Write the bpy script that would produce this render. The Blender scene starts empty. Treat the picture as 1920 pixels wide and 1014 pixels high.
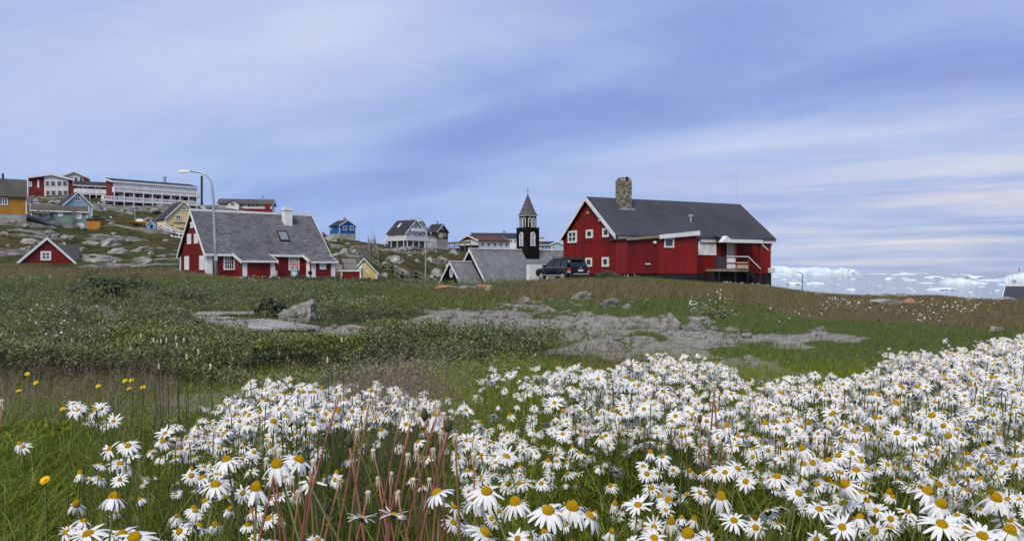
import bpy, math, random
import numpy as np
from mathutils import Vector, Matrix, noise as mnoise

random.seed(7)
RNG = np.random.default_rng(11)
SC = bpy.context.scene
COL = SC.collection
R = math.radians

# ------------------------------------------------------------------ camera
FPX, CX, HY, CZ = 1450.0, 960.0, 510.0, 0.70      # focal length and horizon row of the 1920 px photograph, eye height
cam_data = bpy.data.cameras.new('camera')
cam_data.sensor_width = 36.0
cam_data.lens = 36.0 * FPX / 1920.0
cam_data.shift_y = 3.0 / 1920.0
cam_data.clip_start = 0.05
cam_data.clip_end = 150000.0
cam = bpy.data.objects.new('camera', cam_data)
cam.location = (0, 0, CZ)
cam.rotation_euler = (R(90), 0, 0)
COL.objects.link(cam)
SC.camera = cam

# ------------------------------------------------------------------ sky and sun
SUN_EL, SUN_AZ = R(50), R(199)            # azimuth clockwise from +Y: behind the camera, a little left
world = bpy.data.worlds.new('World')
SC.world = world
world.use_nodes = True
wt = world.node_tree
wt.nodes.clear()


class NT:
    """small helper to write node trees"""
    def __init__(s, tree):
        s.t = tree

    def n(s, typ, ins=None, **props):
        nd = s.t.nodes.new(typ)
        for k, v in props.items():
            setattr(nd, k, v)
        for k, v in (ins or {}).items():
            sock = nd.inputs[k]
            if isinstance(v, bpy.types.NodeSocket):
                s.t.links.new(v, sock)
            else:
                sock.default_value = v
        return nd

    def math(s, op, a, b=0.0, c=0.0, clamp=False):
        return s.n('ShaderNodeMath', {0: a, 1: b, 2: c}, operation=op, use_clamp=clamp).outputs[0]

    def mix(s, f, a, b, blend='MIX'):
        nd = s.n('ShaderNodeMix', None, data_type='RGBA', blend_type=blend)
        for k, v in ((0, f), (6, a), (7, b)):
            if isinstance(v, bpy.types.NodeSocket):
                s.t.links.new(v, nd.inputs[k])
            else:
                nd.inputs[k].default_value = v if k == 0 else (v[0], v[1], v[2], 1.0)
        return nd.outputs[2]

    def noise(s, vec, scale, detail=4.0, rough=0.55, dist=0.0):
        ins = {'Scale': scale, 'Detail': detail, 'Roughness': rough, 'Distortion': dist}
        if vec is not None:
            ins['Vector'] = vec
        return s.n('ShaderNodeTexNoise', ins)

    def ramp(s, f, stops, interp='LINEAR'):
        nd = s.n('ShaderNodeValToRGB', {0: f})
        cr = nd.color_ramp
        cr.interpolation = interp
        while len(cr.elements) < len(stops):
            cr.elements.new(0.5)
        for e, (p, c) in zip(cr.elements, stops):
            e.position = p
            e.color = (c[0], c[1], c[2], 1.0) if isinstance(c, (tuple, list)) else (c, c, c, 1.0)
        return nd.outputs[0]

    def range(s, v, a, b, c=0.0, d=1.0):
        return s.n('ShaderNodeMapRange', {0: v, 1: a, 2: b, 3: c, 4: d}, interpolation_type='SMOOTHSTEP').outputs[0]


def srgb(r, g, b):
    f = lambda c: c / 255 / 12.92 if c <= 10 else ((c / 255 + 0.055) / 1.055) ** 2.4
    return (f(r), f(g), f(b))


W = NT(wt)
sky = W.n('ShaderNodeTexSky', None, sky_type='NISHITA', sun_disc=False)
sky.sun_elevation = SUN_EL
sky.sun_rotation = SUN_AZ
sky.air_density = 1.0
sky.dust_density = 0.6
tc = W.n('ShaderNodeTexCoord')
sep = W.n('ShaderNodeSeparateXYZ', {0: tc.outputs['Generated']})
dx, dy, dz = sep.outputs
el = W.math('MAXIMUM', dz, 0.0)
den = W.math('ADD', el, 0.16)
cu = W.math('DIVIDE', dx, den)
cv = W.math('DIVIDE', dy, den)
# a layer of stratus: bands that run from lower left to upper right, drawn on a plane overhead
along = W.math('MULTIPLY', W.math('SUBTRACT', cu, cv), 0.30)
across = W.math('MULTIPLY', W.math('ADD', W.math('MULTIPLY', cu, 0.62), cv), 1.0)
pv = W.n('ShaderNodeCombineXYZ', {0: along, 1: across, 2: 3.7}).outputs[0]
broad = W.noise(pv, 0.55, 3.0, 0.5, 0.4).outputs[0]
fine = W.noise(W.n('ShaderNodeCombineXYZ', {0: W.math('MULTIPLY', along, 1.9), 1: across, 2: 8.1}).outputs[0], 1.25, 6.0, 0.58, 0.7).outputs[0]
cl = W.math('ADD', W.math('MULTIPLY', broad, 0.76), W.math('MULTIPLY', fine, 0.24))
cloud = W.ramp(cl, [(0.33, srgb(128, 144, 208)), (0.44, srgb(149, 169, 226)), (0.54, srgb(177, 195, 237)), (0.67, srgb(207, 218, 245))])
# thin clear streaks low over the sea, where the layer opens towards the right
az = W.math('DIVIDE', dx, W.math('ADD', W.math('ABSOLUTE', dy), 0.02))
svec = W.n('ShaderNodeCombineXYZ', {0: W.math('MULTIPLY', az, 1.5), 1: W.math('MULTIPLY', el, 26.0), 2: 1.3}).outputs[0]
streak = W.noise(svec, 1.5, 6.0, 0.6, 0.3).outputs[0]
low = W.range(el, 0.24, 0.0)
openr = W.range(az, -0.15, 0.6)
pale = W.ramp(streak, [(0.36, srgb(154, 171, 216)), (0.48, srgb(188, 197, 226)), (0.58, srgb(226, 220, 229)), (0.70, srgb(246, 238, 232))])
cloud2 = W.mix(W.math('MULTIPLY', W.math('MULTIPLY', low, openr), 0.95), cloud, pale)
cloud3 = W.mix(W.math('MULTIPLY', W.range(el, 0.22, 0.0), W.math('SUBTRACT', 0.55, W.math('MULTIPLY', openr, 0.5))), cloud2, srgb(150, 182, 240))
bg1 = W.n('ShaderNodeBackground', {0: sky.outputs[0], 1: 0.05})
bg2 = W.n('ShaderNodeBackground', {0: cloud3, 1: 0.40})
mixs = W.n('ShaderNodeMixShader', {0: 0.92, 1: bg1.outputs[0], 2: bg2.outputs[0]})
W.n('ShaderNodeOutputWorld', {0: mixs.outputs[0]})

sun_data = bpy.data.lights.new('sun', 'SUN')
sun_data.energy = 1.5
sun_data.angle = R(26)
sun_data.color = (1.0, 0.91, 0.74)
sun = bpy.data.objects.new('sun', sun_data)
COL.objects.link(sun)
sdir = Vector((math.sin(SUN_AZ) * math.cos(SUN_EL), math.cos(SUN_AZ) * math.cos(SUN_EL), math.sin(SUN_EL)))
sun.rotation_euler = (-sdir).to_track_quat('-Z', 'Y').to_euler()
sun.location = (0, -20, 60)

SC.view_settings.view_transform = 'Standard'
SC.view_settings.look = 'None'
SC.view_settings.gamma = 1.0
SC.view_settings.exposure = 1.3
SC.view_settings.use_curve_mapping = False
SC.cycles.max_bounces = 6
SC.cycles.transparent_max_bounces = 8
SC.cycles.use_denoising = True

# ------------------------------------------------------------------ materials
MATS = {}


def mat(name, c1, c2=None, scale=3.0, rough=0.7, bump=0.0, bscale=None, stretch=(1, 1, 1), detail=5.0, spec=0.3, metal=0.0, lo=0.35, hi=0.65, dirt=None):
    """principled surface: two-tone noise, optional fine relief and streaky wear"""
    m = bpy.data.materials.new(name)
    m.use_nodes = True
    t = NT(m.node_tree)
    b = m.node_tree.nodes['Principled BSDF']
    b.inputs['Roughness'].default_value = rough
    b.inputs['Specular IOR Level'].default_value = spec
    b.inputs['Metallic'].default_value = metal
    oc = t.n('ShaderNodeTexCoord').outputs['Object']
    vec = t.n('ShaderNodeMapping', {'Vector': oc, 'Scale': stretch}).outputs[0]
    if c2 is None:
        c2 = tuple(x * 0.8 for x in c1)
    nz = t.noise(vec, scale, detail)
    col = t.mix(t.range(nz.outputs[0], lo, hi), c1, c2)
    if dirt:
        dn = t.noise(t.n('ShaderNodeMapping', {'Vector': oc, 'Scale': (3, 3, 0.5)}).outputs[0], 1.7, 6.0, 0.65)
        col = t.mix(t.range(dn.outputs[0], 0.52, 0.75, 0, 0.6), col, dirt)
    m.node_tree.links.new(col, b.inputs['Base Color'])
    if bump:
        bn = t.noise(vec, bscale or scale * 4, 6.0, 0.6)
        bp = t.n('ShaderNodeBump', {'Strength': bump, 'Distance': 0.05, 'Height': bn.outputs[0]})
        m.node_tree.links.new(bp.outputs[0], b.inputs['Normal'])
    MATS[name] = m
    return m


def mat_tiles(name, c1, c2, mortar, scale, bw, rh, rough=0.75, bump=0.5, off=0.5, msize=0.02):
    """courses of slate, brick or stone: colour and relief from a brick texture in the (x, slope) plane"""
    m = bpy.data.materials.new(name)
    m.use_nodes = True
    t = NT(m.node_tree)
    b = m.node_tree.nodes['Principled BSDF']
    b.inputs['Roughness'].default_value = rough
    b.inputs['Specular IOR Level'].default_value = 0.25
    oc = t.n('ShaderNodeTexCoord').outputs['Object']
    sp = t.n('ShaderNodeSeparateXYZ', {0: oc}).outputs
    vec = t.n('ShaderNodeCombineXYZ', {0: t.math('ADD', sp[0], t.math('MULTIPLY', sp[1], 0.37)), 1: t.math('MULTIPLY', sp[2], 1.4), 2: 0.0}).outputs[0]
    br = t.n('ShaderNodeTexBrick', {'Vector': vec, 'Color1': (*c1, 1), 'Color2': (*c2, 1), 'Mortar': (*mortar, 1), 'Scale': scale,
                                    'Mortar Size': msize, 'Mortar Smooth': 0.3, 'Bias': 0.0, 'Brick Width': bw, 'Row Height': rh}, offset=off)
    big = t.noise(t.n('ShaderNodeMapping', {'Vector': oc, 'Scale': (1, 1, 0.45)}).outputs[0], 0.55, 6.0, 0.6).outputs[0]
    col = t.mix(t.range(big, 0.3, 0.75, 0.0, 0.65), br.outputs[0], tuple(x * 0.62 for x in c1))
    lich = t.noise(oc, 2.6, 7.0, 0.7).outputs[0]
    col = t.mix(t.range(lich, 0.60, 0.75, 0, 0.35), col, tuple(min(1, x * 1.7) for x in c2))
    m.node_tree.links.new(col, b.inputs['Base Color'])
    h = t.math('ADD', t.math('MULTIPLY', br.outputs[1], -1.0), t.math('MULTIPLY', t.noise(oc, 9.0, 4.0).outputs[0], 0.6))
    bp = t.n('ShaderNodeBump', {'Strength': bump, 'Distance': 0.03, 'Height': h})
    m.node_tree.links.new(bp.outputs[0], b.inputs['Normal'])
    MATS[name] = m
    return m


def mat_leaf(name, stops, rough=0.55, trans=0.25, spec=0.3, patch=None):
    """leaves, blades, petals: a colour per piece and some light through them"""
    m = bpy.data.materials.new(name)
    m.use_nodes = True
    t = NT(m.node_tree)
    m.node_tree.nodes.clear()
    g = t.n('ShaderNodeNewGeometry')
    col = t.ramp(g.outputs['Random Per Island'], stops)
    big = t.noise(t.n('ShaderNodeTexCoord').outputs['Object'], 0.9, 3.0).outputs[0]
    col = t.mix(t.range(big, 0.3, 0.7, 0.0, 0.35), col, stops[0][1])
    if patch:      # drifts of another growth
        pn = t.noise(t.n('ShaderNodeTexCoord').outputs['Object'], 0.55, 5.0, 0.6, 0.6).outputs[0]
        col = t.mix(t.range(pn, 0.47, 0.60, 0.0, 0.8), col, t.mix(g.outputs['Random Per Island'], patch[0], patch[1]))
    p = t.n('ShaderNodeBsdfPrincipled', {'Base Color': col, 'Roughness': rough, 'Specular IOR Level': spec})
    tr = t.n('ShaderNodeBsdfTranslucent', {0: col})
    mx = t.n('ShaderNodeMixShader', {0: trans, 1: p.outputs[0], 2: tr.outputs[0]})
    t.n('ShaderNodeOutputMaterial', {0: mx.outputs[0]})
    MATS[name] = m
    return m


def mat_glass(name, col=(0.02, 0.025, 0.03), rough=0.08):
    m = bpy.data.materials.new(name)
    m.use_nodes = True
    b = m.node_tree.nodes['Principled BSDF']
    t = NT(m.node_tree)
    nz = t.noise(t.n('ShaderNodeTexCoord').outputs['Object'], 1.3, 3.0).outputs[0]
    m.node_tree.links.new(t.mix(nz, col, tuple(x * 2.5 for x in col)), b.inputs['Base Color'])
    b.inputs['Roughness'].default_value = rough
    b.inputs['Specular IOR Level'].default_value = 0.6
    MATS[name] = m
    return m


mat('red_paint', (0.170, 0.0090, 0.0085), (0.115, 0.007, 0.008), 1.2, 0.55, 0.15, 30, (1, 1, 0.15), dirt=(0.12, 0.02, 0.018))
mat('red_paint_bright', (0.235, 0.0125, 0.010), (0.165, 0.010, 0.009), 1.0, 0.5, 0.12, 30, (1, 1, 0.15), dirt=(0.15, 0.02, 0.018))
mat('red_paint_dull', (0.16, 0.020, 0.016), (0.11, 0.016, 0.014), 0.8, 0.7)
mat('white_paint', (0.72, 0.73, 0.75), (0.60, 0.61, 0.63), 1.6, 0.5, 0.08, 20, dirt=(0.42, 0.42, 0.40))
mat('white_cladding', (0.66, 0.67, 0.68), (0.56, 0.57, 0.58), 0.7, 0.6, dirt=(0.40, 0.40, 0.38))
mat('grey_cladding', (0.36, 0.38, 0.42), (0.29, 0.31, 0.34), 0.8, 0.6)
mat('black_paint', (0.0065, 0.006, 0.0055), (0.011, 0.010, 0.009), 1.5, 0.8, 0.2, 20, spec=0.12)
mat('foundation_black', (0.010, 0.011, 0.014), (0.018, 0.018, 0.022), 1.0, 0.85, 0.3, 12)
mat('concrete', (0.36, 0.35, 0.33), (0.24, 0.235, 0.22), 1.2, 0.9, 0.3, 14, dirt=(0.16, 0.16, 0.14))
mat('roof_felt', (0.046, 0.048, 0.060), (0.034, 0.036, 0.046), 0.35, 0.8, 0.2, 22, dirt=(0.066, 0.067, 0.074))
mat('roof_dark', (0.030, 0.031, 0.038), (0.022, 0.023, 0.028), 0.5, 0.8, 0.12, 20)
mat('roof_brown', (0.085, 0.078, 0.066), (0.055, 0.051, 0.045), 0.7, 0.85, 0.2, 15)
mat('roof_rust', (0.105, 0.040, 0.028), (0.070, 0.030, 0.023), 0.6, 0.8)
mat('orange_paint', (0.40, 0.185, 0.025), (0.32, 0.145, 0.022), 0.9, 0.6, 0.1, 18)
mat('teal_paint', (0.175, 0.285, 0.250), (0.15, 0.245, 0.215), 0.8, 0.6)
mat('sky_paint', (0.26, 0.43, 0.52), (0.23, 0.38, 0.46), 0.8, 0.6)
mat('blue_paint', (0.007, 0.105, 0.33), (0.006, 0.090, 0.28), 0.8, 0.55)
mat('pale_blue_paint', (0.17, 0.38, 0.62), (0.14, 0.32, 0.54), 0.8, 0.55)
mat('cream_paint', (0.68, 0.54, 0.27), (0.58, 0.46, 0.23), 0.8, 0.6)
mat('yellow_paint', (0.58, 0.47, 0.17), (0.48, 0.39, 0.14), 0.9, 0.6, 0.1, 14)
mat('charcoal_paint', (0.045, 0.048, 0.056), (0.035, 0.037, 0.044), 0.8, 0.65)
mat('grey_wood', (0.20, 0.185, 0.165), (0.12, 0.112, 0.10), 2.5, 0.9, 0.4, 20, (1, 1, 1), dirt=(0.07, 0.065, 0.06))
mat('pallet_wood', (0.36, 0.35, 0.345), (0.24, 0.235, 0.225), 5.0, 0.9, 0.5, 30, (1, 1, 1), dirt=(0.13, 0.12, 0.11))
mat('tan_wood', (0.45, 0.36, 0.22), (0.36, 0.29, 0.18), 2.0, 0.8)
mat('galvanised', (0.42, 0.46, 0.50), (0.32, 0.35, 0.39), 4.0, 0.45, metal=0.35)
mat('teal_metal', (0.10, 0.22, 0.25), (0.08, 0.17, 0.20), 4.0, 0.5, metal=0.2)
mat('dark_metal', (0.03, 0.03, 0.033), (0.045, 0.045, 0.048), 4.0, 0.5, metal=0.3)
mat('lamp_white', (0.75, 0.76, 0.76), (0.66, 0.67, 0.67), 3.0, 0.4)
mat('gutter', (0.30, 0.27, 0.21), (0.20, 0.18, 0.15), 2.0, 0.7)
mat('car_paint', (0.004, 0.004, 0.005), (0.006, 0.006, 0.007), 1.0, 0.30, spec=0.25)
mat('car_trim', (0.035, 0.036, 0.040), (0.028, 0.029, 0.032), 3.0, 0.65)
mat('tyre_rubber', (0.015, 0.015, 0.016), (0.03, 0.028, 0.025), 8.0, 0.9)
mat('chrome', (0.62, 0.63, 0.64), (0.52, 0.53, 0.55), 4.0, 0.3, metal=0.6)
mat('tail_red', (0.38, 0.012, 0.012), (0.30, 0.01, 0.01), 4.0, 0.25, spec=0.6)
mat('tail_clear', (0.55, 0.36, 0.33), (0.45, 0.28, 0.26), 4.0, 0.25, spec=0.6)
mat('plate_white', (0.70, 0.70, 0.68), (0.60, 0.60, 0.58), 20.0, 0.5)
mat('boat_yellow', (0.60, 0.33, 0.02), (0.50, 0.27, 0.02), 1.0, 0.4)
mat('red_curtain', (0.42, 0.05, 0.04), (0.55, 0.42, 0.33), 2.2, 0.9, lo=0.47, hi=0.53)
mat('ice', (0.60, 0.66, 0.71), (0.46, 0.57, 0.67), 0.02, 0.6, 0.5, 0.06, spec=0.3)
mat('ice_floe', (0.68, 0.73, 0.76), (0.52, 0.62, 0.70), 0.05, 0.6)
mat('rock', (0.24, 0.23, 0.215), (0.12, 0.117, 0.11), 1.4, 0.95, 0.7, 7.0, dirt=(0.075, 0.073, 0.066), detail=8.0)
mat('rock_pale', (0.31, 0.30, 0.282), (0.11, 0.107, 0.098), 0.8, 0.95, 0.6, 4.0, dirt=(0.11, 0.11, 0.10), detail=8.0)
mat('rock_fine', (0.36, 0.345, 0.315), (0.15, 0.145, 0.132), 5.0, 0.95, 0.9, 16.0, dirt=(0.08, 0.078, 0.07), detail=9.0)
mat('rock_red', (0.46, 0.16, 0.115), (0.36, 0.25, 0.20), 1.6, 0.95, 0.5, 7.0)
mat_tiles('slate', (0.088, 0.090, 0.100), (0.175, 0.178, 0.190), (0.030, 0.030, 0.034), 2.6, 0.95, 0.5, bump=0.9, msize=0.03)
mat_tiles('slate_pale', (0.145, 0.15, 0.165), (0.235, 0.24, 0.255), (0.08, 0.08, 0.09), 2.6, 0.9, 0.5, bump=0.6)
mat('chimney_stone', (0.27, 0.245, 0.20), (0.085, 0.08, 0.07), 3.2, 0.95, 1.0, 6.0, (1, 1, 1.6), detail=8.0, dirt=(0.025, 0.024, 0.022), lo=.4, hi=.6)
mat_glass('glass')
mat_glass('glass_pale', (0.10, 0.11, 0.12), 0.12)  # paler base colour than the plain glass
mat_glass('glass_curtain', (0.30, 0.31, 0.32), 0.2)
mat_glass('car_glass', (0.006, 0.007, 0.009), 0.12)


# ------------------------------------------------------------------ mesh helpers
class MB:
    """collects shapes for one mesh object"""
    def __init__(s):
        s.v, s.f = [], []

    def add(s, vs, fs):
        o = len(s.v)
        s.v += [tuple(p) for p in vs]
        s.f += [tuple(i + o for i in f) for f in fs]
        return s

    def box(s, x0, x1, y0, y1, z0, z1, F=None):
        vs = [(x, y, z) for z in (z0, z1) for x, y in ((x0, y0), (x1, y0), (x1, y1), (x0, y1))]
        if F:
            vs = [F[0] + F[1] * a + F[2] * b + F[3] * c for a, b, c in vs]
        return s.add(vs, [(3, 2, 1, 0), (4, 5, 6, 7), (0, 1, 5, 4), (1, 2, 6, 5), (2, 3, 7, 6), (3, 0, 4, 7)])

    def beam(s, a, b, w, h=None, up=(0, 0, 1)):
        a, b, up = Vector(a), Vector(b), Vector(up)
        h = w if h is None else h
        d = (b - a).normalized()
        if abs(d.dot(up)) > 0.98:
            up = Vector((1, 0, 0))
        sx = d.cross(up).normalized() * (w / 2)
        sy = sx.cross(d).normalized() * (h / 2)
        vs = [p + sx * i + sy * j for p in (a, b) for i, j in ((-1, -1), (1, -1), (1, 1), (-1, 1))]
        return s.add(vs, [(3, 2, 1, 0), (4, 5, 6, 7), (0, 1, 5, 4), (1, 2, 6, 5), (2, 3, 7, 6), (3, 0, 4, 7)])

    def prism(s, poly, vec):
        n = len(poly)
        vec = Vector(vec)
        p = [Vector(q) for q in poly]
        vs = p + [q + vec for q in p]
        fs = [tuple(range(n - 1, -1, -1)), tuple(range(n, 2 * n))]
        fs += [(i, (i + 1) % n, n + (i + 1) % n, n + i) for i in range(n)]
        return s.add(vs, fs)

    def tube(s, pts, r, n=8, cap=True):
        pts = [Vector(p) for p in pts]
        rs = r if isinstance(r, (list, tuple)) else [r] * len(pts)
        vs, fs = [], []
        up = Vector((0.3, 0.9, 0.2)).normalized()
        for i, p in enumerate(pts):
            d = (pts[min(i + 1, len(pts) - 1)] - pts[max(i - 1, 0)]).normalized()
            a = d.cross(up)
            if a.length < 1e-3:
                a = d.cross(Vector((1, 0, 0)))
            a.normalize()
            b = d.cross(a)
            for k in range(n):
                t = 2 * math.pi * k / n
                vs.append(p + (a * math.cos(t) + b * math.sin(t)) * rs[i])
        for i in range(len(pts) - 1):
            for k in range(n):
                fs.append((i * n + k, i * n + (k + 1) % n, (i + 1) * n + (k + 1) % n, (i + 1) * n + k))
        if cap:
            fs.append(tuple(range(n - 1, -1, -1)))
            fs.append(tuple(range((len(pts) - 1) * n, len(pts) * n)))
        return s.add(vs, fs)

    def lathe(s, c, prof, n=12):
        c = Vector(c)
        vs, fs = [], []
        for r, z in prof:
            for k in range(n):
                t = 2 * math.pi * k / n
                vs.append(c + Vector((r * math.cos(t), r * math.sin(t), z)))
        for i in range(len(prof) - 1):
            for k in range(n):
                fs.append((i * n + k, i * n + (k + 1) % n, (i + 1) * n + (k + 1) % n, (i + 1) * n + k))
        fs.append(tuple(range(n - 1, -1, -1)))
        fs.append(tuple(range((len(prof) - 1) * n, len(prof) * n)))
        return s.add(vs, fs)

    def mesh(s, name, material=None, smooth=False):
        me = bpy.data.meshes.new(name)
        me.from_pydata(s.v, [], s.f)
        if material:
            me.materials.append(MATS[material])
        if smooth:
            me.polygons.foreach_set('use_smooth', [True] * len(me.polygons))
        me.update()
        return me

    def build(s, name, material, parent=None, smooth=False, label=None, kind=None):
        return link(name, s.mesh(name, material, smooth), parent, label, kind)


def link(name, data, parent=None, label=None, kind=None):
    o = bpy.data.objects.new(name, data)
    COL.objects.link(o)
    if parent:
        o.parent = parent
    if label:
        o['label'] = label
    if kind:
        o['kind'] = kind
    return o


def tag(o, label, cat, group=None):
    o['label'] = label
    o['category'] = cat
    if group:
        o['group'] = group
    return o


def thing(name, label, cat, loc=(0, 0, 0), rz=0.0, group=None):
    o = bpy.data.objects.new(name, None)
    o.empty_display_size = 0.3
    COL.objects.link(o)
    o.location = loc
    o.rotation_euler = (0, 0, rz)
    return tag(o, label, cat, group)


def tri_mesh(name, V, T, mats, midx=None, smooth=False):
    """mesh straight from numpy arrays of vertices and triangles"""
    me = bpy.data.meshes.new(name)
    V = np.ascontiguousarray(V, np.float32)
    T = np.ascontiguousarray(T, np.int32)
    me.vertices.add(len(V))
    me.vertices.foreach_set('co', V.ravel())
    me.loops.add(T.size)
    me.loops.foreach_set('vertex_index', T.ravel())
    me.polygons.add(len(T))
    me.polygons.foreach_set('loop_start', np.arange(0, T.size, 3, dtype=np.int32))
    for m in mats:
        me.materials.append(MATS[m])
    if midx is not None:
        me.polygons.foreach_set('material_index', np.ascontiguousarray(midx, np.int32))
    if smooth:
        me.polygons.foreach_set('use_smooth', np.ones(len(T), bool))
    me.update(calc_edges=True)
    return me


# numpy value noise
def _hash(ix, iy, seed):
    h = (ix.astype(np.int64) * 374761393 + iy.astype(np.int64) * 668265263 + seed * 2147483647) & 0xFFFFFFFF
    h = ((h ^ (h >> 13)) * 1274126177) & 0xFFFFFFFF
    return ((h ^ (h >> 16)) & 0xFFFF) / 65535.0


def vnoise(x, y, seed=0):
    ix, iy = np.floor(x), np.floor(y)
    fx, fy = x - ix, y - iy
    fx, fy = fx * fx * (3 - 2 * fx), fy * fy * (3 - 2 * fy)
    a, b = _hash(ix, iy, seed), _hash(ix + 1, iy, seed)
    c, d = _hash(ix, iy + 1, seed), _hash(ix + 1, iy + 1, seed)
    return (a * (1 - fx) + b * fx) * (1 - fy) + (c * (1 - fx) + d * fx) * fy


def fbm(x, y, seed=0, octv=4):
    r, a, t = 0.0, 0.5, 0.0
    for i in range(octv):
        r = r + a * vnoise(x * 2 ** i + 17.3 * i, y * 2 ** i - 9.1 * i, seed + i)
        t += a
        a *= 0.5
    return r / t


def sstep(a, b, x):
    t = np.clip((x - a) / (b - a), 0, 1)
    return t * t * (3 - 2 * t)


def PT(px, py, D):
    """the point at depth D that the photograph shows at column px, row py"""
    return Vector(((px - CX) / FPX * D, D, CZ + (HY - py) / FPX * D))

# ------------------------------------------------------------------ terrain
DK = [3, 6, 10, 15, 20, 30, 40, 48, 56, 64, 72, 82, 95, 110, 130, 150, 175, 205, 240, 300, 400, 600, 1200]
TERR = {      # column of the photograph -> ground height at each depth of DK
    -2500: [0, 0, 0, 0, .1, .4, .8, 1.2, 1.2, 1.4, 2, 3, 5, 9, 11, 13, 17, 21, 24, 26, 26, 24, 20],
    0:     [0, 0, 0, 0, .05, .32, .72, 1.05, .7, .4, .5, 1.3, 4.3, 8.6, 10.5, 13, 16.5, 20.5, 23, 24, 24, 20, 12],
    150:   [0, 0, 0, 0, .05, .30, .70, 1.02, .65, .3, .3, .7, 2.9, 5.2, 8.1, 11.6, 15.8, 20.8, 23, 24, 23, 19, 10],
    330:   [0, 0, 0, 0, .05, .26, .58, .85, .6, .3, .2, .5, 2.2, 4.1, 7.0, 9.6, 14.6, 18.4, 21.2, 22, 20, 16, 8],
    450:   [0, 0, 0, 0, .02, .10, .20, .27, .25, .22, .2, 0, 1.0, 3.0, 5.6, 8.0, 11.6, 16, 19.0, 19.5, 17, 12, 4],
    640:   [0, 0, 0, 0, 0, .02, .03, .05, .02, -.15, -.4, -.4, .7, 2.2, 3.7, 5.1, 7.2, 8.8, 9.8, 9.5, 8, 4, -6],
    760:   [0, 0, 0, 0, 0, .0, -.02, -.03, -.15, -.6, -1.1, -1.5, -.9, .3, 1.9, 3.4, 5.0, 6.2, 8.6, 7.5, 4, -4, -20],
    860:   [0, 0, 0, 0, 0, .0, -.03, -.10, -.3, -1.2, -2.6, -4.2, -5.6, -6.2, -1.0, 3.3, 5.8, 6.6, 6.5, 4, 0, -8, -25],
    950:   [0, 0, 0, 0, 0, .02, .04, .04, -.15, -.9, -2.6, -4.5, -6, -7, -6, -2, 4.0, 5.0, 5.0, 3, -3, -12, -25],
    1050:  [0, 0, 0, 0, .02, .10, .22, .33, .05, .1, .2, -.5, -3, -6, -6, -4, 0, 3.2, 3.0, 0, -6, -16, -28],
    1200:  [0, 0, 0, .02, .05, .14, .24, .28, .32, .32, .3, 0, -2, -4, -5, -6, -7, -8, -10, -13, -18, -24, -30],
    1300:  [0, 0, 0, .02, .02, .04, .04, .02, -.02, -.16, -.1, -.3, -1.5, -3.5, -5, -7, -9, -11, -14, -18, -22, -26, -32],
    1450:  [0, 0, 0, 0, .0, -.06, -.16, -.26, -.36, -.5, -.8, -1.4, -3, -5, -7, -9, -12, -15, -18, -21, -25, -30, -36],
    1550:  [0, 0, 0, 0, -.04, -.2, -.45, -.72, -1.1, -1.7, -2.2, -3.6, -5, -7, -9, -11, -14, -17, -20, -24, -28, -32, -38],
    1650:  [0, 0, 0, 0, -.06, -.25, -.55, -.86, -1.3, -2.1, -2.9, -4.3, -6, -8, -10, -13, -16, -19, -22, -26, -30, -34, -40],
    1760:  [0, .02, 0, 0, -.06, -.25, -.52, -.72, -1.2, -2.2, -3.2, -4.6, -6.5, -8.5, -11, -14, -17, -20, -23, -27, -31, -35, -40],
    1860:  [0, .04, .03, 0, -.1, -.40, -.85, -1.3, -2.0, -2.6, -3.8, -5.2, -7, -9, -12, -15, -18, -21, -24, -28, -32, -36, -40],
    2000:  [0, .05, .05, 0, -.12, -.45, -.95, -1.4, -2.1, -2.8, -4.0, -5.5, -7.5, -10, -13, -16, -19, -22, -25, -29, -33, -36, -40],
    4500:  [0, .05, .05, 0, -.1, -.4, -.8, -1.4, -2.2, -3.2, -4.5, -6, -8, -11, -14, -17, -20, -23, -26, -30, -34, -37, -40],
}
_cp = np.array(sorted(TERR))
_ct = np.array([TERR[c] for c in _cp], float)
_pf = np.arange(-2500, 4501, 20.0)
_lf = np.linspace(math.log(3), math.log(1200), 200)
_tmp = np.array([np.interp(_lf, np.log(DK), row) for row in _ct])
_grid = np.array([np.interp(_pf, _cp, _tmp[:, j]) for j in range(len(_lf))]).T
for _ in range(3):      # soften the knots
    g = np.pad(_grid, ((1, 1), (1, 1)), 'edge')
    _grid = (g[:-2, 1:-1] + 2 * g[1:-1, 1:-1] + g[2:, 1:-1]) / 4
    g = np.pad(_grid, ((1, 1), (1, 1)), 'edge')
    _grid = (g[1:-1, :-2] + 2 * g[1:-1, 1:-1] + g[1:-1, 2:]) / 4


def pxpy(x, y, z):
    D = np.maximum(y, 0.3)
    return CX + FPX * x / D, HY - FPX * (z - CZ) / D


def bedrock(x, y):
    """where bare rock slabs break through the turf of the hillside, dipping to the right"""
    a, b_ = x * .82 + y * .57, -x * .57 + y * .82
    f = .65 * fbm(a * .055, b_ * .16, 131, 5) + .35 * fbm(a * .16, b_ * .5, 137, 4)
    return sstep(.575, .63, f - .05 * sstep(-.29, -.24, x / np.maximum(y, 1.0)))


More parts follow.
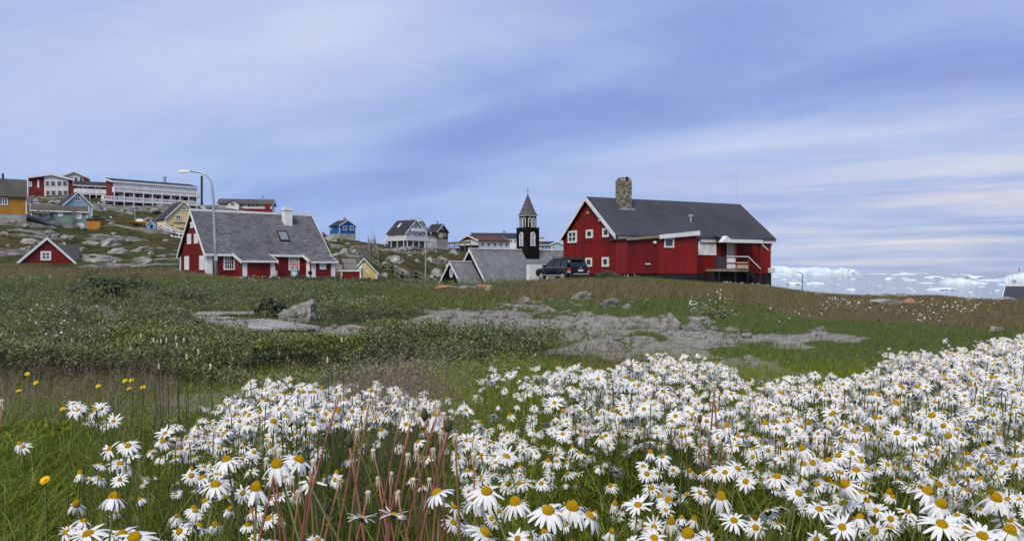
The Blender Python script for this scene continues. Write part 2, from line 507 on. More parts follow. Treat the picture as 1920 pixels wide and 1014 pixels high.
def zt(x, y):
    """ground height"""
    x, y = np.atleast_1d(np.asarray(x, float)), np.atleast_1d(np.asarray(y, float))
    D = np.clip(y, 3.0, 1199.0)
    px = np.clip(CX + FPX * x / D, -2499, 4499)
    i = (px + 2500) / 20.0
    j = (np.log(D) - _lf[0]) / (_lf[1] - _lf[0])
    i0 = np.clip(np.floor(i).astype(int), 0, len(_pf) - 2)
    j0 = np.clip(np.floor(j).astype(int), 0, len(_lf) - 2)
    fi, fj = i - i0, j - j0
    z = (_grid[i0, j0] * (1 - fi) + _grid[i0 + 1, j0] * fi) * (1 - fj) + (_grid[i0, j0 + 1] * (1 - fi) + _grid[i0 + 1, j0 + 1] * fi) * fj
    near = sstep(2, 12, D) * (1 - sstep(75, 110, D))
    far = sstep(78, 130, D) * sstep(1250, 700, px)
    z = z + 0.16 * near * (fbm(x * 0.35, y * 0.35, 3) - 0.5) + 0.05 * (fbm(x * 1.7, y * 1.7, 5) - 0.5)
    crag = fbm(x * 0.09, y * 0.13, 21, 5)
    z = z + far * (2.6 * (crag - 0.5) + 0.9 * np.abs(fbm(x * 0.25, y * 0.25, 33) - 0.5))
    bd = bedrock(x, y) * far
    z = z + bd * (.55 + .5 * fbm(x * .5, y * .5, 71, 3)) + far * .25 * (fbm(x * .7, y * .7, 35, 3) - .5)
    grv = near * (1 - sstep(16, 30, D)) * .20 * (np.abs(fbm(x * 2.0, y * 2.0, 19, 4) - .5) * 2 - .3)
    z = z + grv
    coast = sstep(1450, 1550, px) * sstep(36, 46, D) * (1 - sstep(60, 80, D))
    z = z + coast * 0.35 * (fbm(x * 0.22, y * 0.22, 41) - 0.5)
    return z


def z1(x, y):
    return float(zt(x, y)[0])


def soft(px, py, cx, cy, rx, ry, n=0.0):
    """1 inside a soft-edged patch, 0 outside"""
    d = ((px - cx) / rx) ** 2 + ((py - cy) / ry) ** 2
    return 1 - sstep(0.55, 1.25, d + n)


def zones(x, y, z):
    """cover of the open ground: bare gravel, dry brown grass, willow scrub (the rest is green grass)"""
    px, py = pxpy(x, y, z)
    n = (fbm(x * 0.9, y * 0.45, 61, 4) - 0.5) * 2.6 + (fbm(x * 2.6, y * 1.3, 64, 4) - 0.5) * 4.2
    n2 = (fbm(x * 0.25, y * 0.16, 77, 4) - 0.5) * 2.4
    gr = np.zeros_like(px)
    for c in ((1090, 618, 270, 22), (1230, 642, 230, 24), (1450, 640, 150, 16), (905, 594, 120, 11), (190, 587, 70, 10), (360, 596, 60, 9),
              (640, 622, 70, 10), (1010, 580, 80, 14), (410, 755, 70, 14), (1470, 700, 160, 22), (590, 735, 130, 10), (860, 690, 70, 7), (110, 930, 120, 40)):
        gr = np.maximum(gr, soft(px, py, *c, n))
    br = np.zeros_like(px)
    for c in ((160, 506, 420, 12), (1220, 546, 300, 20), (1740, 582, 320, 30), (1470, 562, 140, 18), (60, 555, 110, 14), (1040, 532, 100, 9), (560, 525, 200, 5), (1860, 598, 150, 20)):
        br = np.maximum(br, soft(px, py, *c, n2 * 0.8))
    sc = (1 - sstep(930, 1080, px + 60 * n)) * sstep(522, 548, py + 8 * n2) * (1 - sstep(715, 735, py))
    sc = np.maximum(sc * (1 - soft(px, py, 820, 560, 300, 20, n2 * 0.5)), soft(px, py, 880, 650, 190, 45, n))
    sc = np.maximum(sc, soft(px, py, 1080, 672, 110, 16, n))
    sc = sc * (1 - 0.9 * soft(px, py, 470, 612, 100, 16)) * (1 - gr)
    br = br * (1 - gr) * (1 - 0.7 * sc)
    return gr, br, sc


# ---- the sheet of ground
def axis(spec):
    out = [spec[0][0]]
    for start, end, step in spec:
        n = max(1, int(round((end - start) / step)))
        out += list(np.linspace(start, end, n + 1)[1:])
    return np.array(out)


_xs = axis([(-3000, -600, 240), (-600, -170, 20), (-170, -110, 1.6), (-110, -50, 0.9), (-50, -9, 0.55), (-9, 9, 0.2), (9, 50, 0.6), (50, 110, 2.0), (110, 600, 24), (600, 3000, 240)])
_ys = axis([(-400, -20, 38), (-20, 0, 2), (0, 12, 0.2), (12, 26, 0.35), (26, 90, 0.6), (90, 190, 0.8), (190, 250, 1.2), (250, 420, 8), (420, 1300, 60)])
_X, _Y = np.meshgrid(_xs, _ys)
_gx, _gy = _X.ravel(), _Y.ravel()
_gz = zt(_gx, _gy)
nx, ny = len(_xs), len(_ys)
idx = np.arange(nx * ny).reshape(ny, nx)
q = np.stack([idx[:-1, :-1], idx[:-1, 1:], idx[1:, 1:], idx[1:, :-1]], -1).reshape(-1, 4)
_T = np.concatenate([q[:, [0, 1, 2]], q[:, [0, 2, 3]]])

gm = bpy.data.materials.new('ground_cover')
gm.use_nodes = True
t = NT(gm.node_tree)
b = gm.node_tree.nodes['Principled BSDF']
b.inputs['Roughness'].default_value = 0.95
b.inputs['Specular IOR Level'].default_value = 0.1
oc = t.n('ShaderNodeTexCoord').outputs['Object']
zn = t.n('ShaderNodeVertexColor', None, layer_name='cover').outputs[0]
zs = t.n('ShaderNodeSeparateColor', {0: zn}).outputs
n1 = t.noise(oc, 1.1, 8.0, 0.65).outputs[0]
n2 = t.noise(oc, 6.5, 8.0, 0.7).outputs[0]
n3 = t.noise(oc, 0.12, 8.0, 0.7).outputs[0]
n4 = t.noise(oc, 38.0, 5.0, 0.7).outputs[0]
green = t.mix(n1, (0.052, 0.085, 0.018), (0.090, 0.105, 0.028))
green = t.mix(t.range(n2, 0.45, 0.7, 0, 0.6), green, (0.026, 0.040, 0.014))
brown = t.mix(n1, (0.135, 0.095, 0.050), (0.095, 0.085, 0.036))
brown = t.mix(t.range(n2, 0.4, 0.7, 0, 0.6), brown, (0.055, 0.050, 0.026))
gravel = t.mix(t.range(n2, 0.3, 0.7), (0.37, 0.35, 0.315), (0.235, 0.222, 0.198))
gravel = t.mix(t.range(n4, 0.42, 0.68, 0, 0.75), gravel, (0.125, 0.118, 0.105))
gravel = t.mix(t.range(t.noise(oc, 2.4, 8.0, 0.75).outputs[0], 0.50, 0.64, 0, 0.85), gravel, (0.085, 0.083, 0.055))
gravel = t.mix(t.range(t.noise(oc, 0.7, 4.0, 0.6).outputs[0], 0.45, 0.65, 0, 0.5), gravel, (0.20, 0.195, 0.185))
scrub = t.mix(n2, (0.036, 0.045, 0.020), (0.065, 0.070, 0.036))
col = t.mix(t.range(t.math('ADD', zs[1], t.math('MULTIPLY', t.math('SUBTRACT', n1, 0.5), 0.9)), 0.3, 0.7), green, brown)
col = t.mix(zs[2], col, scrub)
gmask = t.range(t.math('ADD', zs[0], t.math('MULTIPLY', t.math('SUBTRACT', n2, 0.5), 0.7)), 0.35, 0.62)
col = t.mix(gmask, col, gravel)
# the far hillside: turf, moss and bare patches; dark blotches paint in shadow contrast
hill = t.mix(t.range(n3, 0.38, 0.60), (0.042, 0.064, 0.014), (0.088, 0.064, 0.026))
hill = t.mix(t.range(t.noise(oc, 0.55, 8.0, 0.75).outputs[0], 0.42, 0.60, 0, 0.9), hill, (0.017, 0.021, 0.009))
hill = t.mix(t.range(t.noise(oc, 1.7, 6.0, 0.75).outputs[0], 0.46, 0.66, 0, 0.6), hill, (0.058, 0.066, 0.022))
stone = t.mix(t.range(t.noise(oc, 0.8, 9.0, 0.75).outputs[0], 0.36, 0.62), (0.25, 0.243, 0.23), (0.085, 0.083, 0.077))
stone = t.mix(t.range(t.noise(t.n('ShaderNodeMapping', {'Vector': oc, 'Scale': (0.3, 0.3, 2.2), 'Rotation': (0.2, 0.5, 0)}).outputs[0], 2.0, 6.0, 0.7).outputs[0], 0.52, 0.62, 0, 0.8), stone, (0.035, 0.035, 0.033))
ra = t.n('ShaderNodeAttribute', None, attribute_name='bedrock').outputs['Fac']
hill = t.mix(t.range(t.math('ADD', ra, t.math('MULTIPLY', t.math('SUBTRACT', t.noise(oc, 1.2, 7.0, 0.7).outputs[0], 0.5), 0.9)), 0.45, 0.6), hill, stone)
depth = t.n('ShaderNodeSeparateXYZ', {0: oc}).outputs[1]
col = t.mix(t.range(depth, 72, 88), col, hill)
gm.node_tree.links.new(col, b.inputs['Base Color'])
hh = t.math('ADD', t.math('ADD', n2, t.math('MULTIPLY', n4, 0.5)), t.math('MULTIPLY', t.math('MULTIPLY', t.noise(oc, 0.9, 6.0, 0.7).outputs[0], 9.0), t.range(depth, 72, 95)))
gm.node_tree.links.new(t.n('ShaderNodeBump', {'Strength': 0.7, 'Distance': 0.06, 'Height': hh}).outputs[0], b.inputs['Normal'])
MATS['ground_cover'] = gm
me = tri_mesh('ground', np.stack([_gx, _gy, _gz], 1), _T, ['ground_cover'], smooth=True)
gr, br, sc = zones(_gx, _gy, _gz)
ca = me.color_attributes.new('cover', 'FLOAT_COLOR', 'POINT')
ca.data.foreach_set('color', np.stack([gr, br, sc, np.ones_like(gr)], 1).astype(np.float32).ravel())
ra_ = me.attributes.new('bedrock', 'FLOAT', 'POINT')
ra_.data.foreach_set('value', bedrock(_gx, _gy).astype(np.float32))
ground = link('ground', me, kind='structure')

# ---- the sea
SEA = CZ - 20.0
wm = bpy.data.materials.new('sea_water')
wm.use_nodes = True
t = NT(wm.node_tree)
b = wm.node_tree.nodes['Principled BSDF']
b.inputs['Base Color'].default_value = (0.030, 0.062, 0.095, 1)
b.inputs['Roughness'].default_value = 0.08
b.inputs['IOR'].default_value = 1.33
oc = t.n('ShaderNodeTexCoord').outputs['Object']
wv = t.n('ShaderNodeMapping', {'Vector': oc, 'Scale': (0.35, 1, 1)}).outputs[0]
hgt = t.math('ADD', t.noise(wv, 0.35, 5.0).outputs[0], t.math('MULTIPLY', t.noise(wv, 0.012, 4.0).outputs[0], 6.0))
wm.node_tree.links.new(t.n('ShaderNodeBump', {'Strength': 0.08, 'Distance': 1.0, 'Height': hgt}).outputs[0], b.inputs['Normal'])
MATS['sea_water'] = wm
MB().add([(-60000, -3000, SEA), (60000, -3000, SEA), (60000, 90000, SEA), (-60000, 90000, SEA)], [(0, 1, 2, 3)]).build('sea', 'sea_water', kind='structure')

# ------------------------------------------------------------------ building kit
V3 = Vector


class House:
    """a building with its near front corner at local (0,0,0); local x runs along the front, y away from it"""
    def __init__(s, name, label, cat, px, D, zb, th, group=None):
        s.th, s.zb = th, zb
        s.x0, s.y0 = (px - CX) / FPX * D, D
        s.o = thing(name, label, cat, (s.x0, s.y0, zb), th, group)
        s.M = Matrix.Translation((s.x0, s.y0, zb)) @ Matrix.Rotation(th, 4, 'Z')
        s.Mi = s.M.inverted()

    def reach(s, px, start=(0, 0), d=(1, 0)):
        """distance from a local point along a local direction to column px"""
        o = s.M @ V3((start[0], start[1], 0))
        e = (s.M.to_3x3() @ V3((d[0], d[1], 0)))
        k = (px - CX) / FPX
        return (k * o.y - o.x) / (e.x - k * e.y)

    def h(s, py, x=0.0, y=0.0):
        """local height that row py shows above the local point (x, y)"""
        D = (s.M @ V3((x, y, 0))).y
        return CZ + (HY - py) / FPX * D - s.zb

    def hit(s, F, px, py):
        """where the sight line through (px, py) meets the plane of frame F"""
        o = s.M @ F[0]
        m3 = s.M.to_3x3()
        n = m3 @ F[3]
        d = V3(((px - CX) / FPX, 1.0, (HY - py) / FPX))
        c = V3((0, 0, CZ))
        k = (o - c).dot(n) / d.dot(n)
        q = s.Mi @ (c + d * k) - F[0]
        return q.dot(F[1]), q.dot(F[2])

    def dims(s, L, Wd):
        s.L, s.Wd = L, Wd
        s.front = (V3((0, 0, 0)), V3((1, 0, 0)), V3((0, 0, 1)), V3((0, -1, 0)))
        s.left = (V3((0, Wd, 0)), V3((0, -1, 0)), V3((0, 0, 1)), V3((-1, 0, 0)))
        s.right = (V3((L, 0, 0)), V3((0, 1, 0)), V3((0, 0, 1)), V3((1, 0, 0)))

    def gable(s, L, Wd, he, hr, wall='white_cladding', roof='roof_dark', trim='white_paint', ov=0.35, og=0.3, rt=0.12, bw=0.22, found=0.0, fmat='concrete',
              corner=0.12, ridge=None, deep=2.5, eboard=None, axis='x'):
        s.dims(L, Wd)
        s.he, s.hr = he, hr
        o = s.o
        if found > 0:
            MB().box(0.03, L - 0.03, 0.03, Wd - 0.03, -deep, found).build('foundation', fmat, o)
        base = found if found > 0 else -deep
        if axis == 'x':
            A, Bn, U, Vv = L, Wd, V3((1, 0, 0)), V3((0, 1, 0))
        else:
            A, Bn, U, Vv = Wd, L, V3((0, 1, 0)), V3((1, 0, 0))
        Z = V3((0, 0, 1))
        sec = lambda pts: [Vv * a + Z * b for a, b in pts]
        MB().prism(sec([(0, base), (Bn, base), (Bn, he), (Bn / 2, hr), (0, he)]), U * A).build('wall', wall, o)
        k = (hr - he) / (Bn / 2)
        e = 0.03
        lo = he - ov * k + e
        pts = [(-ov, lo), (Bn / 2, hr + e), (Bn + ov, lo), (Bn + ov, lo + rt), (Bn / 2, hr + e + rt), (-ov, lo + rt)]
        rf = MB().prism([p - U * og for p in sec(pts)], U * (A + 2 * og)).build('roof', roof, o)
        s.roof = rf
        for end in (0, 1):                         # bargeboards close each gable end
            x = -og - 0.05 if end == 0 else A + og
            for sd in (0, 1):
                a0 = -ov if sd == 0 else Bn + ov
                q = sec([(a0, lo + rt + 0.02), (Bn / 2, hr + e + rt + 0.02), (Bn / 2, hr + e + rt - bw), (a0, lo + rt - bw)])
                MB().prism([p + U * x for p in q], U * 0.05).build('bargeboard', trim, o)
        if corner:
            for a in (0, A):
                for bb in (0, Bn):
                    c0 = U * a + Vv * bb
                    MB().box(c0.x - 0.03 - (corner if a and axis == 'x' or bb and axis == 'y' else 0), c0.x + 0.03 + (0 if a and axis == 'x' or bb and axis == 'y' else corner),
                             c0.y - 0.03 - (corner if bb and axis == 'x' or a and axis == 'y' else 0), c0.y + 0.03 + (0 if bb and axis == 'x' or a and axis == 'y' else corner), base, he).build('corner_board', trim, o)
        if ridge:
            c = Vv * (Bn / 2) + Z * (hr + e + rt + 0.03)
            MB().beam(c - U * (og + 0.06), c + U * (A + og + 0.06), 0.34, 0.22).build('ridge_cap', ridge, rf)
        if eboard:
            for sd in (0, 1):
                y = -ov - 0.04 if sd == 0 else Bn + ov
                q = sec([(y, lo - 0.06), (y + 0.04, lo - 0.06), (y + 0.04, lo + rt + 0.01), (y, lo + rt + 0.01)])
                MB().prism([p - U * og for p in q], U * (A + 2 * og)).build('eave_board', eboard, rf)
        sl = V3((0, Bn / 2, hr - he)).normalized() if axis == 'x' else V3((Bn / 2, 0, hr - he)).normalized()
        top = Vv * 0 + Z * (he + e + rt)
        s.slope = (top, U, sl, (U.cross(sl)).normalized() if axis == 'x' else sl.cross(U).normalized() * -1)
        return s

    def win(s, F, x0, y0, x1, y1, nx=2, ny=2, fw=0.09, frame='white_paint', glass='glass', bar=0.04, proud=0.075, name='window', sill=False, label=None):
        a0, b0 = s.hit(F, x0, y1)
        a1, b1 = s.hit(F, x1, y0)
        return window(s.o, F, min(a0, a1), max(a0, a1), min(b0, b1), max(b0, b1), nx, ny, fw, frame, glass, bar, proud, name, label)

    def rect(s, F, x0, y0, x1, y1, name, material, c0=0.0, c1=0.05, parent=None, label=None):
        a0, b0 = s.hit(F, x0, y1)
        a1, b1 = s.hit(F, x1, y0)
        return MB().box(min(a0, a1), max(a0, a1), min(b0, b1), max(b0, b1), c0, c1, F).build(name, material, parent or s.o, label=label)


def window(par, F, a0, a1, b0, b1, nx=2, ny=2, fw=0.09, frame='white_paint', glass='glass', bar=0.04, proud=0.075, name='window', label=None):
    m = MB()
    m.box(a0, a1, b0, b0 + fw, -0.02, proud, F).box(a0, a1, b1 - fw, b1, -0.02, proud, F)
    m.box(a0, a0 + fw, b0 + fw, b1 - fw, -0.02, proud - 0.002, F).box(a1 - fw, a1, b0 + fw, b1 - fw, -0.02, proud - 0.002, F)
    for i in range(1, nx):
        x = a0 + fw + (a1 - a0 - 2 * fw) * i / nx
        m.box(x - bar / 2, x + bar / 2, b0 + fw, b1 - fw, -0.02, proud - 0.012, F)
    for j in range(1, ny):
        z = b0 + fw + (b1 - b0 - 2 * fw) * j / ny
        m.box(a0 + fw, a1 - fw, z - bar * 0.4, z + bar * 0.4, -0.02, proud - 0.017, F)
    w = m.build(name, frame, par, label=label)
    MB().box(a0 + fw, a1 - fw, b0 + fw, b1 - fw, -0.01, 0.045, F).build('pane', glass, w)
    return w


def battens(par, F, a0, a1, b0, top, step=0.27, w=0.06, d=0.025, material='red_paint_bright', name='wall_battens'):
    m = MB()
    n = int((a1 - a0) / step)
    for i in range(n + 1):
        a = a0 + (a1 - a0) * (i + 0.5) / (n + 1)
        b1 = top(a) if callable(top) else top
        if b1 - b0 > 0.1:
            m.box(a - w / 2, a + w / 2, b0, b1, 0.0, d + 0.004 * random.random(), F)
    return m.build(name, material, par, kind='stuff')


# ------------------------------------------------------------------ the red house with the slate roof
h = House('red_house', 'dark red house with long grey slate roof and white chimney behind street lamp', 'house', 388, 70, 0.30, R(36.87))
h.gable(11.6, 9.4, 2.10, 6.12, 'red_paint', 'slate', ov=0.25, og=0.25, rt=0.14, bw=0.34, corner=0.0, ridge='white_paint', eboard='white_paint')
# broad white corner boards
for (x0, x1, y0, y1) in ((-0.04, 0.48, -0.04, 0.0), (-0.04, 0.0, 0.0, 0.5), (-0.04, 0.0, 9.1, 9.44), (11.2, 11.64, -0.04, 0.0), (11.6, 11.64, 0.0, 0.4)):
    MB().box(x0, x1, y0, y1, -1, 2.1).build('corner_board', 'white_paint', h.o)
battens(h.o, h.front, 0.5, 11.2, -1, 2.1, 0.2, 0.035, 0.018, 'red_paint')
battens(h.o, h.left, 0.35, 8.9, -1, lambda a: 2.1 + 4.0 * (1 - abs(a - 4.7) / 4.7) - 0.2, 0.2, 0.035, 0.018, 'red_paint')
MB().box(0, 9.4, 2.02, 2.08, 0, 0.05, h.left).build('belt_board', 'red_paint_dull', h.o)
for r_ in ((347, 480, 355, 506), (375, 479, 384, 506)):
    h.win(h.left, *r_, nx=2, ny=1, fw=0.42, glass='glass_curtain', bar=0.12)
for r_ in ((352, 438, 359, 458), (365, 437, 372, 457), (358, 415, 364, 428)):
    h.win(h.left, *r_, nx=2, ny=1, fw=0.34, glass='glass_curtain', bar=0.10)
h.win(h.front, 419, 479, 440, 506, nx=4, ny=3, fw=0.13, bar=0.05)
h.win(h.front, 541, 481, 561, 507, nx=4, ny=4, fw=0.13, bar=0.05, glass='red_curtain', label='window with red curtains')
# skylight and chimney on the roof
a0, b0 = h.hit(h.slope, 526, 452)
a1, b1 = h.hit(h.slope, 536, 435)
sk = MB()
am, bm_ = (a0 + a1) / 2, (b0 + b1) / 2
for q in ((am - .5, am + .5, bm_ - .75, bm_ - .65), (am - .5, am + .5, bm_ + .65, bm_ + .75), (am - .5, am - .41, bm_ - .65, bm_ + .65), (am + .41, am + .5, bm_ - .65, bm_ + .65)):
    sk.box(*q, -0.05, 0.14, h.slope)
skl = sk.build('skylight', 'dark_metal', h.o)
MB().box(am - .42, am + .42, bm_ - .66, bm_ + .66, -0.02, 0.08, h.slope).build('pane', 'glass_pale', skl)
a0, b0 = h.hit(h.slope, 541, 424)
cp = h.slope[0] + h.slope[1] * a0 + h.slope[2] * b0
ct = 6.95
ch = MB().box(cp.x - .40, cp.x + .40, cp.y, cp.y + .8, cp.z - 0.3, ct - 0.35).box(cp.x - .46, cp.x + .46, cp.y - .06, cp.y + .86, ct - 0.35, ct - 0.18)
ch.box(cp.x - .42, cp.x + .42, cp.y - .02, cp.y + .82, ct - 0.18, ct).build('chimney', 'white_paint', h.o)
MB().box(cp.x - .52, cp.x + .52, cp.y - 0.05, cp.y + .02, cp.z - 0.05, cp.z + .09).build('chimney_flashing', 'galvanised', h.o)
# two lean-to porches
for (pa, pb, wn, pp) in ((440, 499, None, 2.3), (570, 613, (599, 491, 611, 505), 1.9)):
    xa, xb = h.reach(pa), h.reach(pb)
    zt_, zl = 2.02, 1.36
    side = [V3((0, 0.0, -1)), V3((0, -pp, -1)), V3((0, -pp, zl)), V3((0, 0.0, zt_))]
    pw = MB().prism([p + V3((xa, 0, 0)) for p in side], (xb - xa, 0, 0)).build('porch', 'red_paint', h.o)
    Fp = (V3((xa, -pp, 0)), V3((1, 0, 0)), V3((0, 0, 1)), V3((0, -1, 0)))
    battens(pw, Fp, 0.4, xb - xa - 0.4, -1, zl, 0.2, 0.035, 0.018, 'red_paint')
    k = (zt_ - zl) / pp
    slab = [V3((xa - .2, 0.28, zt_ + .28 * k + .04)), V3((xa - .2, -pp - .25, zl - .25 * k + .04)), V3((xa - .2, -pp - .25, zl - .25 * k + .14)), V3((xa - .2, 0.28, zt_ + .28 * k + .14))]
    MB().prism(slab, (xb - xa + .4, 0, 0)).build('porch_roof', 'slate', pw)
    MB().box(xa - .2, xb + .2, -pp - .29, -pp - .25, zl - .25 * k - 0.02, zl - .25 * k + .16).build('eave_board', 'white_paint', pw)
    for x in (xa - .25, xb + .2):
        bd = [V3((x, 0.3, zt_ + .30 * k - .10)), V3((x, -pp - .29, zl - .29 * k - .10)), V3((x, -pp - .29, zl - .29 * k + .17)), V3((x, 0.3, zt_ + .3 * k + .17))]
        MB().prism(bd, (0.05, 0, 0)).build('bargeboard', 'white_paint', pw)
    for x in (xa, xb - .38):
        MB().box(x - 0.02, x + .40, -pp - .04, -pp, -1, zl - .02).build('corner_board', 'white_paint', pw)
    if wn:
        h.win(Fp, *wn, nx=1, ny=1, fw=0.13, glass='glass_curtain')
        MB().box(xa - .05, xa - .002, -pp + .3, -pp + 1.2, -1, 1.35).build('door', 'white_paint', pw)
MB().box(-.2, -.08, -.3, -.2, -.5, .6).build('downpipe', 'white_paint', h.o)
HL = h

# ------------------------------------------------------------------ the red house with the stone chimney
h = House('red_house', 'bright red board house with dark felt roof and tall stone chimney above the sea', 'house', 1155, 62, -0.20, R(25.8))
Wd = h.reach(1056, d=(0, 1))
L = h.reach(1447)
HE, HR = 3.95, 7.16
FO = 0.78
h.gable(L, Wd, HE, HR, 'red_paint', 'roof_felt', ov=0.30, og=0.25, rt=0.12, bw=0.36, found=FO, fmat='foundation_black', corner=0)
MB().box(L - .12, L + .03, -.03, 0, FO, HE).box(L, L + .03, 0, .12, FO, HE).build('corner_board', 'white_paint', h.o)
kk = (HR - HE) / (Wd / 2)
MB().box(0, Wd, HE - 0.52, HE - 0.48, 0, 0.05, h.left).build('belt_board', 'red_paint', h.o)
battens(h.o, h.left, 0.15, Wd - 0.15, FO, lambda a: HE + kk * (Wd / 2 - abs(a - Wd / 2)) - 0.05, 0.30, 0.11, 0.04)  # brighter red than the wall, painting in the bright and dark batten lines
RH = h
for r_, nn in (((1066, 432, 1082, 456), (2, 2)), ((1100, 430, 1112, 447), (1, 1)), ((1131, 427, 1143, 445), (1, 1)), ((1099, 483, 1111, 500), (1, 1)), ((1130, 482, 1142, 500), (1, 1))):
    h.win(h.left, *r_, nx=nn[0], ny=nn[1], fw=0.17, bar=0.09, proud=0.10)
h.rect(h.left, 1101, 396, 1105, 402, 'gable_vent', 'gutter', 0, 0.12)
h.rect(h.left, 1125, 411, 1128, 415, 'wall_lamp', 'lamp_white', 0, 0.18)
h.rect(h.left, 1154, 443, 1156, 447, 'wall_lamp', 'lamp_white', 0.03, 0.18)
# front extension with a roof that climbs to the right
EX = 1.5
Fe = (V3((0, -EX, 0)), V3((1, 0, 0)), V3((0, 0, 1)), V3((0, -1, 0)))
a0, b0 = 0.0, 0.0
xe, ze1 = h.hit(Fe, 1307, 437)
_, ze0 = h.hit(Fe, 1158, 449.5)
xm, _ = h.hit(Fe, 1233, 446)
zm = ze0 + (ze1 - ze0) * xm / xe
top = lambda a: ze0 + (ze1 - ze0) * a / xe
MB().box(0.03, xe - 0.03, -EX + 0.03, 0.03, -2.5, FO).build('extension_foundation', 'foundation_black', h.o)
ex = MB().prism([V3((0.0, -EX, FO)), V3((xe, -EX, FO)), V3((xe, -EX, ze1)), V3((0.0, -EX, ze0))], (0, EX, 0)).build('extension', 'red_paint_bright', h.o)
battens(ex, Fe, xm + 0.05, xe - 0.05, FO, lambda a: top(a) - 0.02, 0.12, 0.035, 0.012, 'red_paint_bright')
MB().box(0.02, xm, FO, ze0 - 0.03, 0.0, 0.035, Fe).build('wall_panel', 'red_paint', ex)
battens(ex, Fe, 0.15, xm - 0.1, FO, lambda a: ze0 - 0.06, 0.2, 0.03, 0.05, 'red_paint', 'panel_battens')
MB().prism([V3((-.15, -EX - .2, ze0 + .02)), V3((xe + .12, -EX - .2, ze1 + .02)), V3((xe + .12, -EX - .2, ze1 + .14)), V3((-.15, -EX - .2, ze0 + .14))], (0, EX + .9, 0)).build('extension_roof', 'roof_felt', ex)
MB().prism([V3((xm, -EX - .25, zm - .16)), V3((xe + .12, -EX - .25, ze1 - .18)), V3((xe + .12, -EX - .25, ze1 + .19)), V3((xm, -EX - .25, zm + .16))], (0, .05, 0)).build('fascia_board', 'white_paint', ex)
MB().prism([V3((-.15, -EX - .25, ze0 - .04)), V3((xm, -EX - .25, zm - .08)), V3((xm, -EX - .25, zm + .12)), V3((-.15, -EX - .25, ze0 + .13))], (0, .05, 0)).build('gutter', 'gutter', ex)
h.win(Fe, 1245, 446, 1263, 464, nx=1, ny=1, fw=0.12, label='small square window with dark glass')
MB().tube([V3((xm - .4, -EX - .25, zm - .45)), V3((xm - .4, -EX - .02, zm - .45))], 0.11, 10).build('wall_lamp', 'lamp_white', ex)
for px_ in (1211, 1216):
    a_, b_ = h.hit(Fe, px_, 495)
    MB().tube([V3((a_, -EX - .14, b_)), V3((a_, -EX, b_))], 0.07, 8).build('wall_vent', 'lamp_white', ex)
# gutter coloured boards under the main eave, left of the white fascia
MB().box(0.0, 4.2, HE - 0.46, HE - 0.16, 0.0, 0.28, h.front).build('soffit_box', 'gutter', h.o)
# main front wall, right of the extension
xw, _ = h.hit(h.front, 1312, 480)
battens(h.o, h.front, xw + .1, L - .15, FO, HE - 0.5, 0.30, 0.11, 0.04)
MB().box(xw, L + .2, HE - 0.50, HE - 0.16, 0.0, 0.20, h.front).build('soffit_box', 'white_cladding', h.o)
h.win(h.front, 1309, 447, 1342, 478, nx=2, ny=2, fw=0.16, bar=0.10, glass='glass_curtain', label='wide white window with pale curtains')
# porch: door, canopy, platform, rails and steps
xd0, zd0 = h.hit(h.front, 1362, 504)
xd1, zd1 = h.hit(h.front, 1379, 452)
dr = MB().box(xd0, xd1, zd0, zd1, 0.0, 0.08, h.front).build('door', 'white_paint', h.o)
MB().box(xd0 + .12, xd1 - .12, zd0 + .1, zd1 - .12, 0.08, 0.10, h.front).build('door_panel', 'white_cladding', dr)
MB().box(xd1 - .20, xd1 - .12, zd0 + .95, zd0 + 1.05, 0.08, 0.15, h.front).build('handle', 'dark_metal', dr)
PD = 1.7
Fq = (V3((0, -PD, 0)), V3((1, 0, 0)), V3((0, 0, 1)), V3((0, -1, 0)))
xp0, zc0 = h.hit(Fq, 1352, 453)
xp1, zc1 = h.hit(Fq, 1428, 453)
xg, zg = h.hit(Fq, 1377, 440)
cn = MB()
zf = zc0 - 0.03
cn.prism([V3((xp0 + .9, -PD, zf + .16)), V3((xp1, -PD, zf + .16)), V3((xp1, -PD, zf + .24)), V3((xp0 + .9, -PD, zf + .24))], (0, 0.001, 0))
cn = MB().prism([V3((xp0 + .5, -PD - .1, zf + .14)), V3((xp0 + .5, 0.1, zf + .62)), V3((xp0 + .5, 0.1, zf + .70)), V3((xp0 + .5, -PD - .1, zf + .22))], (xp1 - xp0 - .5, 0, 0))
can = cn.build('canopy', 'roof_felt', h.o)
MB().box(xp0 + 0.9, xp1, -PD - .14, -PD - .10, zf - .04, zf + .24).build('canopy_fascia', 'white_cladding', can)
MB().prism([V3((xp0, -PD - .16, zf - .02)), V3((xp0 + 1.1, -PD - .16, zf - .02)), V3((xp0 + 1.0, -PD - .16, zf + .20)), V3((xp0 + .48, -PD - .16, zf + .52))], (0, .5, 0)).build('canopy_gable', 'white_paint', can)
zfl = zd0
xq = lambda p_: h.hit(Fq, p_, 500)[0]
qa, qb, qc, qd = xq(1348), xq(1362), xq(1381), xq(1403)
plat = MB()
for i in range(9):
    y0 = -PD + i * PD / 9
    plat.box(qa, qd + .1, y0, y0 + PD / 9 - .012, zfl - .10, zfl - .02)
plat.box(qa, qd + .1, -PD + .02, -.02, zfl - .22, zfl - .11)
po = plat.build('porch_deck', 'gutter', h.o)
for x in (qa + .05, qc - .1, qd - .05):
    MB().box(x, x + .1, -PD + .03, -PD + .13, -1.5, zfl - .10).build('deck_post', 'foundation_black', po)
MB().box(qa + .02, qb - .02, -PD + .05, -PD + .5, zfl - .02, zfl + .98).build('storage_box', 'charcoal_paint', h.o)
MB().box(xp1 - .12, xp1, -PD + .02, -PD + .14, zfl - .6, zf + .1).build('porch_post', 'red_paint', h.o)
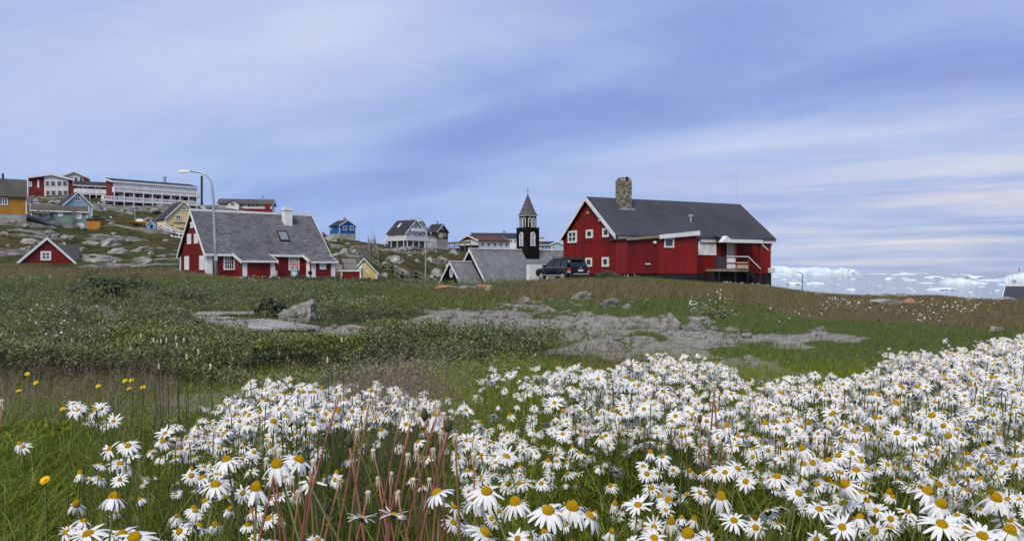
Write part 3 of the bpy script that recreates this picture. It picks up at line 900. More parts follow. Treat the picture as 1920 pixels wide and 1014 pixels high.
MB().box(qc - .12, qc, -PD + .02, -PD + .14, zfl - .1, zf + .1).build('porch_post', 'red_paint', h.o)
xr0, zr = qb, zfl + 1.0
xr1 = qd
MB().box(xr0, xr1, -PD - .03, -PD + .05, zr, zr + .07).build('handrail', 'white_paint', h.o)
MB().box(xr0, xr1 + .02, -PD - .01, -PD + .01, zfl + .42, zfl + .50).build('rail_board', 'red_paint', h.o)
MB().box(qb + .03, qc - .15, -PD - .04, -PD - .01, zfl + .05, zfl + .38).build('rail_panel', 'white_cladding', h.o)
MB().box(qb + .03, qc - .15, -PD - .04, -PD - .01, zfl + .52, zfl + .88).build('rail_panel', 'white_cladding', h.o)
MB().box(qc, xr1 - .1, -PD - .10, -PD - .01, zfl + .02, zfl + .34).build('rail_panel', 'tan_wood', h.o, label='cream panel on the porch rail')
MB().box(qc, xr1 - .1, -PD - .06, -PD - .01, zfl + .46, zfl + .58).build('rail_panel', 'tan_wood', h.o)
MB().box(xr1, xr1 + .09, -PD - .02, -PD + .07, zfl - .1, zr + .05).build('rail_post', 'red_paint', h.o)
zs0 = -0.25
MB().beam((xr1, -PD, zr + .03), (xr1 + 1.35, -PD, zr - 1.0), .09, .07).build('stair_handrail', 'white_paint', h.o)
MB().beam((xr1, -PD, zr - .45), (xr1 + 1.35, -PD, zr - 1.45), .05, .10).build('stair_rail', 'red_paint', h.o)
MB().box(xr1 + 1.31, xr1 + 1.40, -PD - .02, -PD + .07, zs0 + .2, zr - .95).build('stair_post', 'red_paint', h.o)
st = MB().beam((xr1, -PD + .05, zfl - .15), (xr1 + 1.5, -PD + .05, zs0 + .05), .05, .22).beam((xr1, -.15, zfl - .15), (xr1 + 1.5, -.15, zs0 + .05), .05, .22).build('stair_stringer', 'foundation_black', h.o)
for i in range(5):
    f_ = (i + .6) / 5.4
    MB().box(xr1 + 1.5 * f_ - .15, xr1 + 1.5 * f_ + .15, -PD, -.1, zfl - .12 - (zfl - zs0) * f_, zfl - .08 - (zfl - zs0) * f_).build('stair_tread', 'foundation_black', h.o)
MB().box(qa, xp1 - .1, -.9, -.06, -1.5, zfl - .25).build('void_block', 'foundation_black', h.o)  # black block standing in for the dark void under deck and steps
# lean-to bracket and meter box on the right corner
MB().beam((xp1 + .02, -PD + .1, zf - .10), (xp1 + .95, -PD + .25, zf - .62), .10, .20, up=(0, -1, 0)).build('bracket_board', 'white_paint', h.o)
MB().beam((xp1 + .05, -PD + .2, zf - .75), (xp1 + .85, -PD + .3, zf - .55), .07, .07).build('bracket_strut', 'red_paint', h.o)
MB().box(L - .45, L + .12, -.30, -.01, FO + .05, FO + .50).build('meter_box', 'white_cladding', h.o)
# stone chimney on the front slope just below the ridge
a0, b0 = h.hit(h.slope, 1176, 393)
cp = h.slope[0] + h.slope[1] * a0 + h.slope[2] * b0
ct = h.h(333, cp.x, cp.y + .4)
m = MB()
hw = .50
lev = [(cp.z - .25, hw), (cp.z + .8, hw + .01), (cp.z + 1.5, hw - .01), (ct - .42, hw + .02), (ct - .40, hw + .03), (ct - .05, hw - .10), (ct, hw - .12)]
for z_, w_ in lev:
    pass
vs, fs = [], []
NS = 6
ring = []
for i in range(NS):
    ring.append((-1 + 2 * i / NS, -1))
for i in range(NS):
    ring.append((1, -1 + 2 * i / NS))
for i in range(NS):
    ring.append((1 - 2 * i / NS, 1))
for i in range(NS):
    ring.append((-1, 1 - 2 * i / NS))
zz = []
zc = cp.z - .25
while zc < ct - .36:
    zz.append(zc)
    zc += .16
zz += [ct - .34, ct - .18, ct - .02, ct]
for z_ in zz:
    w_ = hw if z_ < ct - .36 else hw + .02 - .17 * ((z_ - ct + .34) / .34)
    for rx_, ry_ in ring:
        j = 0.03 * (random.random() - .5)
        vs.append((cp.x + rx_ * (w_ + j), cp.y + .55 + ry_ * (w_ + j), z_ + .02 * (random.random() - .5)))
nr = len(ring)
for i in range(len(zz) - 1):
    for k_ in range(nr):
        fs.append((i * nr + k_, i * nr + (k_ + 1) % nr, (i + 1) * nr + (k_ + 1) % nr, (i + 1) * nr + k_))
fs.append(tuple(range((len(zz) - 1) * nr, len(zz) * nr)))
chs = m.add(vs, fs).build('chimney', 'chimney_stone', h.o, label='tall weathered stone chimney')
MB().box(cp.x - .75, cp.x + .75, cp.y - .03, cp.y + .03, cp.z - .04, cp.z + .10).build('chimney_flashing', 'galvanised', h.o)
MB().box(cp.x - .07, cp.x + .10, cp.y + .55 - hw - .03, cp.y + .55 - hw + .06, ct - .32, ct + .03).build('chimney_flue', 'black_paint', chs)
a0, b0 = h.hit(h.slope, 1295, 415)
q = h.slope[0] + h.slope[1] * a0 + h.slope[2] * b0
MB().tube([q - V3((0, 0, .1)), q + V3((0, 0, .45))], .09, 10).tube([q + V3((-.2, 0, .45)), q + V3((.2, 0, .50))], .10, 8).build('roof_vent', 'galvanised', h.o)
q = V3((L - .2, Wd / 2, HR + .1))
MB().tube([q, q + V3((0.05, 0, 3.8))], [.014, .007], 6).build('antenna', 'galvanised', h.o)
seams = MB()
nsl = math.hypot(Wd / 2, HR - HE)
for i in range(1, 20):
    seams.box(L * i / 20 - .03, L * i / 20 + .03, -.3, nsl - .05, 0, .014, h.slope)
seams.build('felt_seams', 'roof_felt', h.roof, kind='stuff')
# raised felt fold above the canopy
MB().prism([V3((xp0 - .2, 0.0, HE + .05)), V3((xp1, 0.0, HE + .05)), V3((xp1, .9, HE + .05 + .9 * kk + .12)), V3((xp0 + .6, .9, HE + .05 + .9 * kk + .12))], (0, 0, .08)).build('roof_fold', 'roof_felt', h.o)

# ------------------------------------------------------------------ church
h = House('church', 'low dark church with pale slate roofs and black bell tower beside red house', 'church', 880, 110, -7.0, R(36.87))
s_eave = 5.6
zrid = h.h(467)                         # ridge height above the church floor
L = 21.0
slope_k = 1.14
# move the corner: local (0,0) is the ridge end of the nave gable
he = zrid - s_eave * slope_k
Lc = h.reach(1075)
sec = [V3((0, -s_eave + .3, -2)), V3((0, s_eave - .3, -2)), V3((0, s_eave - .3, he + .2)), V3((0, 0, zrid - .12)), V3((0, -s_eave + .3, he + .2))]
MB().prism([p + V3((.4, 0, 0)) for p in sec], (Lc, 0, 0)).build('nave_wall', 'black_paint', h.o)


def steep_roof(hh, x0, x1, half, zr_, k_, material, name, bw=.42, capped=True):
    zl_ = zr_ - half * k_
    pts = [V3((x0, -half, zl_)), V3((x0, 0, zr_)), V3((x0, half, zl_)), V3((x0, half, zl_ + .16)), V3((x0, 0, zr_ + .16)), V3((x0, -half, zl_ + .16))]
    rf = MB().prism(pts, (x1 - x0, 0, 0)).build(name, material, hh.o)
    for sd in (-1, 1):
        q = [V3((x0 - .06, sd * half, zl_ + .18)), V3((x0 - .06, 0, zr_ + .18)), V3((x0 - .06, 0, zr_ + .18 - bw)), V3((x0 - .06, sd * half, zl_ + .18 - bw))]
        MB().prism(q, (.06, 0, 0)).build('bargeboard', 'white_paint', hh.o)
    if capped:
        MB().beam((x0 - .06, 0, zr_ + .2), (x1, 0, zr_ + .2), .34, .14).build('ridge_cap', 'white_paint', rf)
    return rf


steep_roof(h, -.02, Lc, s_eave, zrid - .1, slope_k, 'slate_pale', 'nave_roof')
# lower porch in front of the gable
al = 2.95
zp = zrid - 1.85
MB().prism([V3((-al, -3.7, -2)), V3((-al, 3.7, -2)), V3((-al, 3.7, zp - 3.9 * 1.07)), V3((-al, 0, zp - .1)), V3((-al, -3.7, zp - 3.9 * 1.07))], (al + .4, 0, 0)).build('porch_wall', 'black_paint', h.o)
steep_roof(h, -al - .35, .38, 4.1, zp - .1, 1.07, 'slate_pale', 'porch_roof', .36)
Fg = (V3((-al, 0, 0)), V3((0, -1, 0)), V3((0, 0, 1)), V3((-1, 0, 0)))
wx, wz = h.hit(Fg, 846.5, 511.5)
m = MB()
m2 = MB()
n = 16
for rr, d0, d1, mm in ((1.0, 0, .06, m),):
    ro = [(.42 * math.cos(2 * math.pi * i / n), .70 * math.sin(2 * math.pi * i / n)) for i in range(n)]
    ri = [(.24 * math.cos(2 * math.pi * i / n), .48 * math.sin(2 * math.pi * i / n)) for i in range(n)]
    pts = [Fg[0] + Fg[1] * (wx + a) + Fg[2] * (wz + b_) + Fg[3] * c for c in (0, .08) for (a, b_) in ro]
    pts += [Fg[0] + Fg[1] * (wx + a) + Fg[2] * (wz + b_) + Fg[3] * c for c in (0, .08) for (a, b_) in ri]
    f_ = []
    for i in range(n):
        j = (i + 1) % n
        f_ += [(n + i, n + j, 3 * n + j, 3 * n + i), (i, j, n + j, n + i), (2 * n + i, 3 * n + i, 3 * n + j, 2 * n + j)]
    m.add(pts, f_)
    m.box(wx - .03, wx + .03, wz - .48, wz + .48, 0, .06, Fg).box(wx - .24, wx + .24, wz - .03, wz + .03, 0, .055, Fg)
    ow = m.build('oval_window', 'white_paint', h.o)
    MB().prism([Fg[0] + Fg[1] * (wx + a) + Fg[2] * (wz + b_) for (a, b_) in ri], Fg[3] * .03).build('pane', 'glass', ow)
# tower
tw = 1.22
u0 = h.reach(987, start=(0, -tw))
tz1 = h.h(427, u0, -tw)
tb = h.h(490, u0, -tw)
x0, x1 = u0, u0 + 2 * tw
tower = MB().box(x0, x1, -tw, tw, tb - 2.2, tz1).build('tower', 'black_paint', h.o)
MB().box(x0 - .06, x1 + .06, -tw - .06, tw + .06, tz1, tz1 + .10).build('tower_ledge', 'roof_dark', tower)
bw_ = .92
bx0, bx1 = (x0 + x1) / 2 - bw_, (x0 + x1) / 2 + bw_
tz2 = h.h(404, u0, -tw)
bel = MB()
for cx_, cy_ in ((bx0, -bw_), (bx1, -bw_), (bx0, bw_), (bx1, bw_)):
    bel.box(cx_ - .12 if cx_ == bx1 else cx_, cx_ if cx_ == bx1 else cx_ + .12, cy_ if cy_ < 0 else cy_ - .12, cy_ + .12 if cy_ < 0 else cy_, tz1 + .1, tz2)
bel.box(bx0 + .005, bx1 - .005, -bw_ + .005, bw_ - .005, tz2 - .30, tz2 - .002)
xc_ = (bx0 + bx1) / 2
for sx_ in (-1, 1):
    bel.box(xc_ - .13, xc_ + .13, sx_ * bw_ - .06, sx_ * bw_ + .06, tz1 + .1, tz2 - .3).box(xc_ + sx_ * bw_ - .06, xc_ + sx_ * bw_ + .06, -.13, .13, tz1 + .1, tz2 - .3)
    for sy_ in (-1, 1):
        bel.box(xc_ + sx_ * (bw_ - .13) - .12, xc_ + sx_ * (bw_ - .13) + .12, sy_ * (bw_ - .13) - .12, sy_ * (bw_ - .13) + .12, tz1 + .1, tz2 - .29)
bel.box(xc_ - .55, xc_ + .55, -.55, .55, tz1 + .1, tz1 + .9)
bel.box(bx0 + .3, bx1 - .3, -bw_ + .3, bw_ - .3, tz1 + .1, tz1 + .14)
belf = bel.build('belfry', 'black_paint', h.o)
for (Fb, ww) in (((V3((bx0, -bw_, 0)), V3((1, 0, 0)), V3((0, 0, 1)), V3((0, -1, 0))), 2 * bw_), ((V3((bx0, bw_, 0)), V3((0, -1, 0)), V3((0, 0, 1)), V3((-1, 0, 0))), 2 * bw_),
                 ((V3((bx1, -bw_, 0)), V3((0, 1, 0)), V3((0, 0, 1)), V3((1, 0, 0))), 2 * bw_), ((V3((bx1, bw_, 0)), V3((-1, 0, 0)), V3((0, 0, 1)), V3((0, 1, 0))), 2 * bw_)):
    for k_ in range(2):      # twin white arches on each side of the belfry
        c_ = ww * (.30 + .40 * k_)
        r_ = .27
        zb_ = tz1 + .14
        zs_ = tz2 - .55
        pts = [Fb[0] + Fb[1] * (c_ - r_) + Fb[2] * zb_]
        pts += [Fb[0] + Fb[1] * (c_ - r_ * math.cos(t_)) + Fb[2] * (zs_ + r_ * math.sin(t_)) for t_ in np.linspace(0, math.pi, 9)]
        pts += [Fb[0] + Fb[1] * (c_ + r_) + Fb[2] * zb_]
        MB().tube([p + Fb[3] * .05 for p in pts], .055, 5).build('belfry_arch', 'white_paint', belf)
MB().lathe((bx0 + bw_, 0, tz2 - .95), [(.34, 0), (.30, .1), (.22, .3), (.10, .5), (.02, .55)], 12).build('bell', 'dark_metal', belf)
for (Fb, px_) in (((V3((x0, -tw, 0)), V3((1, 0, 0)), V3((0, 0, 1)), V3((0, -1, 0))), 1000), ((V3((x0, tw, 0)), V3((0, -1, 0)), V3((0, 0, 1)), V3((-1, 0, 0))), 978)):
    zb_, zs_, r_, c_ = h.h(461, u0, -tw), h.h(440, u0, -tw), .36, tw
    out = [(c_ - r_, zb_)] + [(c_ - r_ * math.cos(t_), zs_ + r_ * math.sin(t_)) for t_ in np.linspace(0, math.pi, 9)] + [(c_ + r_, zb_)]
    fr = MB().tube([Fb[0] + Fb[1] * a + Fb[2] * b_ + Fb[3] * .02 for a, b_ in out], .085, 5)
    fr.box(c_ - .05, c_ + .05, zb_, zs_ + r_ - .02, 0, .05, Fb).box(c_ - r_, c_ + r_, zb_ + 1.15, zb_ + 1.25, 0, .06, Fb)
    aw = fr.build('arched_window', 'white_paint', tower)
    MB().prism([Fb[0] + Fb[1] * a + Fb[2] * b_ for a, b_ in out], Fb[3] * .02).build('pane', 'glass_pale', aw)
sz = h.h(361, u0, -tw)
c_ = V3(((x0 + x1) / 2, 0, 0))
ew = 1.08
vs = [c_ + V3((sx * ew, sy * ew, tz2 + .10)) for sx, sy in ((-1, -1), (1, -1), (1, 1), (-1, 1))] + [c_ + V3((sx * .82, sy * .82, tz2 + .62)) for sx, sy in ((-1, -1), (1, -1), (1, 1), (-1, 1))] + [c_ + V3((0, 0, sz))]
MB().add(vs, [(3, 2, 1, 0), (0, 1, 5, 4), (1, 2, 6, 5), (2, 3, 7, 6), (3, 0, 4, 7), (4, 5, 8), (5, 6, 8), (6, 7, 8), (7, 4, 8)]).build('spire', 'slate', h.o)
MB().box(c_.x - ew + .02, c_.x + ew - .02, -ew + .02, ew - .02, tz2, tz2 + .10).build('cornice', 'white_paint', h.o)
MB().tube([c_ + V3((0, 0, sz - .1)), c_ + V3((0, 0, sz + .95))], .035, 6).lathe(c_ + V3((0, 0, sz + .12)), [(.03, 0), (.10, .08), (.10, .14), (.03, .22)], 8).box(c_.x - .22, c_.x + .22, -.03, .03, sz + .58, sz + .65).build('finial', 'teal_metal', h.o)
# white board panel on the near eave by the car
Fs = (V3((0, -s_eave, 0)), V3((1, 0, 0)), V3((0, 0, 1)), V3((0, -1, 0)))
CHURCH = h
xa = h.reach(993, start=(0, -6.2))
pb = MB().box(xa, xa + 3.4, -6.2, -5.5, -2, h.h(496, xa, -6.2)).build('side_porch', 'white_cladding', h.o)
battens(pb, (V3((xa, -6.2, 0)), V3((1, 0, 0)), V3((0, 0, 1)), V3((0, -1, 0))), .1, 3.3, 0, h.h(497, xa, -6.2), .32, .09, .04, 'white_paint', 'porch_battens')


# ------------------------------------------------------------------ the town on the hillside
def zrow(py, D):
    return CZ + (HY - py) / FPX * D


def simple(name, label, px, D, base, th, far_px, side_px, eave, ridge, wall, roof, axis='x', cat='house', depth=None, length=None, **kw):
    """gable house from its near left corner; far_px ends the front, side_px ends the left gable (or depth gives it)"""
    hh = House(name, label, cat, px, D, zrow(base, D), R(th))
    L_ = length or hh.reach(far_px)
    W_ = depth or hh.reach(side_px, d=(0, 1))
    if th < 0 and side_px and not depth:
        W_ = hh.reach(side_px, start=(L_, 0), d=(0, 1))
    he_ = hh.h(eave[1], *(hh_xy(hh, eave[0], L_)))
    if axis == 'x':
        cx_, cy_ = (0, W_ / 2) if th >= 0 else (L_, W_ / 2)
    else:
        cx_, cy_ = L_ / 2, 0
    hr_ = hh.h(ridge, cx_, cy_)
    hh.gable(L_, W_, he_, hr_, wall, roof, axis=axis, **kw)
    return hh


def hh_xy(hh, where, L_):
    return (0, 0) if where == 'l' else (L_, 0)


# small red gable half hidden by the rise
h = simple('gable_house', 'small red gable house half hidden behind the grassy rise at far left', 38, 84, 512, 30, 137, None, ('l', 489), 447, 'red_paint', 'roof_dark', 'y', depth=5.0, bw=.30, og=.2, ov=.35, corner=0)
h.win(h.front, 76, 471, 96, 488, nx=2, ny=2, fw=.20, bar=.10)
wy0, wy1 = 3.2, 8.5
zr_, ze_ = h.h(459, 4, 6), h.h(489, 4, 3)
xw = h.reach(151, start=(0, 4.5))
MB().prism([V3((2.5, wy0, ze_ - 2.5)), V3((2.5, wy0, ze_)), V3((2.5, 5.8, zr_)), V3((2.5, wy1, ze_)), V3((2.5, wy1, ze_ - 2.5))], (xw - 2.6, 0, 0)).build('wing', 'roof_felt', h.o)

h = simple('orange_house', 'orange house with brown corrugated roof at the edge of the hillside', -70, 105, 409, 33, 50, None, ('r', 369), 333, 'orange_paint', 'roof_brown', depth=8.0, found=.8, og=.1, ov=.3, bw=.2, corner=0.08)
h.win(h.front, -2, 371, 15, 384, nx=3, ny=1, fw=.13, bar=.10)
h.win(h.front, -46, 371, -28, 384, nx=3, ny=1, fw=.13, bar=.10)
q = V3((h.reach(5), 4, h.hr))
MB().tube([q, q + V3((0, 0, .9))], .14, 8).build('chimney', 'dark_metal', h.o)
m = MB()
for i in range(34):
    x = -.05 + (h.L + .1) * i / 33
    m.beam(h.slope[0] + V3((x, 0, 0)) - h.slope[2] * .3, h.slope[0] + V3((x, 0, 0)) + h.slope[2] * (h.slope[2].y and 4.0 / h.slope[2].y), .05, .05)
m.build('roof_ribs', 'roof_brown', h.roof, kind='stuff')

h = simple('gable_house', 'pale blue gable house rising behind the sea green house', 119, 143, 409, 42, 173, None, ('l', 384), 361, 'sky_paint', 'roof_dark', 'y', depth=7.0, found=.5, bw=.26, og=.25, ov=.3)
h.win(h.front, 140, 369, 151, 378, nx=2, ny=1, fw=.16, bar=.10)
h = simple('long_house', 'long sea green house with brown roof beneath the pale blue gable', 58, 128, 431, 29, 164, None, ('r', 398), 385, 'teal_paint', 'roof_brown', depth=5.5, found=.95, fmat='pale_blue_paint', bw=.2, og=.15, ov=.25, eboard='white_paint', corner=.10)
for r_ in ((83, 399, 94, 409), (109, 399, 118, 406), (139, 400, 153, 411)):
    h.win(h.front, *r_, nx=1, ny=1, fw=.2, glass='glass_curtain')
h.rect(h.front, 142, 419, 158, 433, 'door', 'white_paint', -.05, .06)
h.rect(h.front, 134.5, 386, 138, 428, 'chimney_pipe', 'grey_wood', .3, .6)
h = House('timber_deck', 'weathered wooden deck on posts between orange and sea green houses', 'deck', 50, 128, zrow(412, 128), R(4))
L_ = h.reach(92)
zd = h.h(398)
MB().box(0, L_, 0, 1.6, zd - .2, zd).build('deck_floor', 'grey_wood', h.o)
for i in range(5):
    MB().box(L_ * i / 4.2, L_ * i / 4.2 + .12, 0, .12, -2, zd - .2 + (1.0 if i % 2 == 0 else 0)).build('post', 'grey_wood', h.o)
MB().box(0, L_, .02, .10, zd + .72, zd + .80).build('handrail', 'grey_wood', h.o)

h = House('orange_shed', 'small flat orange shed on concrete footing by the sea green house', 'shed', 162, 126, zrow(437, 126), R(8))
L_ = h.reach(188)
h.dims(L_, 2.4)
MB().box(.05, L_ - .05, .05, 2.3, -2, .5).build('foundation', 'concrete', h.o)
MB().prism([V3((0, 0, .5)), V3((0, 2.4, .5)), V3((0, 2.4, h.h(409))), V3((0, 0, h.h(411)))], (L_, 0, 0)).build('wall', 'orange_paint', h.o)
MB().prism([V3((-.2, -.25, h.h(411))), V3((-.2, 2.6, h.h(409))), V3((-.2, 2.6, h.h(409) + .12)), V3((-.2, -.25, h.h(411) + .12))], (L_ + .4, 0, 0)).build('roof', 'roof_dark', h.o)

# hotel with two balcony rows
h = House('balcony_hotel', 'long white hotel with two rows of white balconies on posts on the hilltop', 'hotel', 212, 170, zrow(396, 170), R(44))
L_ = h.reach(369)
W_ = h.reach(199, d=(0, 1))
he_, hr_ = h.h(340), h.h(335.5, 0, W_)
z0, zmid = h.h(377), h.h(359)
h.dims(L_, W_)
MB().box(.5, L_ - .2, 1.2, W_, -6, z0 - .02).build('foundation', 'concrete', h.o)
MB().prism([V3((0, 0, z0)), V3((0, W_, z0)), V3((0, W_, hr_)), V3((0, 0, he_))], (L_, 0, 0)).build('wall', 'red_paint_dull', h.o)
MB().box(.02, L_ - .02, zmid + .95, he_ - .02, 0, .06, h.front).build('upper_cladding', 'white_paint', h.o)
MB().prism([V3((-.4, -.3, he_ - .10)), V3((-.4, W_ + .5, hr_ + .05)), V3((-.4, W_ + .5, hr_ + .30)), V3((-.4, -.3, he_ + .12))], (L_ + .8, 0, 0)).build('roof', 'roof_dark', h.o)
MB().box(-.42, L_ + .42, -.38, -.3, he_ - .22, he_ + .12).build('fascia_board', 'white_paint', h.o)
MB().prism([V3((-.48, -.3, he_ - .22)), V3((-.48, W_ + .5, hr_ - .1)), V3((-.48, W_ + .5, hr_ + .32)), V3((-.48, -.3, he_ + .13))], (.08, 0, 0)).build('bargeboard', 'white_paint', h.o)
PB = 1.5
rl = .95
for lev_, (zfl_, xs_, xe_) in enumerate(((z0, -2.4, L_ + .3), (zmid, -.2, L_ + .2))):
    MB().box(xs_, xe_, -PB, 0 if lev_ else .0, zfl_ - .22, zfl_ - .02).build('balcony_floor', 'white_cladding', h.o)
    n_ = 10
    for i in range(n_):       # one balustrade panel for each bay, with its row of square openings
        a, bq = xs_ + (xe_ - xs_) * i / n_, xs_ + (xe_ - xs_) * (i + 1) / n_
        m = MB()
        m.box(a + .02, bq - .02, -PB - .06, -PB, zfl_ - .10, zfl_ + .30).box(a + .02, bq - .02, -PB - .06, -PB, zfl_ + .70, zfl_ + rl)
        nn = 4
        for j in range(nn + 1):
            xj = a + .02 + (bq - a - .04) * j / nn
            m.box(max(a + .02, xj - .12), min(bq - .02, xj + .12), -PB - .055, -PB - .005, zfl_ + .30, zfl_ + .70)
        m.build('balustrade', 'white_paint', h.o)
    MB().box(xs_, xs_ + .05, -PB, -.02, zfl_ - .1, zfl_ + rl).build('balustrade', 'white_paint', h.o)
for i in range(10):
    x = h.reach([214.5, 233, 251, 269, 286, 303.6, 320.6, 337.5, 353.8, 369][i], start=(0, -PB))
    MB().box(x - .08, x + .08, -PB - .10, -PB + .06, -4, zmid - .05).build('balcony_post', 'white_paint', h.o)
MB().box(-2.3, -2.14, -PB - .08, -PB + .06, -4, z0).build('balcony_post', 'white_paint', h.o)
for a, bq, y0, y1 in ((219, 223, 344, 348.5), (225, 229, 344, 348.5), (258.5, 260, 346, 351), (272, 275.5, 348, 352), (278.5, 281.5, 348, 352), (299.5, 303, 351, 354.5), (305, 309, 351, 354.5), (319.5, 321.5, 351, 356), (347, 351, 354, 358), (353, 357, 354, 358)):
    h.win(h.front, a, y0, bq, y1, nx=1, ny=1, fw=.05, proud=.10)
for i in range(8):
    x = L_ * (.06 + .118 * i)
    window(h.o, h.front, x, x + 1.1 + .4 * (i % 2), z0 + .1, z0 + 1.55, 3, 1, .10, 'white_paint', 'glass_curtain', .08, .08)
q = V3((h.reach(319), W_ * .7, hr_))
MB().tube([q, q + V3((0, 0, 1.1))], .33, 10).tube([q + V3((0, 0, 1.1)), q + V3((0, 0, 1.35))], .40, 10).build('roof_vent', 'galvanised', h.o)
x = L_ + .9
MB().box(x, x + .35, -.4, .0, -3, h.h(330, x, 0)).build('chimney', 'charcoal_paint', h.o)
MB().box(x + .35, x + .6, -.4, .0, -3, h.h(330, x, 0) - .1).build('chimney_casing', 'white_paint', h.o)
MB().beam((L_ + .4, -PB, z0 - .1), (L_ + 3.6, -PB, z0 - 2.6), .1, .7).build('outer_stair', 'white_paint', h.o)

# school buildings
h = simple('school_building', 'red and white gable school building with two rows of windows on the hill', 53, 198, 367, 30, 138, None, ('r', 337), 327, 'red_paint_dull', 'roof_brown', 'y', depth=14, bw=.45, og=.6, ov=.2, corner=0)
a0, _ = h.hit(h.front, 83, 350)
a1, _ = h.hit(h.front, 128, 350)
am = h.L / 2
sl = (h.hr - h.he) / am
tp = lambda a: h.hr - abs(a - am) * sl - .15
MB().prism([V3((a0, -.2, -2)), V3((a1, -.2, -2)), V3((a1, -.2, tp(a1))), V3((am, -.2, tp(am))), V3((a0, -.2, tp(a0)))], (0, .2, 0)).build('white_front', 'white_cladding', h.o)
Fw = (V3((0, -.2, 0)), V3((1, 0, 0)), V3((0, 0, 1)), V3((0, -1, 0)))
for a, bq in ((85, 92.5), (95, 103.5), (107, 115.6), (117.5, 126)):
    h.win(Fw, a, 340, bq, 348.5, nx=1, ny=2, fw=.08)
    h.win(Fw, a + 1, 357.5, bq + 1, 366, nx=1, ny=2, fw=.08)
h.win(h.front, 54.5, 341, 60, 350, nx=2, ny=1, fw=.2)
h.rect(h.front, 70, 337, 73.5, 352, 'door', 'white_paint')
h = simple('school_building', 'white gable hall with red wing rising behind the red school building', 112, 222, 360, 28, 166, None, ('l', 331), 322, 'white_cladding', 'roof_brown', 'y', depth=14, bw=.4, og=.5, ov=.3, corner=0)
h.rect(h.front, 157, 331, 166, 343, 'red_wing', 'red_paint_dull', .0, .3)
for a, bq in ((128, 137), (139, 146), (149, 156)):
    h.win(h.front, a, 332.5, bq, 341, nx=1, ny=2, fw=.1)
h = simple('low_building', 'low dark roofed building with white terrace between school and hotel', 139, 192, 370, 29, 199, None, ('l', 347), 340, 'red_paint_dull', 'roof_dark', 'x', depth=8, og=.2, ov=.5, bw=.2, eboard='white_paint', corner=0)
for a, bq in ((146, 155), (156, 165), (178, 190)):
    h.win(h.front, a, 349.5, bq, 356, nx=2, ny=1, fw=.12)
zt_ = h.h(364)
MB().box(0, h.L + .2, -2.2, 0, zt_ - .2, zt_).build('terrace_floor', 'white_cladding', h.o)
for i in range(5):
    a, bq = h.L * i / 5, h.L * (i + 1) / 5
    MB().box(a + .02, bq - .02, -2.26, -2.2, zt_ + .12, zt_ + 1.25).build('balustrade', 'white_paint', h.o)
    MB().box(a + .5, a + .66, -2.2, -2.04, -4, zt_ - .2).build('terrace_post', 'white_paint', h.o)

h = simple('gable_house', 'cream yellow gable house beside the slate roofed red house', 311, 136, 424, 38, 376, None, ('l', 409), 378.5, 'cream_paint', 'roof_dark', 'y', depth=7, found=.25, bw=.24, og=.25, ov=.2, corner=.1)
h.win(h.front, 340, 386.5, 350, 394.5, nx=2, ny=1, fw=.15, bar=.1)
h.win(h.front, 329, 403, 339.5, 412, nx=2, ny=1, fw=.15, bar=.1)
a0, b0 = h.hit(h.front, 326, 430)
a1, b1 = h.hit(h.front, 349, 419.5)
MB().box(a0, a1, -1.2, 0, b0, b1).build('porch', 'cream_paint', h.o)
MB().box(a0 - .1, a1 + .1, -1.3, 0.02, b1, b1 + .1).build('porch_roof', 'roof_dark', h.o)

h = simple('villa', 'white villa with red balcony seen above the slate roof', 410, 220, 402, 12, 510, None, ('l', 381), 373.5, 'white_cladding', 'roof_brown', 'x', depth=7.5, og=.5, ov=.5, bw=.3, corner=0)
z0 = h.h(398.5)
x0, x1 = h.reach(449), h.reach(511)
MB().box(x0, x1, -1.5, 0, z0 - .1, z0).build('balcony_floor', 'red_paint', h.o)
for i in range(4):
    MB().box(x0 + (x1 - x0) * i / 4 + .01, x0 + (x1 - x0) * (i + 1) / 4 - .01, -1.56, -1.5, z0, z0 + 1.15).build('balustrade', 'red_paint', h.o)
xa, xb = h.reach(427), h.reach(449)
MB().prism([V3((xa, -1.0, -1)), V3((xb, -1.0, -1)), V3((xb, -1.0, h.he - .1)), V3(((xa + xb) / 2, -1.0, h.he + .75)), V3((xa, -1.0, h.he - .1))], (0, 1.3, 0)).build('front_gable', 'white_cladding', h.o)
MB().prism([V3((xa - .3, -1.3, h.he - .25)), V3(((xa + xb) / 2, -1.3, h.he + .75)), V3((xb + .3, -1.3, h.he - .25)), V3((xb + .3, -1.3, h.he - .07)), V3(((xa + xb) / 2, -1.3, h.he + .95)), V3((xa - .3, -1.3, h.he - .07))], (0, 3, 0)).build('gable_roof', 'roof_brown', h.o)
h.win((V3((0, -1, 0)), V3((1, 0, 0)), V3((0, 0, 1)), V3((0, -1, 0))), 432.5, 379, 440, 386, nx=2, ny=1, fw=.12)
for a, bq in ((451, 456), (464, 471), (472, 478), (479, 487)):
    h.win(h.front, a, 382, bq, 388, nx=1, ny=1, fw=.10)
h.rect(h.front, 497, 383, 505, 396, 'red_wing', 'red_paint', 0, .5)
q = V3((h.reach(490), 3.5, h.hr - .2))
MB().box(q.x - .35, q.x + .35, 3.1, 3.9, q.z, q.z + 1.2).build('chimney', 'concrete', h.o)

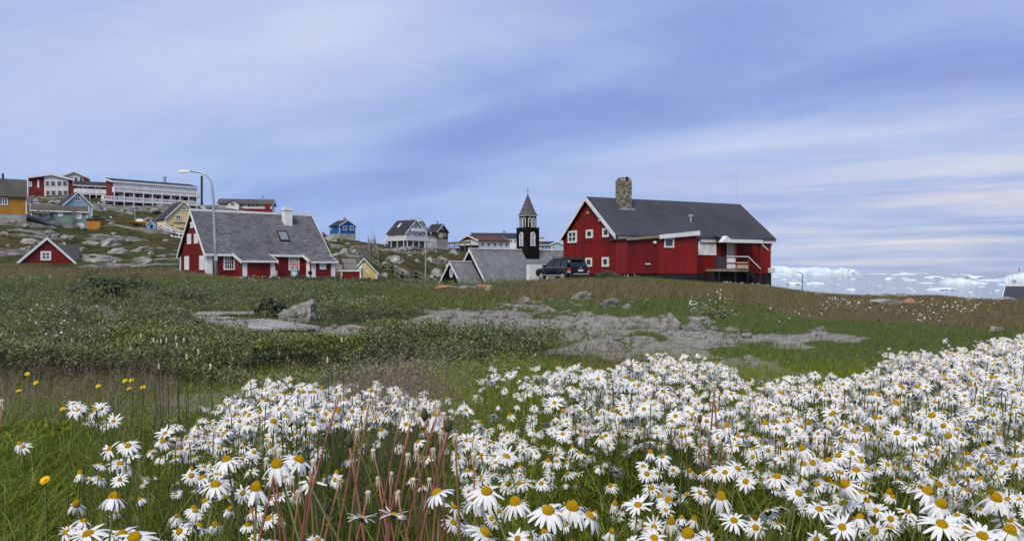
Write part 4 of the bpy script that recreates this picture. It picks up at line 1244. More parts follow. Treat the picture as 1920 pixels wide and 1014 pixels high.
h = simple('gable_house', 'bright blue gable house on tall grey foundation on the hill', 618, 236, 450, -48, 636.5, 667, ('r', 422.5), 413, 'blue_paint', 'roof_dark', 'x', found=1.9, bw=.3, og=.25, ov=.3, corner=.15)
h.win(h.right, 642.8, 423.5, 650, 431.5, nx=2, ny=1, fw=.16)
h.win(h.right, 656, 423.5, 663, 431.5, nx=2, ny=1, fw=.16)
h.win(h.front, 619, 427, 622.5, 432, nx=1, ny=1, fw=.15)
MB().box(h.L * .65, h.L * .65 + .7, h.Wd / 2 - .35, h.Wd / 2 + .35, h.hr - .3, h.hr + .9).build('chimney', 'concrete', h.o)

h = simple('deck_house', 'grey and white house with broad white deck on stilts above the church', 727, 205, 463, -38, 760, 797, ('r', 436), 413, 'grey_cladding', 'roof_dark', 'x', found=2.0, bw=.3, og=.4, ov=.4, corner=.12)
z0 = h.h(450, h.L, 0)
dx0, dx1 = -.2, h.L + 2.4
MB().box(dx0, dx1, -1.8, 0, z0 - .2, z0).build('deck_floor', 'white_paint', h.o)
MB().box(h.L, dx1, 0.02, h.Wd + 1.5, z0 - .2, z0).build('deck_floor', 'white_paint', h.o)
for i in range(5):
    a, bq = dx0 + (dx1 - dx0) * i / 5, dx0 + (dx1 - dx0) * (i + 1) / 5
    m = MB().box(a, bq, -1.82, -1.76, z0 + .85, z0 + .95).box(a, bq, -1.82, -1.76, z0 + .08, z0 + .15)
    for j in range(7):
        xx = a + (bq - a) * j / 7
        m.box(xx, xx + .07, -1.82, -1.77, z0, z0 + .9)
    m.build('balustrade', 'white_paint', h.o)
for i in range(5):
    a, bq = -1.8 + (h.Wd + 3.3) * i / 5, -1.8 + (h.Wd + 3.3) * (i + 1) / 5
    m = MB().box(dx1 - .06, dx1, a, bq, z0 + .85, z0 + .95).box(dx1 - .06, dx1, a, bq, z0 + .08, z0 + .15)
    for j in range(7):
        yy = a + (bq - a) * j / 7
        m.box(dx1 - .06, dx1, yy, yy + .07, z0, z0 + .9)
    m.build('balustrade', 'white_paint', h.o)
    MB().box(dx1 - .2, dx1 - .04, a + .2, a + .36, -4, z0 - .2).build('deck_post', 'white_paint', h.o)
for i in range(4):
    xx = dx0 + (dx1 - dx0) * (i + .4) / 4
    MB().box(xx, xx + .16, -1.75, -1.59, -4, z0 - .2).build('deck_post', 'white_paint', h.o)
for r_ in ((772, 421, 776, 429), (777.5, 421, 782, 429), (763.5, 436, 767, 443), (768.5, 436, 772.5, 443), (773.5, 436, 777, 443), (785, 436, 791, 443)):
    h.win(h.right, *r_, nx=1, ny=1, fw=.12)
h.rect(h.right, 770, 429, 790, 433.5, 'balcony', 'white_paint', 0.0, .9)
h.win(h.front, 733, 440, 742, 444, nx=2, ny=1, fw=.1)
h.win(h.front, 755, 437, 758, 443, nx=1, ny=1, fw=.1)
a0, b0 = h.hit(h.slope, 749, 423)
MB().box(a0 - .35, a0 + .35, b0 - .8, b0 + .8, -.02, .12, h.slope).build('skylight', 'glass_curtain', h.o)

h = simple('gable_house', 'white gable house squeezed between deck house and charcoal house', 778, 225, 455, -35, 784, 801, ('r', 428), 416, 'white_cladding', 'roof_dark', 'x', found=1.0, bw=.3, og=.3, ov=.3)
h.win(h.right, 788, 420, 792, 425, nx=1, ny=1, fw=.15)
h = simple('gable_house', 'charcoal gable house with white bargeboards on the skyline', 800, 240, 452, -38, 819, 840, ('r', 434), 420.5, 'charcoal_paint', 'roof_dark', 'x', found=.6, bw=.3, og=.4, ov=.4, corner=0)
h.win(h.right, 826, 424, 831, 430, nx=1, ny=1, fw=.18)
h.rect(h.right, 822, 437, 830, 446, 'garage_door', 'cream_paint')
h.win(h.right, 831, 438, 836, 443, nx=1, ny=1, fw=.12)
q = V3((h.L * .5, h.Wd / 2, h.hr - .1))
MB().tube([q, q + V3((0, 0, 1.1))], .15, 8).build('chimney', 'dark_metal', h.o)

h = simple('long_house', 'long white building with rust red roof behind the church', 897, 180, 468, 38, 956, 862, ('l', 450), 442, 'white_cladding', 'roof_rust', 'x', found=.3, bw=.3, og=.4, ov=.5, corner=0)
for i in range(5):
    x = h.L * (.08 + .19 * i)
    window(h.o, h.front, x, x + .9, h.he - 1.35, h.he - .55, 1, 1, .1)
h.win(h.left, 876, 451, 880, 456, nx=1, ny=1, fw=.12)
h.rect(h.left, 866, 443.5, 893, 450.5, 'gable_cladding', 'red_paint_dull', .0, .04)
MB().box(-3.4, -.05, -1.6, h.Wd, h.h(460) - .15, h.h(460)).build('deck_floor', 'grey_wood', h.o)
for i in range(5):
    MB().box(-3.4, -3.25, -1.6 + i * 2.2, -1.45 + i * 2.2, -3, h.h(460) + .9).build('deck_post', 'grey_wood', h.o)
MB().box(-3.42, -3.36, -1.6, h.Wd, h.h(460) + .3, h.h(460) + .9).build('deck_rail', 'grey_wood', h.o)

h = simple('long_house', 'dark roofed white building on the skyline left of the bell tower', 888, 210, 466, 8, 972, None, ('l', 444.5), 437.5, 'white_cladding', 'roof_dark', 'x', depth=9, og=.4, ov=.4, bw=.25, corner=0)
for i in range(6):
    x = h.L * (.5 + .08 * i)
    window(h.o, h.front, x, x + .6, h.he - 1.4, h.he - .6, 1, 1, .08)
MB().box(h.L * .70, h.L * .70 + .7, 4, 4.7, h.hr - .4, h.hr + .8).build('chimney', 'concrete', h.o)
h = simple('long_house', 'light blue house with white windows right of the bell tower', 1012, 216, 475, 4, 1048, None, ('l', 459), 453.5, 'pale_blue_paint', 'roof_dark', 'x', depth=7, og=.3, ov=.4, bw=.25, corner=.1, eboard='white_paint')
for i in range(4):
    x = h.L * (.1 + .17 * i)
    window(h.o, h.front, x, x + .65, h.he - 1.3, h.he - .35, 1, 1, .1)
h = simple('gable_house', 'pale blue gable house peeping out beside the red house wall', 1033, 200, 475, -10, 1056, None, ('l', 458.5), 453, 'sky_paint', 'roof_dark', 'y', depth=6, og=.3, ov=.3, bw=.28, corner=.1)
h.win(h.front, 1036, 461, 1041, 467, nx=1, ny=1, fw=.14)
h = House('white_block', 'small white tower block just right of the bell tower', 'building', 1012, 235, zrow(470, 235), R(10))
MB().box(0, 1.4, 0, 2, -2, h.h(446)).build('wall', 'white_cladding', h.o)
MB().box(-.15, 1.55, -.15, 2.15, h.h(446), h.h(446) + .2).build('roof', 'concrete', h.o)

# sheds below the stairs
h = simple('yellow_shed', 'yellow gable shed with white trim at the foot of the wooden stairs', 657, 88, 531, 22, 707, None, ('r', 513), 486, 'yellow_paint', 'roof_brown', 'y', cat='shed', depth=4.5, bw=.16, og=.15, ov=.2, corner=.14)
h.win(h.front, 677, 495, 685.5, 503.5, nx=2, ny=2, fw=.13)
a0, b0 = h.hit(h.front, 664, 530)
a1, b1 = h.hit(h.front, 686, 514)
am = a0 + .52 * (a1 - a0)
_, bt = h.hit(h.front, 674, 501)
pw = MB().prism([V3((a0, -1.2, b0 - 1)), V3((a1, -1.2, b0 - 1)), V3((a1, -1.2, b1)), V3((am, -1.2, bt)), V3((a0, -1.2, b1))], (0, 1.2, 0)).build('porch', 'yellow_paint', h.o)
for (p, q) in (((a0 - .1, b1 - .05), (am, bt + .05)), ((am, bt + .05), (a1 + .1, b1 - .05))):
    MB().prism([V3((p[0], -1.3, p[1] - .08)), V3((q[0], -1.3, q[1] - .08)), V3((q[0], -1.3, q[1] + .09)), V3((p[0], -1.3, p[1] + .09))], (0, 1.3, 0)).build('porch_roof', 'white_paint', pw)
h.win((V3((0, -1.2, 0)), V3((1, 0, 0)), V3((0, 0, 1)), V3((0, -1, 0))), 676, 517, 683, 526, nx=2, ny=2, fw=.12)

h = House('red_shed', 'low red shed with white frame and flat roof beside yellow shed', 'shed', 640, 80, zrow(530, 80), R(6))
L_ = h.reach(676)
zt_ = h.h(506)
h.dims(L_, 2.5)
MB().box(0, L_, 0, 2.5, -1, zt_ - .16).build('wall', 'red_paint', h.o)
battens(h.o, h.front, .1, L_ - .1, -1, zt_ - .2, .16, .03, .015, 'red_paint')
MB().box(-.75, L_ + .08, -.12, 2.6, zt_ - .16, zt_).build('roof', 'white_paint', h.o)
for x in (-.06, L_ - .08):
    MB().box(x, x + .16, -.06, -.02, -1, zt_ - .17).build('corner_board', 'white_paint', h.o)
MB().box(-.74, -.62, .0, .12, -1, zt_ - .17).build('post', 'grey_wood', h.o)
h = House('wooden_shed', 'grey weathered plank shed behind the low red shed', 'shed', 645, 84, zrow(526, 84), R(14))
L_ = h.reach(667)
h.dims(L_, 3)
MB().box(0, L_, 0, 3, -1, h.h(505)).build('wall', 'grey_wood', h.o)
MB().prism([V3((-.1, -.1, h.h(505))), V3((-.1, 1.6, h.h(491))), V3((-.1, 3.1, h.h(484))), V3((-.1, 3.1, h.h(505)))], (L_ + .2, 0, 0)).build('roof', 'grey_wood', h.o)
for i in range(9):
    x = (L_ + .1) * i / 8
    MB().beam((x - .05, -.1, h.h(505) + .03), (x - .05, 1.6, h.h(491) + .03), .04, .03).build('roof_batten', 'grey_wood', h.o)
h.o['label'] = 'grey weathered plank shed behind the low red shed'
m = MB().beam(PT(626, 494, 83), PT(645, 493.5, 83), .10, .12).beam(PT(628, 494, 83), PT(628, 530, 83), .08, .08).beam(PT(643.5, 494, 83), PT(643.5, 530, 83), .08, .08)
tag(m.build('red_rail', 'red_paint'), 'thin red rail on posts between red house and plank shed', 'rail')
# the tiny blue shed
def ground_hit(px, py, D0=2.0, D1=400.0):
    """depth at which the sight line through (px, py) meets the ground beyond D0"""
    Ds = np.geomspace(D0, D1, 900)
    xs = (px - CX) / FPX * Ds
    g = zt(xs, Ds)
    ln = CZ + (HY - py) / FPX * Ds
    hit = np.nonzero(ln <= g)[0]
    return float(Ds[hit[0]]) if len(hit) else None


DP = (ground_hit(280, 427, 100) or 146) - .4
h = simple('playhouse', 'tiny light blue gable playhouse beside the yellow boat', 275, DP, 428, 10, 292, None, ('l', 423), 415.5, 'pale_blue_paint', 'roof_felt', 'y', cat='shed', depth=1.6, bw=.10, og=.12, ov=.15, corner=0, deep=1.0)
h.rect(h.front, 281.5, 421.5, 286.5, 428, 'door', 'black_paint', 0, .04)


# ------------------------------------------------------------------ boat, pipes, ramps, stairs
D = ground_hit(258, 424, 110) or 150
p0 = PT(242, 420, D)
bz = z1(p0.x + 1.5, D)
bt = thing('motor_boat', 'small yellow motor boat with white cabin parked on the hillside', 'boat', (p0.x, D, bz + .15), R(4))
n_, Lb = 9, 3.4
vs, fs = [], []
for i in range(n_):
    s_ = i / (n_ - 1)
    wd = .62 * math.sin(math.pi * min(1, s_ * .62 + .38)) ** .7
    sh = .55 + .25 * (1 - s_) ** 2
    kl = .25 * (1 - s_) ** 3
    for a, zz_ in ((-1, sh), (-.75, sh * .5 + kl * .5), (0, kl), (.75, sh * .5 + kl * .5), (1, sh)):
        vs.append((s_ * Lb, a * wd, zz_))
for i in range(n_ - 1):
    for k_ in range(4):
        fs.append((i * 5 + k_, i * 5 + k_ + 1, (i + 1) * 5 + k_ + 1, (i + 1) * 5 + k_))
    fs.append((i * 5 + 4, i * 5, (i + 1) * 5, (i + 1) * 5 + 4))
fs += [(0, 4, 3, 2, 1), tuple((n_ - 1) * 5 + k_ for k_ in range(5))]
MB().add(vs, fs).build('hull', 'boat_yellow', bt)
MB().prism([V3((1.2, -.45, .6)), V3((2.7, -.45, .6)), V3((2.5, -.4, 1.05)), V3((1.7, -.4, 1.05))], (0, .9, 0)).build('cabin', 'white_paint', bt)
for x in (.7, 2.6):
    MB().box(x, x + .12, -.5, .5, -.4, .28).build('cradle', 'grey_wood', bt)


def polyline_thing(name, label, cat, pts, r, material, n=6, group=None):
    return tag(MB().tube(pts, r, n).build(name, material, None, True), label, cat, group)


m = thing('handrail_pipe', 'dark sloping pipe with pale lamps running down the hillside below the hotel', 'pipe', PT(216, 421, 140))
o_ = PT(216, 421, 140)
MB().tube([PT(184, 383, 165) - o_, PT(200, 401, 152) - o_, PT(216, 421, 140) - o_], .13, 6).build('pipe', 'dark_metal', m)
for i, (a, bq, d_) in enumerate(((185, 383, 164), (196, 396, 155), (208, 410, 146))):
    q = PT(a, bq, d_) - o_
    MB().tube([q - V3((0, 0, 2.5)), q], .05, 5).build('support', 'dark_metal', m)
    MB().lathe(q + V3((0, 0, .05)), [(.05, 0), (.2, .12), (.2, .25), (.05, .36)], 8).build('lamp', 'lamp_white', m)


def flight(par, a, bq, width, wdir, material='grey_wood', rail=1.0, steps=True, posts=True, tread='grey_wood', drop=3.0):
    """a straight run of stairs or a landing between two points, with stringers, treads, rails and legs"""
    a, bq = V3(a), V3(bq)
    wv = V3(wdir).normalized() * width
    ln = (bq - a).length
    n_ = max(2, int(abs(bq.z - a.z) / .19)) if steps else max(2, int(ln / .25))
    for sd in (0, 1):
        MB().beam(a + wv * sd - V3((0, 0, .1)), bq + wv * sd - V3((0, 0, .1)), .06, .24).build('stringer', material, par)
        for zr in (rail, rail * .55):
            MB().beam(a + wv * sd + V3((0, 0, zr)), bq + wv * sd + V3((0, 0, zr)), .07, .09).build('handrail', material, par)
        k_ = max(2, int(ln / 1.6))
        for i in range(k_ + 1):
            p = a.lerp(bq, i / k_) + wv * sd
            MB().box(p.x - .05, p.x + .05, p.y - .05, p.y + .05, p.z - (drop if posts else .2), p.z + rail).build('post', material, par)
    d = (bq - a)
    d.z = 0
    d = d.normalized() if d.length > .01 else V3((0, 1, 0))
    for i in range(n_):
        p = a.lerp(bq, (i + .5) / n_)
        q = p + wv
        MB().beam(p, q, .24, .05).build('tread', tread, par)


def at_px(px, py, D):
    return PT(px, py, D)


stair = thing('wooden_stairs', 'long grey wooden staircase climbing the hillside left of the church', 'stairs', PT(781, 516, 100))
O = PT(781, 516, 100)
P_ = lambda x, y, d_: PT(x, y, d_) - O
pts = [P_(830, 545, 94), P_(781, 523, 100), P_(755, 523, 102), P_(736, 512, 107), P_(719, 512, 109), P_(681, 484, 122), P_(698, 480, 128), P_(692, 449, 165)]
wd = (-.25, 1, 0)
flight(stair, pts[0], pts[1], 1.3, wd)
flight(stair, pts[1], pts[2], 1.3, wd, steps=False)
flight(stair, pts[2], pts[3], 1.3, wd)
flight(stair, pts[3], pts[4], 1.3, wd, steps=False)
flight(stair, pts[4], pts[5], 1.3, wd)
flight(stair, P_(676, 482, 122), P_(700, 482, 123), 2.0, (0, 1, 0), steps=False)
flight(stair, P_(694, 482, 125), P_(690, 449, 165), 1.3, (1, 0, 0))
flight(stair, P_(671, 470, 140), P_(689, 470, 140), 1.3, (0, 1, 0), steps=False)
ramp = thing('white_ramp', 'white railed ramp zigzagging down beside the cream yellow house', 'ramp', PT(294, 430, 142))
O = PT(294, 430, 142)
d0_, d1_, d2_ = ((ground_hit(a_, b_, 95) or 130) - .8 for a_, b_ in ((296, 429), (326, 443), (346, 446)))
flight(ramp, P_(296, 429, d0_), P_(326, 443, d1_), 1.2, (.3, 1, 0), 'white_paint', 1.0, False, drop=1.5, tread='white_paint')
flight(ramp, P_(326, 443, d1_), P_(346, 446, d2_), 1.2, (.3, 1, 0), 'white_paint', 1.0, False, drop=1.5, tread='white_paint')


# ------------------------------------------------------------------ lamp posts
def arc_lamp(name, label, foot, top, arm_px, D, head=True, r=.085, material='galvanised', group=None, bendr=1.3, toward=-1):
    f = V3(foot)
    tp = V3(top)
    t_ = thing(name, label, 'street lamp', f, 0, group)
    d = tp - f
    pts = [V3((0, 0, -.6)), d * .35, d * .75]
    rr = [r * 1.15, r, r * .85]
    c = d - V3((0, 0, bendr))
    pts.append(c)
    rr.append(r * .8)
    for i in range(1, 9):
        a = math.pi / 2 * i / 8
        pts.append(c + V3((toward * bendr * (1 - math.cos(a)), 0, bendr * math.sin(a))))
        rr.append(r * .7)
    end = V3((arm_px - f.x, 0, d.z + .06))
    pts.append(end)
    rr.append(r * .6)
    MB().tube(pts, rr, 10).build('pole', material, t_, True)
    if head:
        L_ = .95
        sh = MB()
        prof = [(0, .04), (.1, .07), (.45, .11), (.8, .09), (1.0, .04)]
        vs_, fs_ = [], []
        for s_, w_ in prof:
            x = end.x + toward * s_ * L_ + .1 * -toward
            for yy, zz_ in ((-w_, -.05), (-w_ * .8, w_ * .9), (w_ * .8, w_ * .9), (w_, -.05)):
                vs_.append((x, yy, end.z + zz_))
        for i in range(len(prof) - 1):
            for k_ in range(4):
                fs_.append((i * 4 + k_, i * 4 + (k_ + 1) % 4, (i + 1) * 4 + (k_ + 1) % 4, (i + 1) * 4 + k_))
        fs_ += [(3, 2, 1, 0), tuple(range(len(vs_) - 4, len(vs_)))]
        lh = sh.add(vs_, fs_).build('lamp_head', 'lamp_white', t_)
        MB().box(min(end.x, end.x + toward * .85), max(end.x + toward * .15, end.x + toward * .8), -.10, .10, end.z - .13, end.z - .05).build('lens', 'glass_curtain', lh)
    return t_


D = 58
f = PT(406, 520, D)
f.z = z1(f.x, D) - .1
lamp = arc_lamp('street_lamp', 'tall grey curved street lamp standing before the slate roofed red house', f, PT(397.5, 322.5, D), PT(356, 324, D).x, D, r=.105, bendr=1.15)
MB().box(-.13, .13, -.16, -.10, 1.3, 1.75).build('service_door', 'galvanised', lamp)
D = 88
f = PT(797, 530, D)
f.z = z1(f.x, D) - .1
arc_lamp('street_lamp', 'thin curved street lamp standing left of the church porch', f, PT(799, 409, D), PT(770, 408, D).x, D, r=.07, bendr=1.2, head=False, material='galvanised')
D = 88
f = PT(1504, 537, D)
f.z = -3.4
arc_lamp('street_lamp', 'short blue green curved lamp on the shore slope against the ice', f, PT(1504.5, 511, D), PT(1494, 511.5, D).x, D, r=.06, bendr=.35, material='teal_metal', head=False)
for k_, (a, top, bot, D, lb) in enumerate(((640, 451, 463, 205, 'globe lamp on the grass left of the wooden stairs'), (697, 424, 446, 230, 'globe lamp on the skyline right of the stairhead'), (673, 432, 447, 225, 'globe lamp near the blue house at the skyline'),
                                           (741, 490, 502, 118, 'globe lamp beside the stair landing'), (808, 438, 455, 195, 'globe lamp at the corner of the white deck'), (192, 374, 389, 163, 'globe lamp by the hotel balcony end'))):
    q = PT(a, top, D)
    zb_ = min(z1(q.x, D), q.z - 1)
    g_ = thing('globe_lamp', 'white ' + lb, 'lamp', (q.x, D, zb_ - .2), 0, 'globe lamps on the hillside')
    hh_ = q.z - zb_ + .2
    MB().tube([(0, 0, 0), (0, 0, hh_)], .07, 6).build('pole', 'galvanised', g_)
    MB().lathe((0, 0, hh_), [(.08, 0), (.14, .06), (.17, .16), (.13, .27), (.04, .32)], 10).build('globe', 'lamp_white', g_, True)
p = PT(253, 386, 150)
zb_ = z1(p.x, 150)
po = thing('utility_pole', 'thin grey pole rising behind the yellow boat below the hotel', 'pole', (p.x, 150, zb_ - .2))
MB().tube([(0, 0, 0), (0, 0, p.z - zb_)], .09, 6).build('pole', 'galvanised', po)
MB().box(-.5, .1, -.1, .1, p.z - zb_, p.z - zb_ + .12).build('lamp_head', 'lamp_white', po)
p = PT(1898.5, 507, 260)
fl = thing('flagpole', 'thin flagpole with reddish pennant at the far shore by the roof', 'flagpole', (p.x, 260, -24))
MB().tube([(0, 0, 0), (0, 0, 24 + p.z)], .12, 6).build('pole', 'white_paint', fl)
q = PT(1909.5, 500, 260)
MB().prism([V3((2.0, 0, 24 + zrow(508, 260))), V3((2.6, 0, 24 + zrow(508, 260))), V3((2.3, 0, 24 + zrow(500, 260)))], (0, .1, 0)).build('pennant', 'orange_paint', fl)
# dark roof at the right edge
h = House('shore_house', 'dark roofed white house low on the shore at the right edge', 'house', 1884, 70, -4.2, R(-37))
h.gable(9, 7, h.h(565), h.h(538, 0, 3.5), 'white_cladding', 'roof_felt', ov=.5, og=.2, bw=.3, corner=.1, deep=1.0, ridge='white_paint')

# ------------------------------------------------------------------ the parked car
CD = 57.0
cp = PT(1087, 520, CD)
ux, uy = -.545, .838          # rear to front
cz = min(z1(cp.x, CD), z1(cp.x + ux * 4, CD + uy * 4)) + .02
cz = zrow(528, CD)
car = thing('parked_car', 'black estate off-roader parked beside the gable of the bright red house', 'car', (cp.x, CD, cz), math.atan2(uy, ux))
# local x: rear bumper 0 to front 4.6; y: left side +0.92
def loft(secs, name, material, par, smooth=True):
    m = MB()
    vs_, fs_ = [], []
    n_ = len(secs[0])
    for s_ in secs:
        vs_ += s_
    for i in range(len(secs) - 1):
        for k_ in range(n_):
            fs_.append((i * n_ + k_, i * n_ + (k_ + 1) % n_, (i + 1) * n_ + (k_ + 1) % n_, (i + 1) * n_ + k_))
    fs_ += [tuple(range(n_ - 1, -1, -1)), tuple(range((len(secs) - 1) * n_, len(secs) * n_))]
    return m.add(vs_, fs_).build(name, material, par, smooth)


def csec(x, w, zb_, zt2, rd=.10):
    return [(x, -w + .06, zb_), (x, w - .06, zb_), (x, w, zb_ + .18), (x, w, zt2 - rd), (x, w - rd * .7, zt2), (x, -w + rd * .7, zt2), (x, -w, zt2 - rd), (x, -w, zb_ + .18)]


loft([csec(.06, .84, .48, 1.02), csec(.12, .90, .40, 1.08), csec(.7, .92, .38, 1.10), csec(2.4, .92, .38, 1.08), csec(3.3, .92, .38, 1.06), csec(3.7, .90, .38, 1.02), csec(4.4, .86, .42, .94), csec(4.56, .80, .48, .84)], 'body', 'car_paint', car)


def cab(x, w0, w1, z0_, z1_):
    return [(x, -w0, z0_), (x, w0, z0_), (x, w1, z1_ - .05), (x, w1 - .09, z1_), (x, -w1 + .09, z1_), (x, -w1, z1_ - .05)]


vs_ = []
cabn = [[(.10, -.86, 1.03), (.10, .86, 1.03), (.38, .73, 1.62), (.48, .64, 1.70), (.48, -.64, 1.70), (.38, -.73, 1.62)],
        [(1.2, -.90, 1.05), (1.2, .90, 1.05), (1.2, .74, 1.66), (1.2, .64, 1.74), (1.2, -.64, 1.74), (1.2, -.74, 1.66)],
        [(2.2, -.90, 1.04), (2.2, .90, 1.04), (2.2, .74, 1.65), (2.2, .64, 1.73), (2.2, -.64, 1.73), (2.2, -.74, 1.65)],
        [(3.45, -.86, 1.02), (3.45, .86, 1.02), (2.75, .71, 1.60), (2.70, .62, 1.67), (2.70, -.62, 1.67), (2.75, -.71, 1.60)]]
cabin = loft(cabn, 'cabin', 'car_paint', car)


def quad_plate(name, pts, off, material, par, th=.012):
    """thin plate over four points, pushed out along their normal"""
    p = [V3(q_) for q_ in pts]
    n_ = (p[1] - p[0]).cross(p[3] - p[0]).normalized()
    return MB().prism([q_ + n_ * off for q_ in p], n_ * th).build(name, material, par)


# rear window (normal points back), side windows on the left side, windscreen
quad_plate('rear_window', [(.13, .74, 1.08), (.13, -.74, 1.08), (.37, -.64, 1.58), (.37, .64, 1.58)], .012, 'car_glass', car)
for a0, a1, t0, t1 in ((.35, 1.12, .52, 1.14), (1.22, 2.02, 1.24, 2.0), (2.12, 3.10, 2.10, 2.62)):
    quad_plate('side_window', [(a1, .905, 1.09), (a0, .905, 1.09), (t0, .765, 1.58), (t1, .765, 1.58)], .008, 'car_glass', car)
    quad_plate('side_window', [(a0, -.905, 1.09), (a1, -.905, 1.09), (t1, -.765, 1.58), (t0, -.765, 1.58)], .008, 'car_glass', car)
quad_plate('windscreen', [(3.38, -.72, 1.08), (3.38, .72, 1.08), (2.80, .60, 1.58), (2.80, -.60, 1.58)], .02, 'glass_pale', car)
for sd in (1, -1):
    MB().box(.35, 3.2, sd * .915 - .012, sd * .915 + .012, 1.04, 1.075).build('chrome_strip', 'chrome', car)
    MB().box(1.15, 3.25, sd * .915 - .03, sd * .915 + .03, .42, .50).build('sill_strip', 'chrome', car)
    MB().box(.55, 2.6, sd * .60 - .025, sd * .60 + .025, 1.79, 1.83).box(.6, .68, sd * .60 - .02, sd * .60 + .02, 1.68, 1.80).box(2.4, 2.48, sd * .60 - .02, sd * .60 + .02, 1.66, 1.80).build('roof_rail', 'car_trim', car)
    MB().box(3.02, 3.2, sd * .90 - (.0 if sd > 0 else .22), sd * .90 + (.22 if sd > 0 else .0), 1.08, 1.24).build('mirror', 'car_paint', car)
    MB().box(.035, .30, sd * .86 - .07, sd * .86 + .075, .80, 1.02).build('tail_light', 'tail_red', car)
    MB().box(.03, .28, sd * .86 - .06, sd * .86 + .078, .66, .80).build('tail_light', 'tail_clear', car)
    for wx in (.92, 3.62):
        # arch, tyre, rim
        ar = []
        for i in range(11):
            t_ = math.pi * i / 10
            ar.append((wx + .50 * math.cos(t_), sd * .90, .38 + .50 * math.sin(t_)))
        MB().tube(ar, .07, 6).build('wheel_arch', 'car_trim', car, True)
        wl = MB().tube([(wx, sd * .66, .37), (wx, sd * .70, .37), (wx, sd * .88, .37), (wx, sd * .92, .37)], [.33, .37, .37, .33], 18).build('wheel', 'tyre_rubber', car, True)
        rm = MB().tube([(wx, sd * .90, .37), (wx, sd * .935, .37)], [.23, .21], 14)
        for i in range(5):
            t_ = 2 * math.pi * i / 5
            rm.beam((wx, sd * .938, .37), (wx + .2 * math.cos(t_), sd * .938, .37 + .2 * math.sin(t_)), .06, .03)
        rm.build('rim', 'galvanised', wl)
MB().box(-.06, .14, -.86, .86, .42, .60).build('rear_bumper', 'car_trim', car)
MB().box(-.075, -.055, -.80, .62, .55, .61).build('bumper_strip', 'chrome', car)
MB().box(.045, .062, -.36, .10, .76, .90).build('number_plate', 'plate_white', car)
MB().box(.03, .055, -.22, -.06, 1.00, 1.05).build('tailgate_handle', 'chrome', car)
MB().box(.06, .34, -.62, .62, 1.69, 1.72).build('roof_spoiler', 'car_trim', car)
for y_ in (-.45, .45):
    MB().box(1.0 if y_ > 0 else 2.1, 1.06 if y_ > 0 else 2.16, -.6, .6, 1.79, 1.82).build('roof_bar', 'car_trim', car)

# small things by the slate roofed house
q = PT(553, 520, 66)
bn = thing('wheelie_bin', 'light blue bin standing before the red curtained window', 'bin', (q.x, 66, z1(q.x, 66)))
MB().prism([V3((-.22, -.25, 0)), V3((.22, -.25, 0)), V3((.27, -.3, .85)), V3((-.27, -.3, .85))], (0, .5, 0)).build('bin_body', 'sky_paint', bn)
MB().prism([V3((-.29, -.33, .85)), V3((.29, -.33, .85)), V3((.27, -.33, .93)), V3((-.27, -.33, .93))], (0, .6, 0)).build('lid', 'pale_blue_paint', bn)
q = PT(581.5, 515, 65)
z_ = z1(q.x, 65)
sg = thing('post_box', 'black letter box on thin post beside the white porch door', 'letter box', (q.x, 65, z_ - .2))
MB().tube([(0, 0, 0), (0, 0, 1.75)], .03, 6).build('post', 'dark_metal', sg)
MB().box(-.14, .14, -.1, .1, .75, 1.05).build('box', 'black_paint', sg)
MB().lathe((0, 0, 1.72), [(.03, 0), (.09, .05), (.09, .15), (.03, .2)], 8).build('reflector', 'tail_red', sg)
q = PT(517, 520, 66)
tag(MB().lathe((q.x, 66, z1(q.x, 66) - .05), [(.16, 0), (.18, .4), (.18, .75), (.12, .8)], 10).build('gas_bottle', 'concrete', None, True), 'grey gas bottle standing against the porch wall', 'bottle')
q = PT(561, 522, 65)
tag(MB().beam((q.x, 65, z1(q.x, 65)), (q.x - .45, 65.1, z1(q.x, 65) + .7), .22, .08).build('white_board', 'white_paint'), 'leaning white board beside the light blue bin', 'board')


# ------------------------------------------------------------------ rocks
import bmesh


def rock_mesh(name, seed, material, sub=3, flat=.6, rough=.7, cut=0.06, top=None):
    """a weathered lump: cut by a few planes, then roughened; base near z = -0.25"""
    rn = random.Random(seed)
    bm = bmesh.new()
    bmesh.ops.create_icosphere(bm, subdivisions=sub, radius=1.0)
    pl = []
    for i in range(9):
        d = V3((rn.uniform(-1, 1), rn.uniform(-1, 1), rn.uniform(-.1, .8))).normalized()
        pl.append((d, rn.uniform(.60, .95)))
    off = V3((seed * 3.7, seed * 1.3, seed * 2.1))
    tl = V3((rn.uniform(-.4, .4), rn.uniform(-.3, .3), 1)).normalized()
    shx = rn.uniform(-.35, .35)
    for v in bm.verts:
        p = v.co.copy()
        q4 = (abs(p.x) ** 3 + abs(p.y) ** 3 + abs(p.z) ** 3) ** (1 / 3)
        p = p / q4
        for d, k in pl:
            e = p.dot(d) - k
            if e > 0:
                p -= d * e * (1 - cut)
        lay = (p.dot(tl) * 4.5 + mnoise.noise(p * 1.3 + off)) % 1.0
        n1_ = mnoise.fractal(p * 1.7 + off, 1.0, 2.0, 5)
        nv = V3((p.x, p.y, p.z * .5)).normalized()
        p += nv * ((n1_ * .24 + mnoise.noise(p * 5 + off) * .08) * rough + (lay - .5) * .16 * rough)
        p.z += p.x * shx
        p.z *= flat
        if top:
            p = top(p)
        v.co = p
    me = bpy.data.meshes.new(name)
    bm.to_mesh(me)
    bm.free()
    me.materials.append(MATS[material])
    return me


ROCKS = [rock_mesh('rock', i, 'rock_pale', 4, .5 + .12 * (i % 3)) for i in range(6)]
GREY = [rock_mesh('rock', 20 + i, 'rock', 4, .7) for i in range(4)]


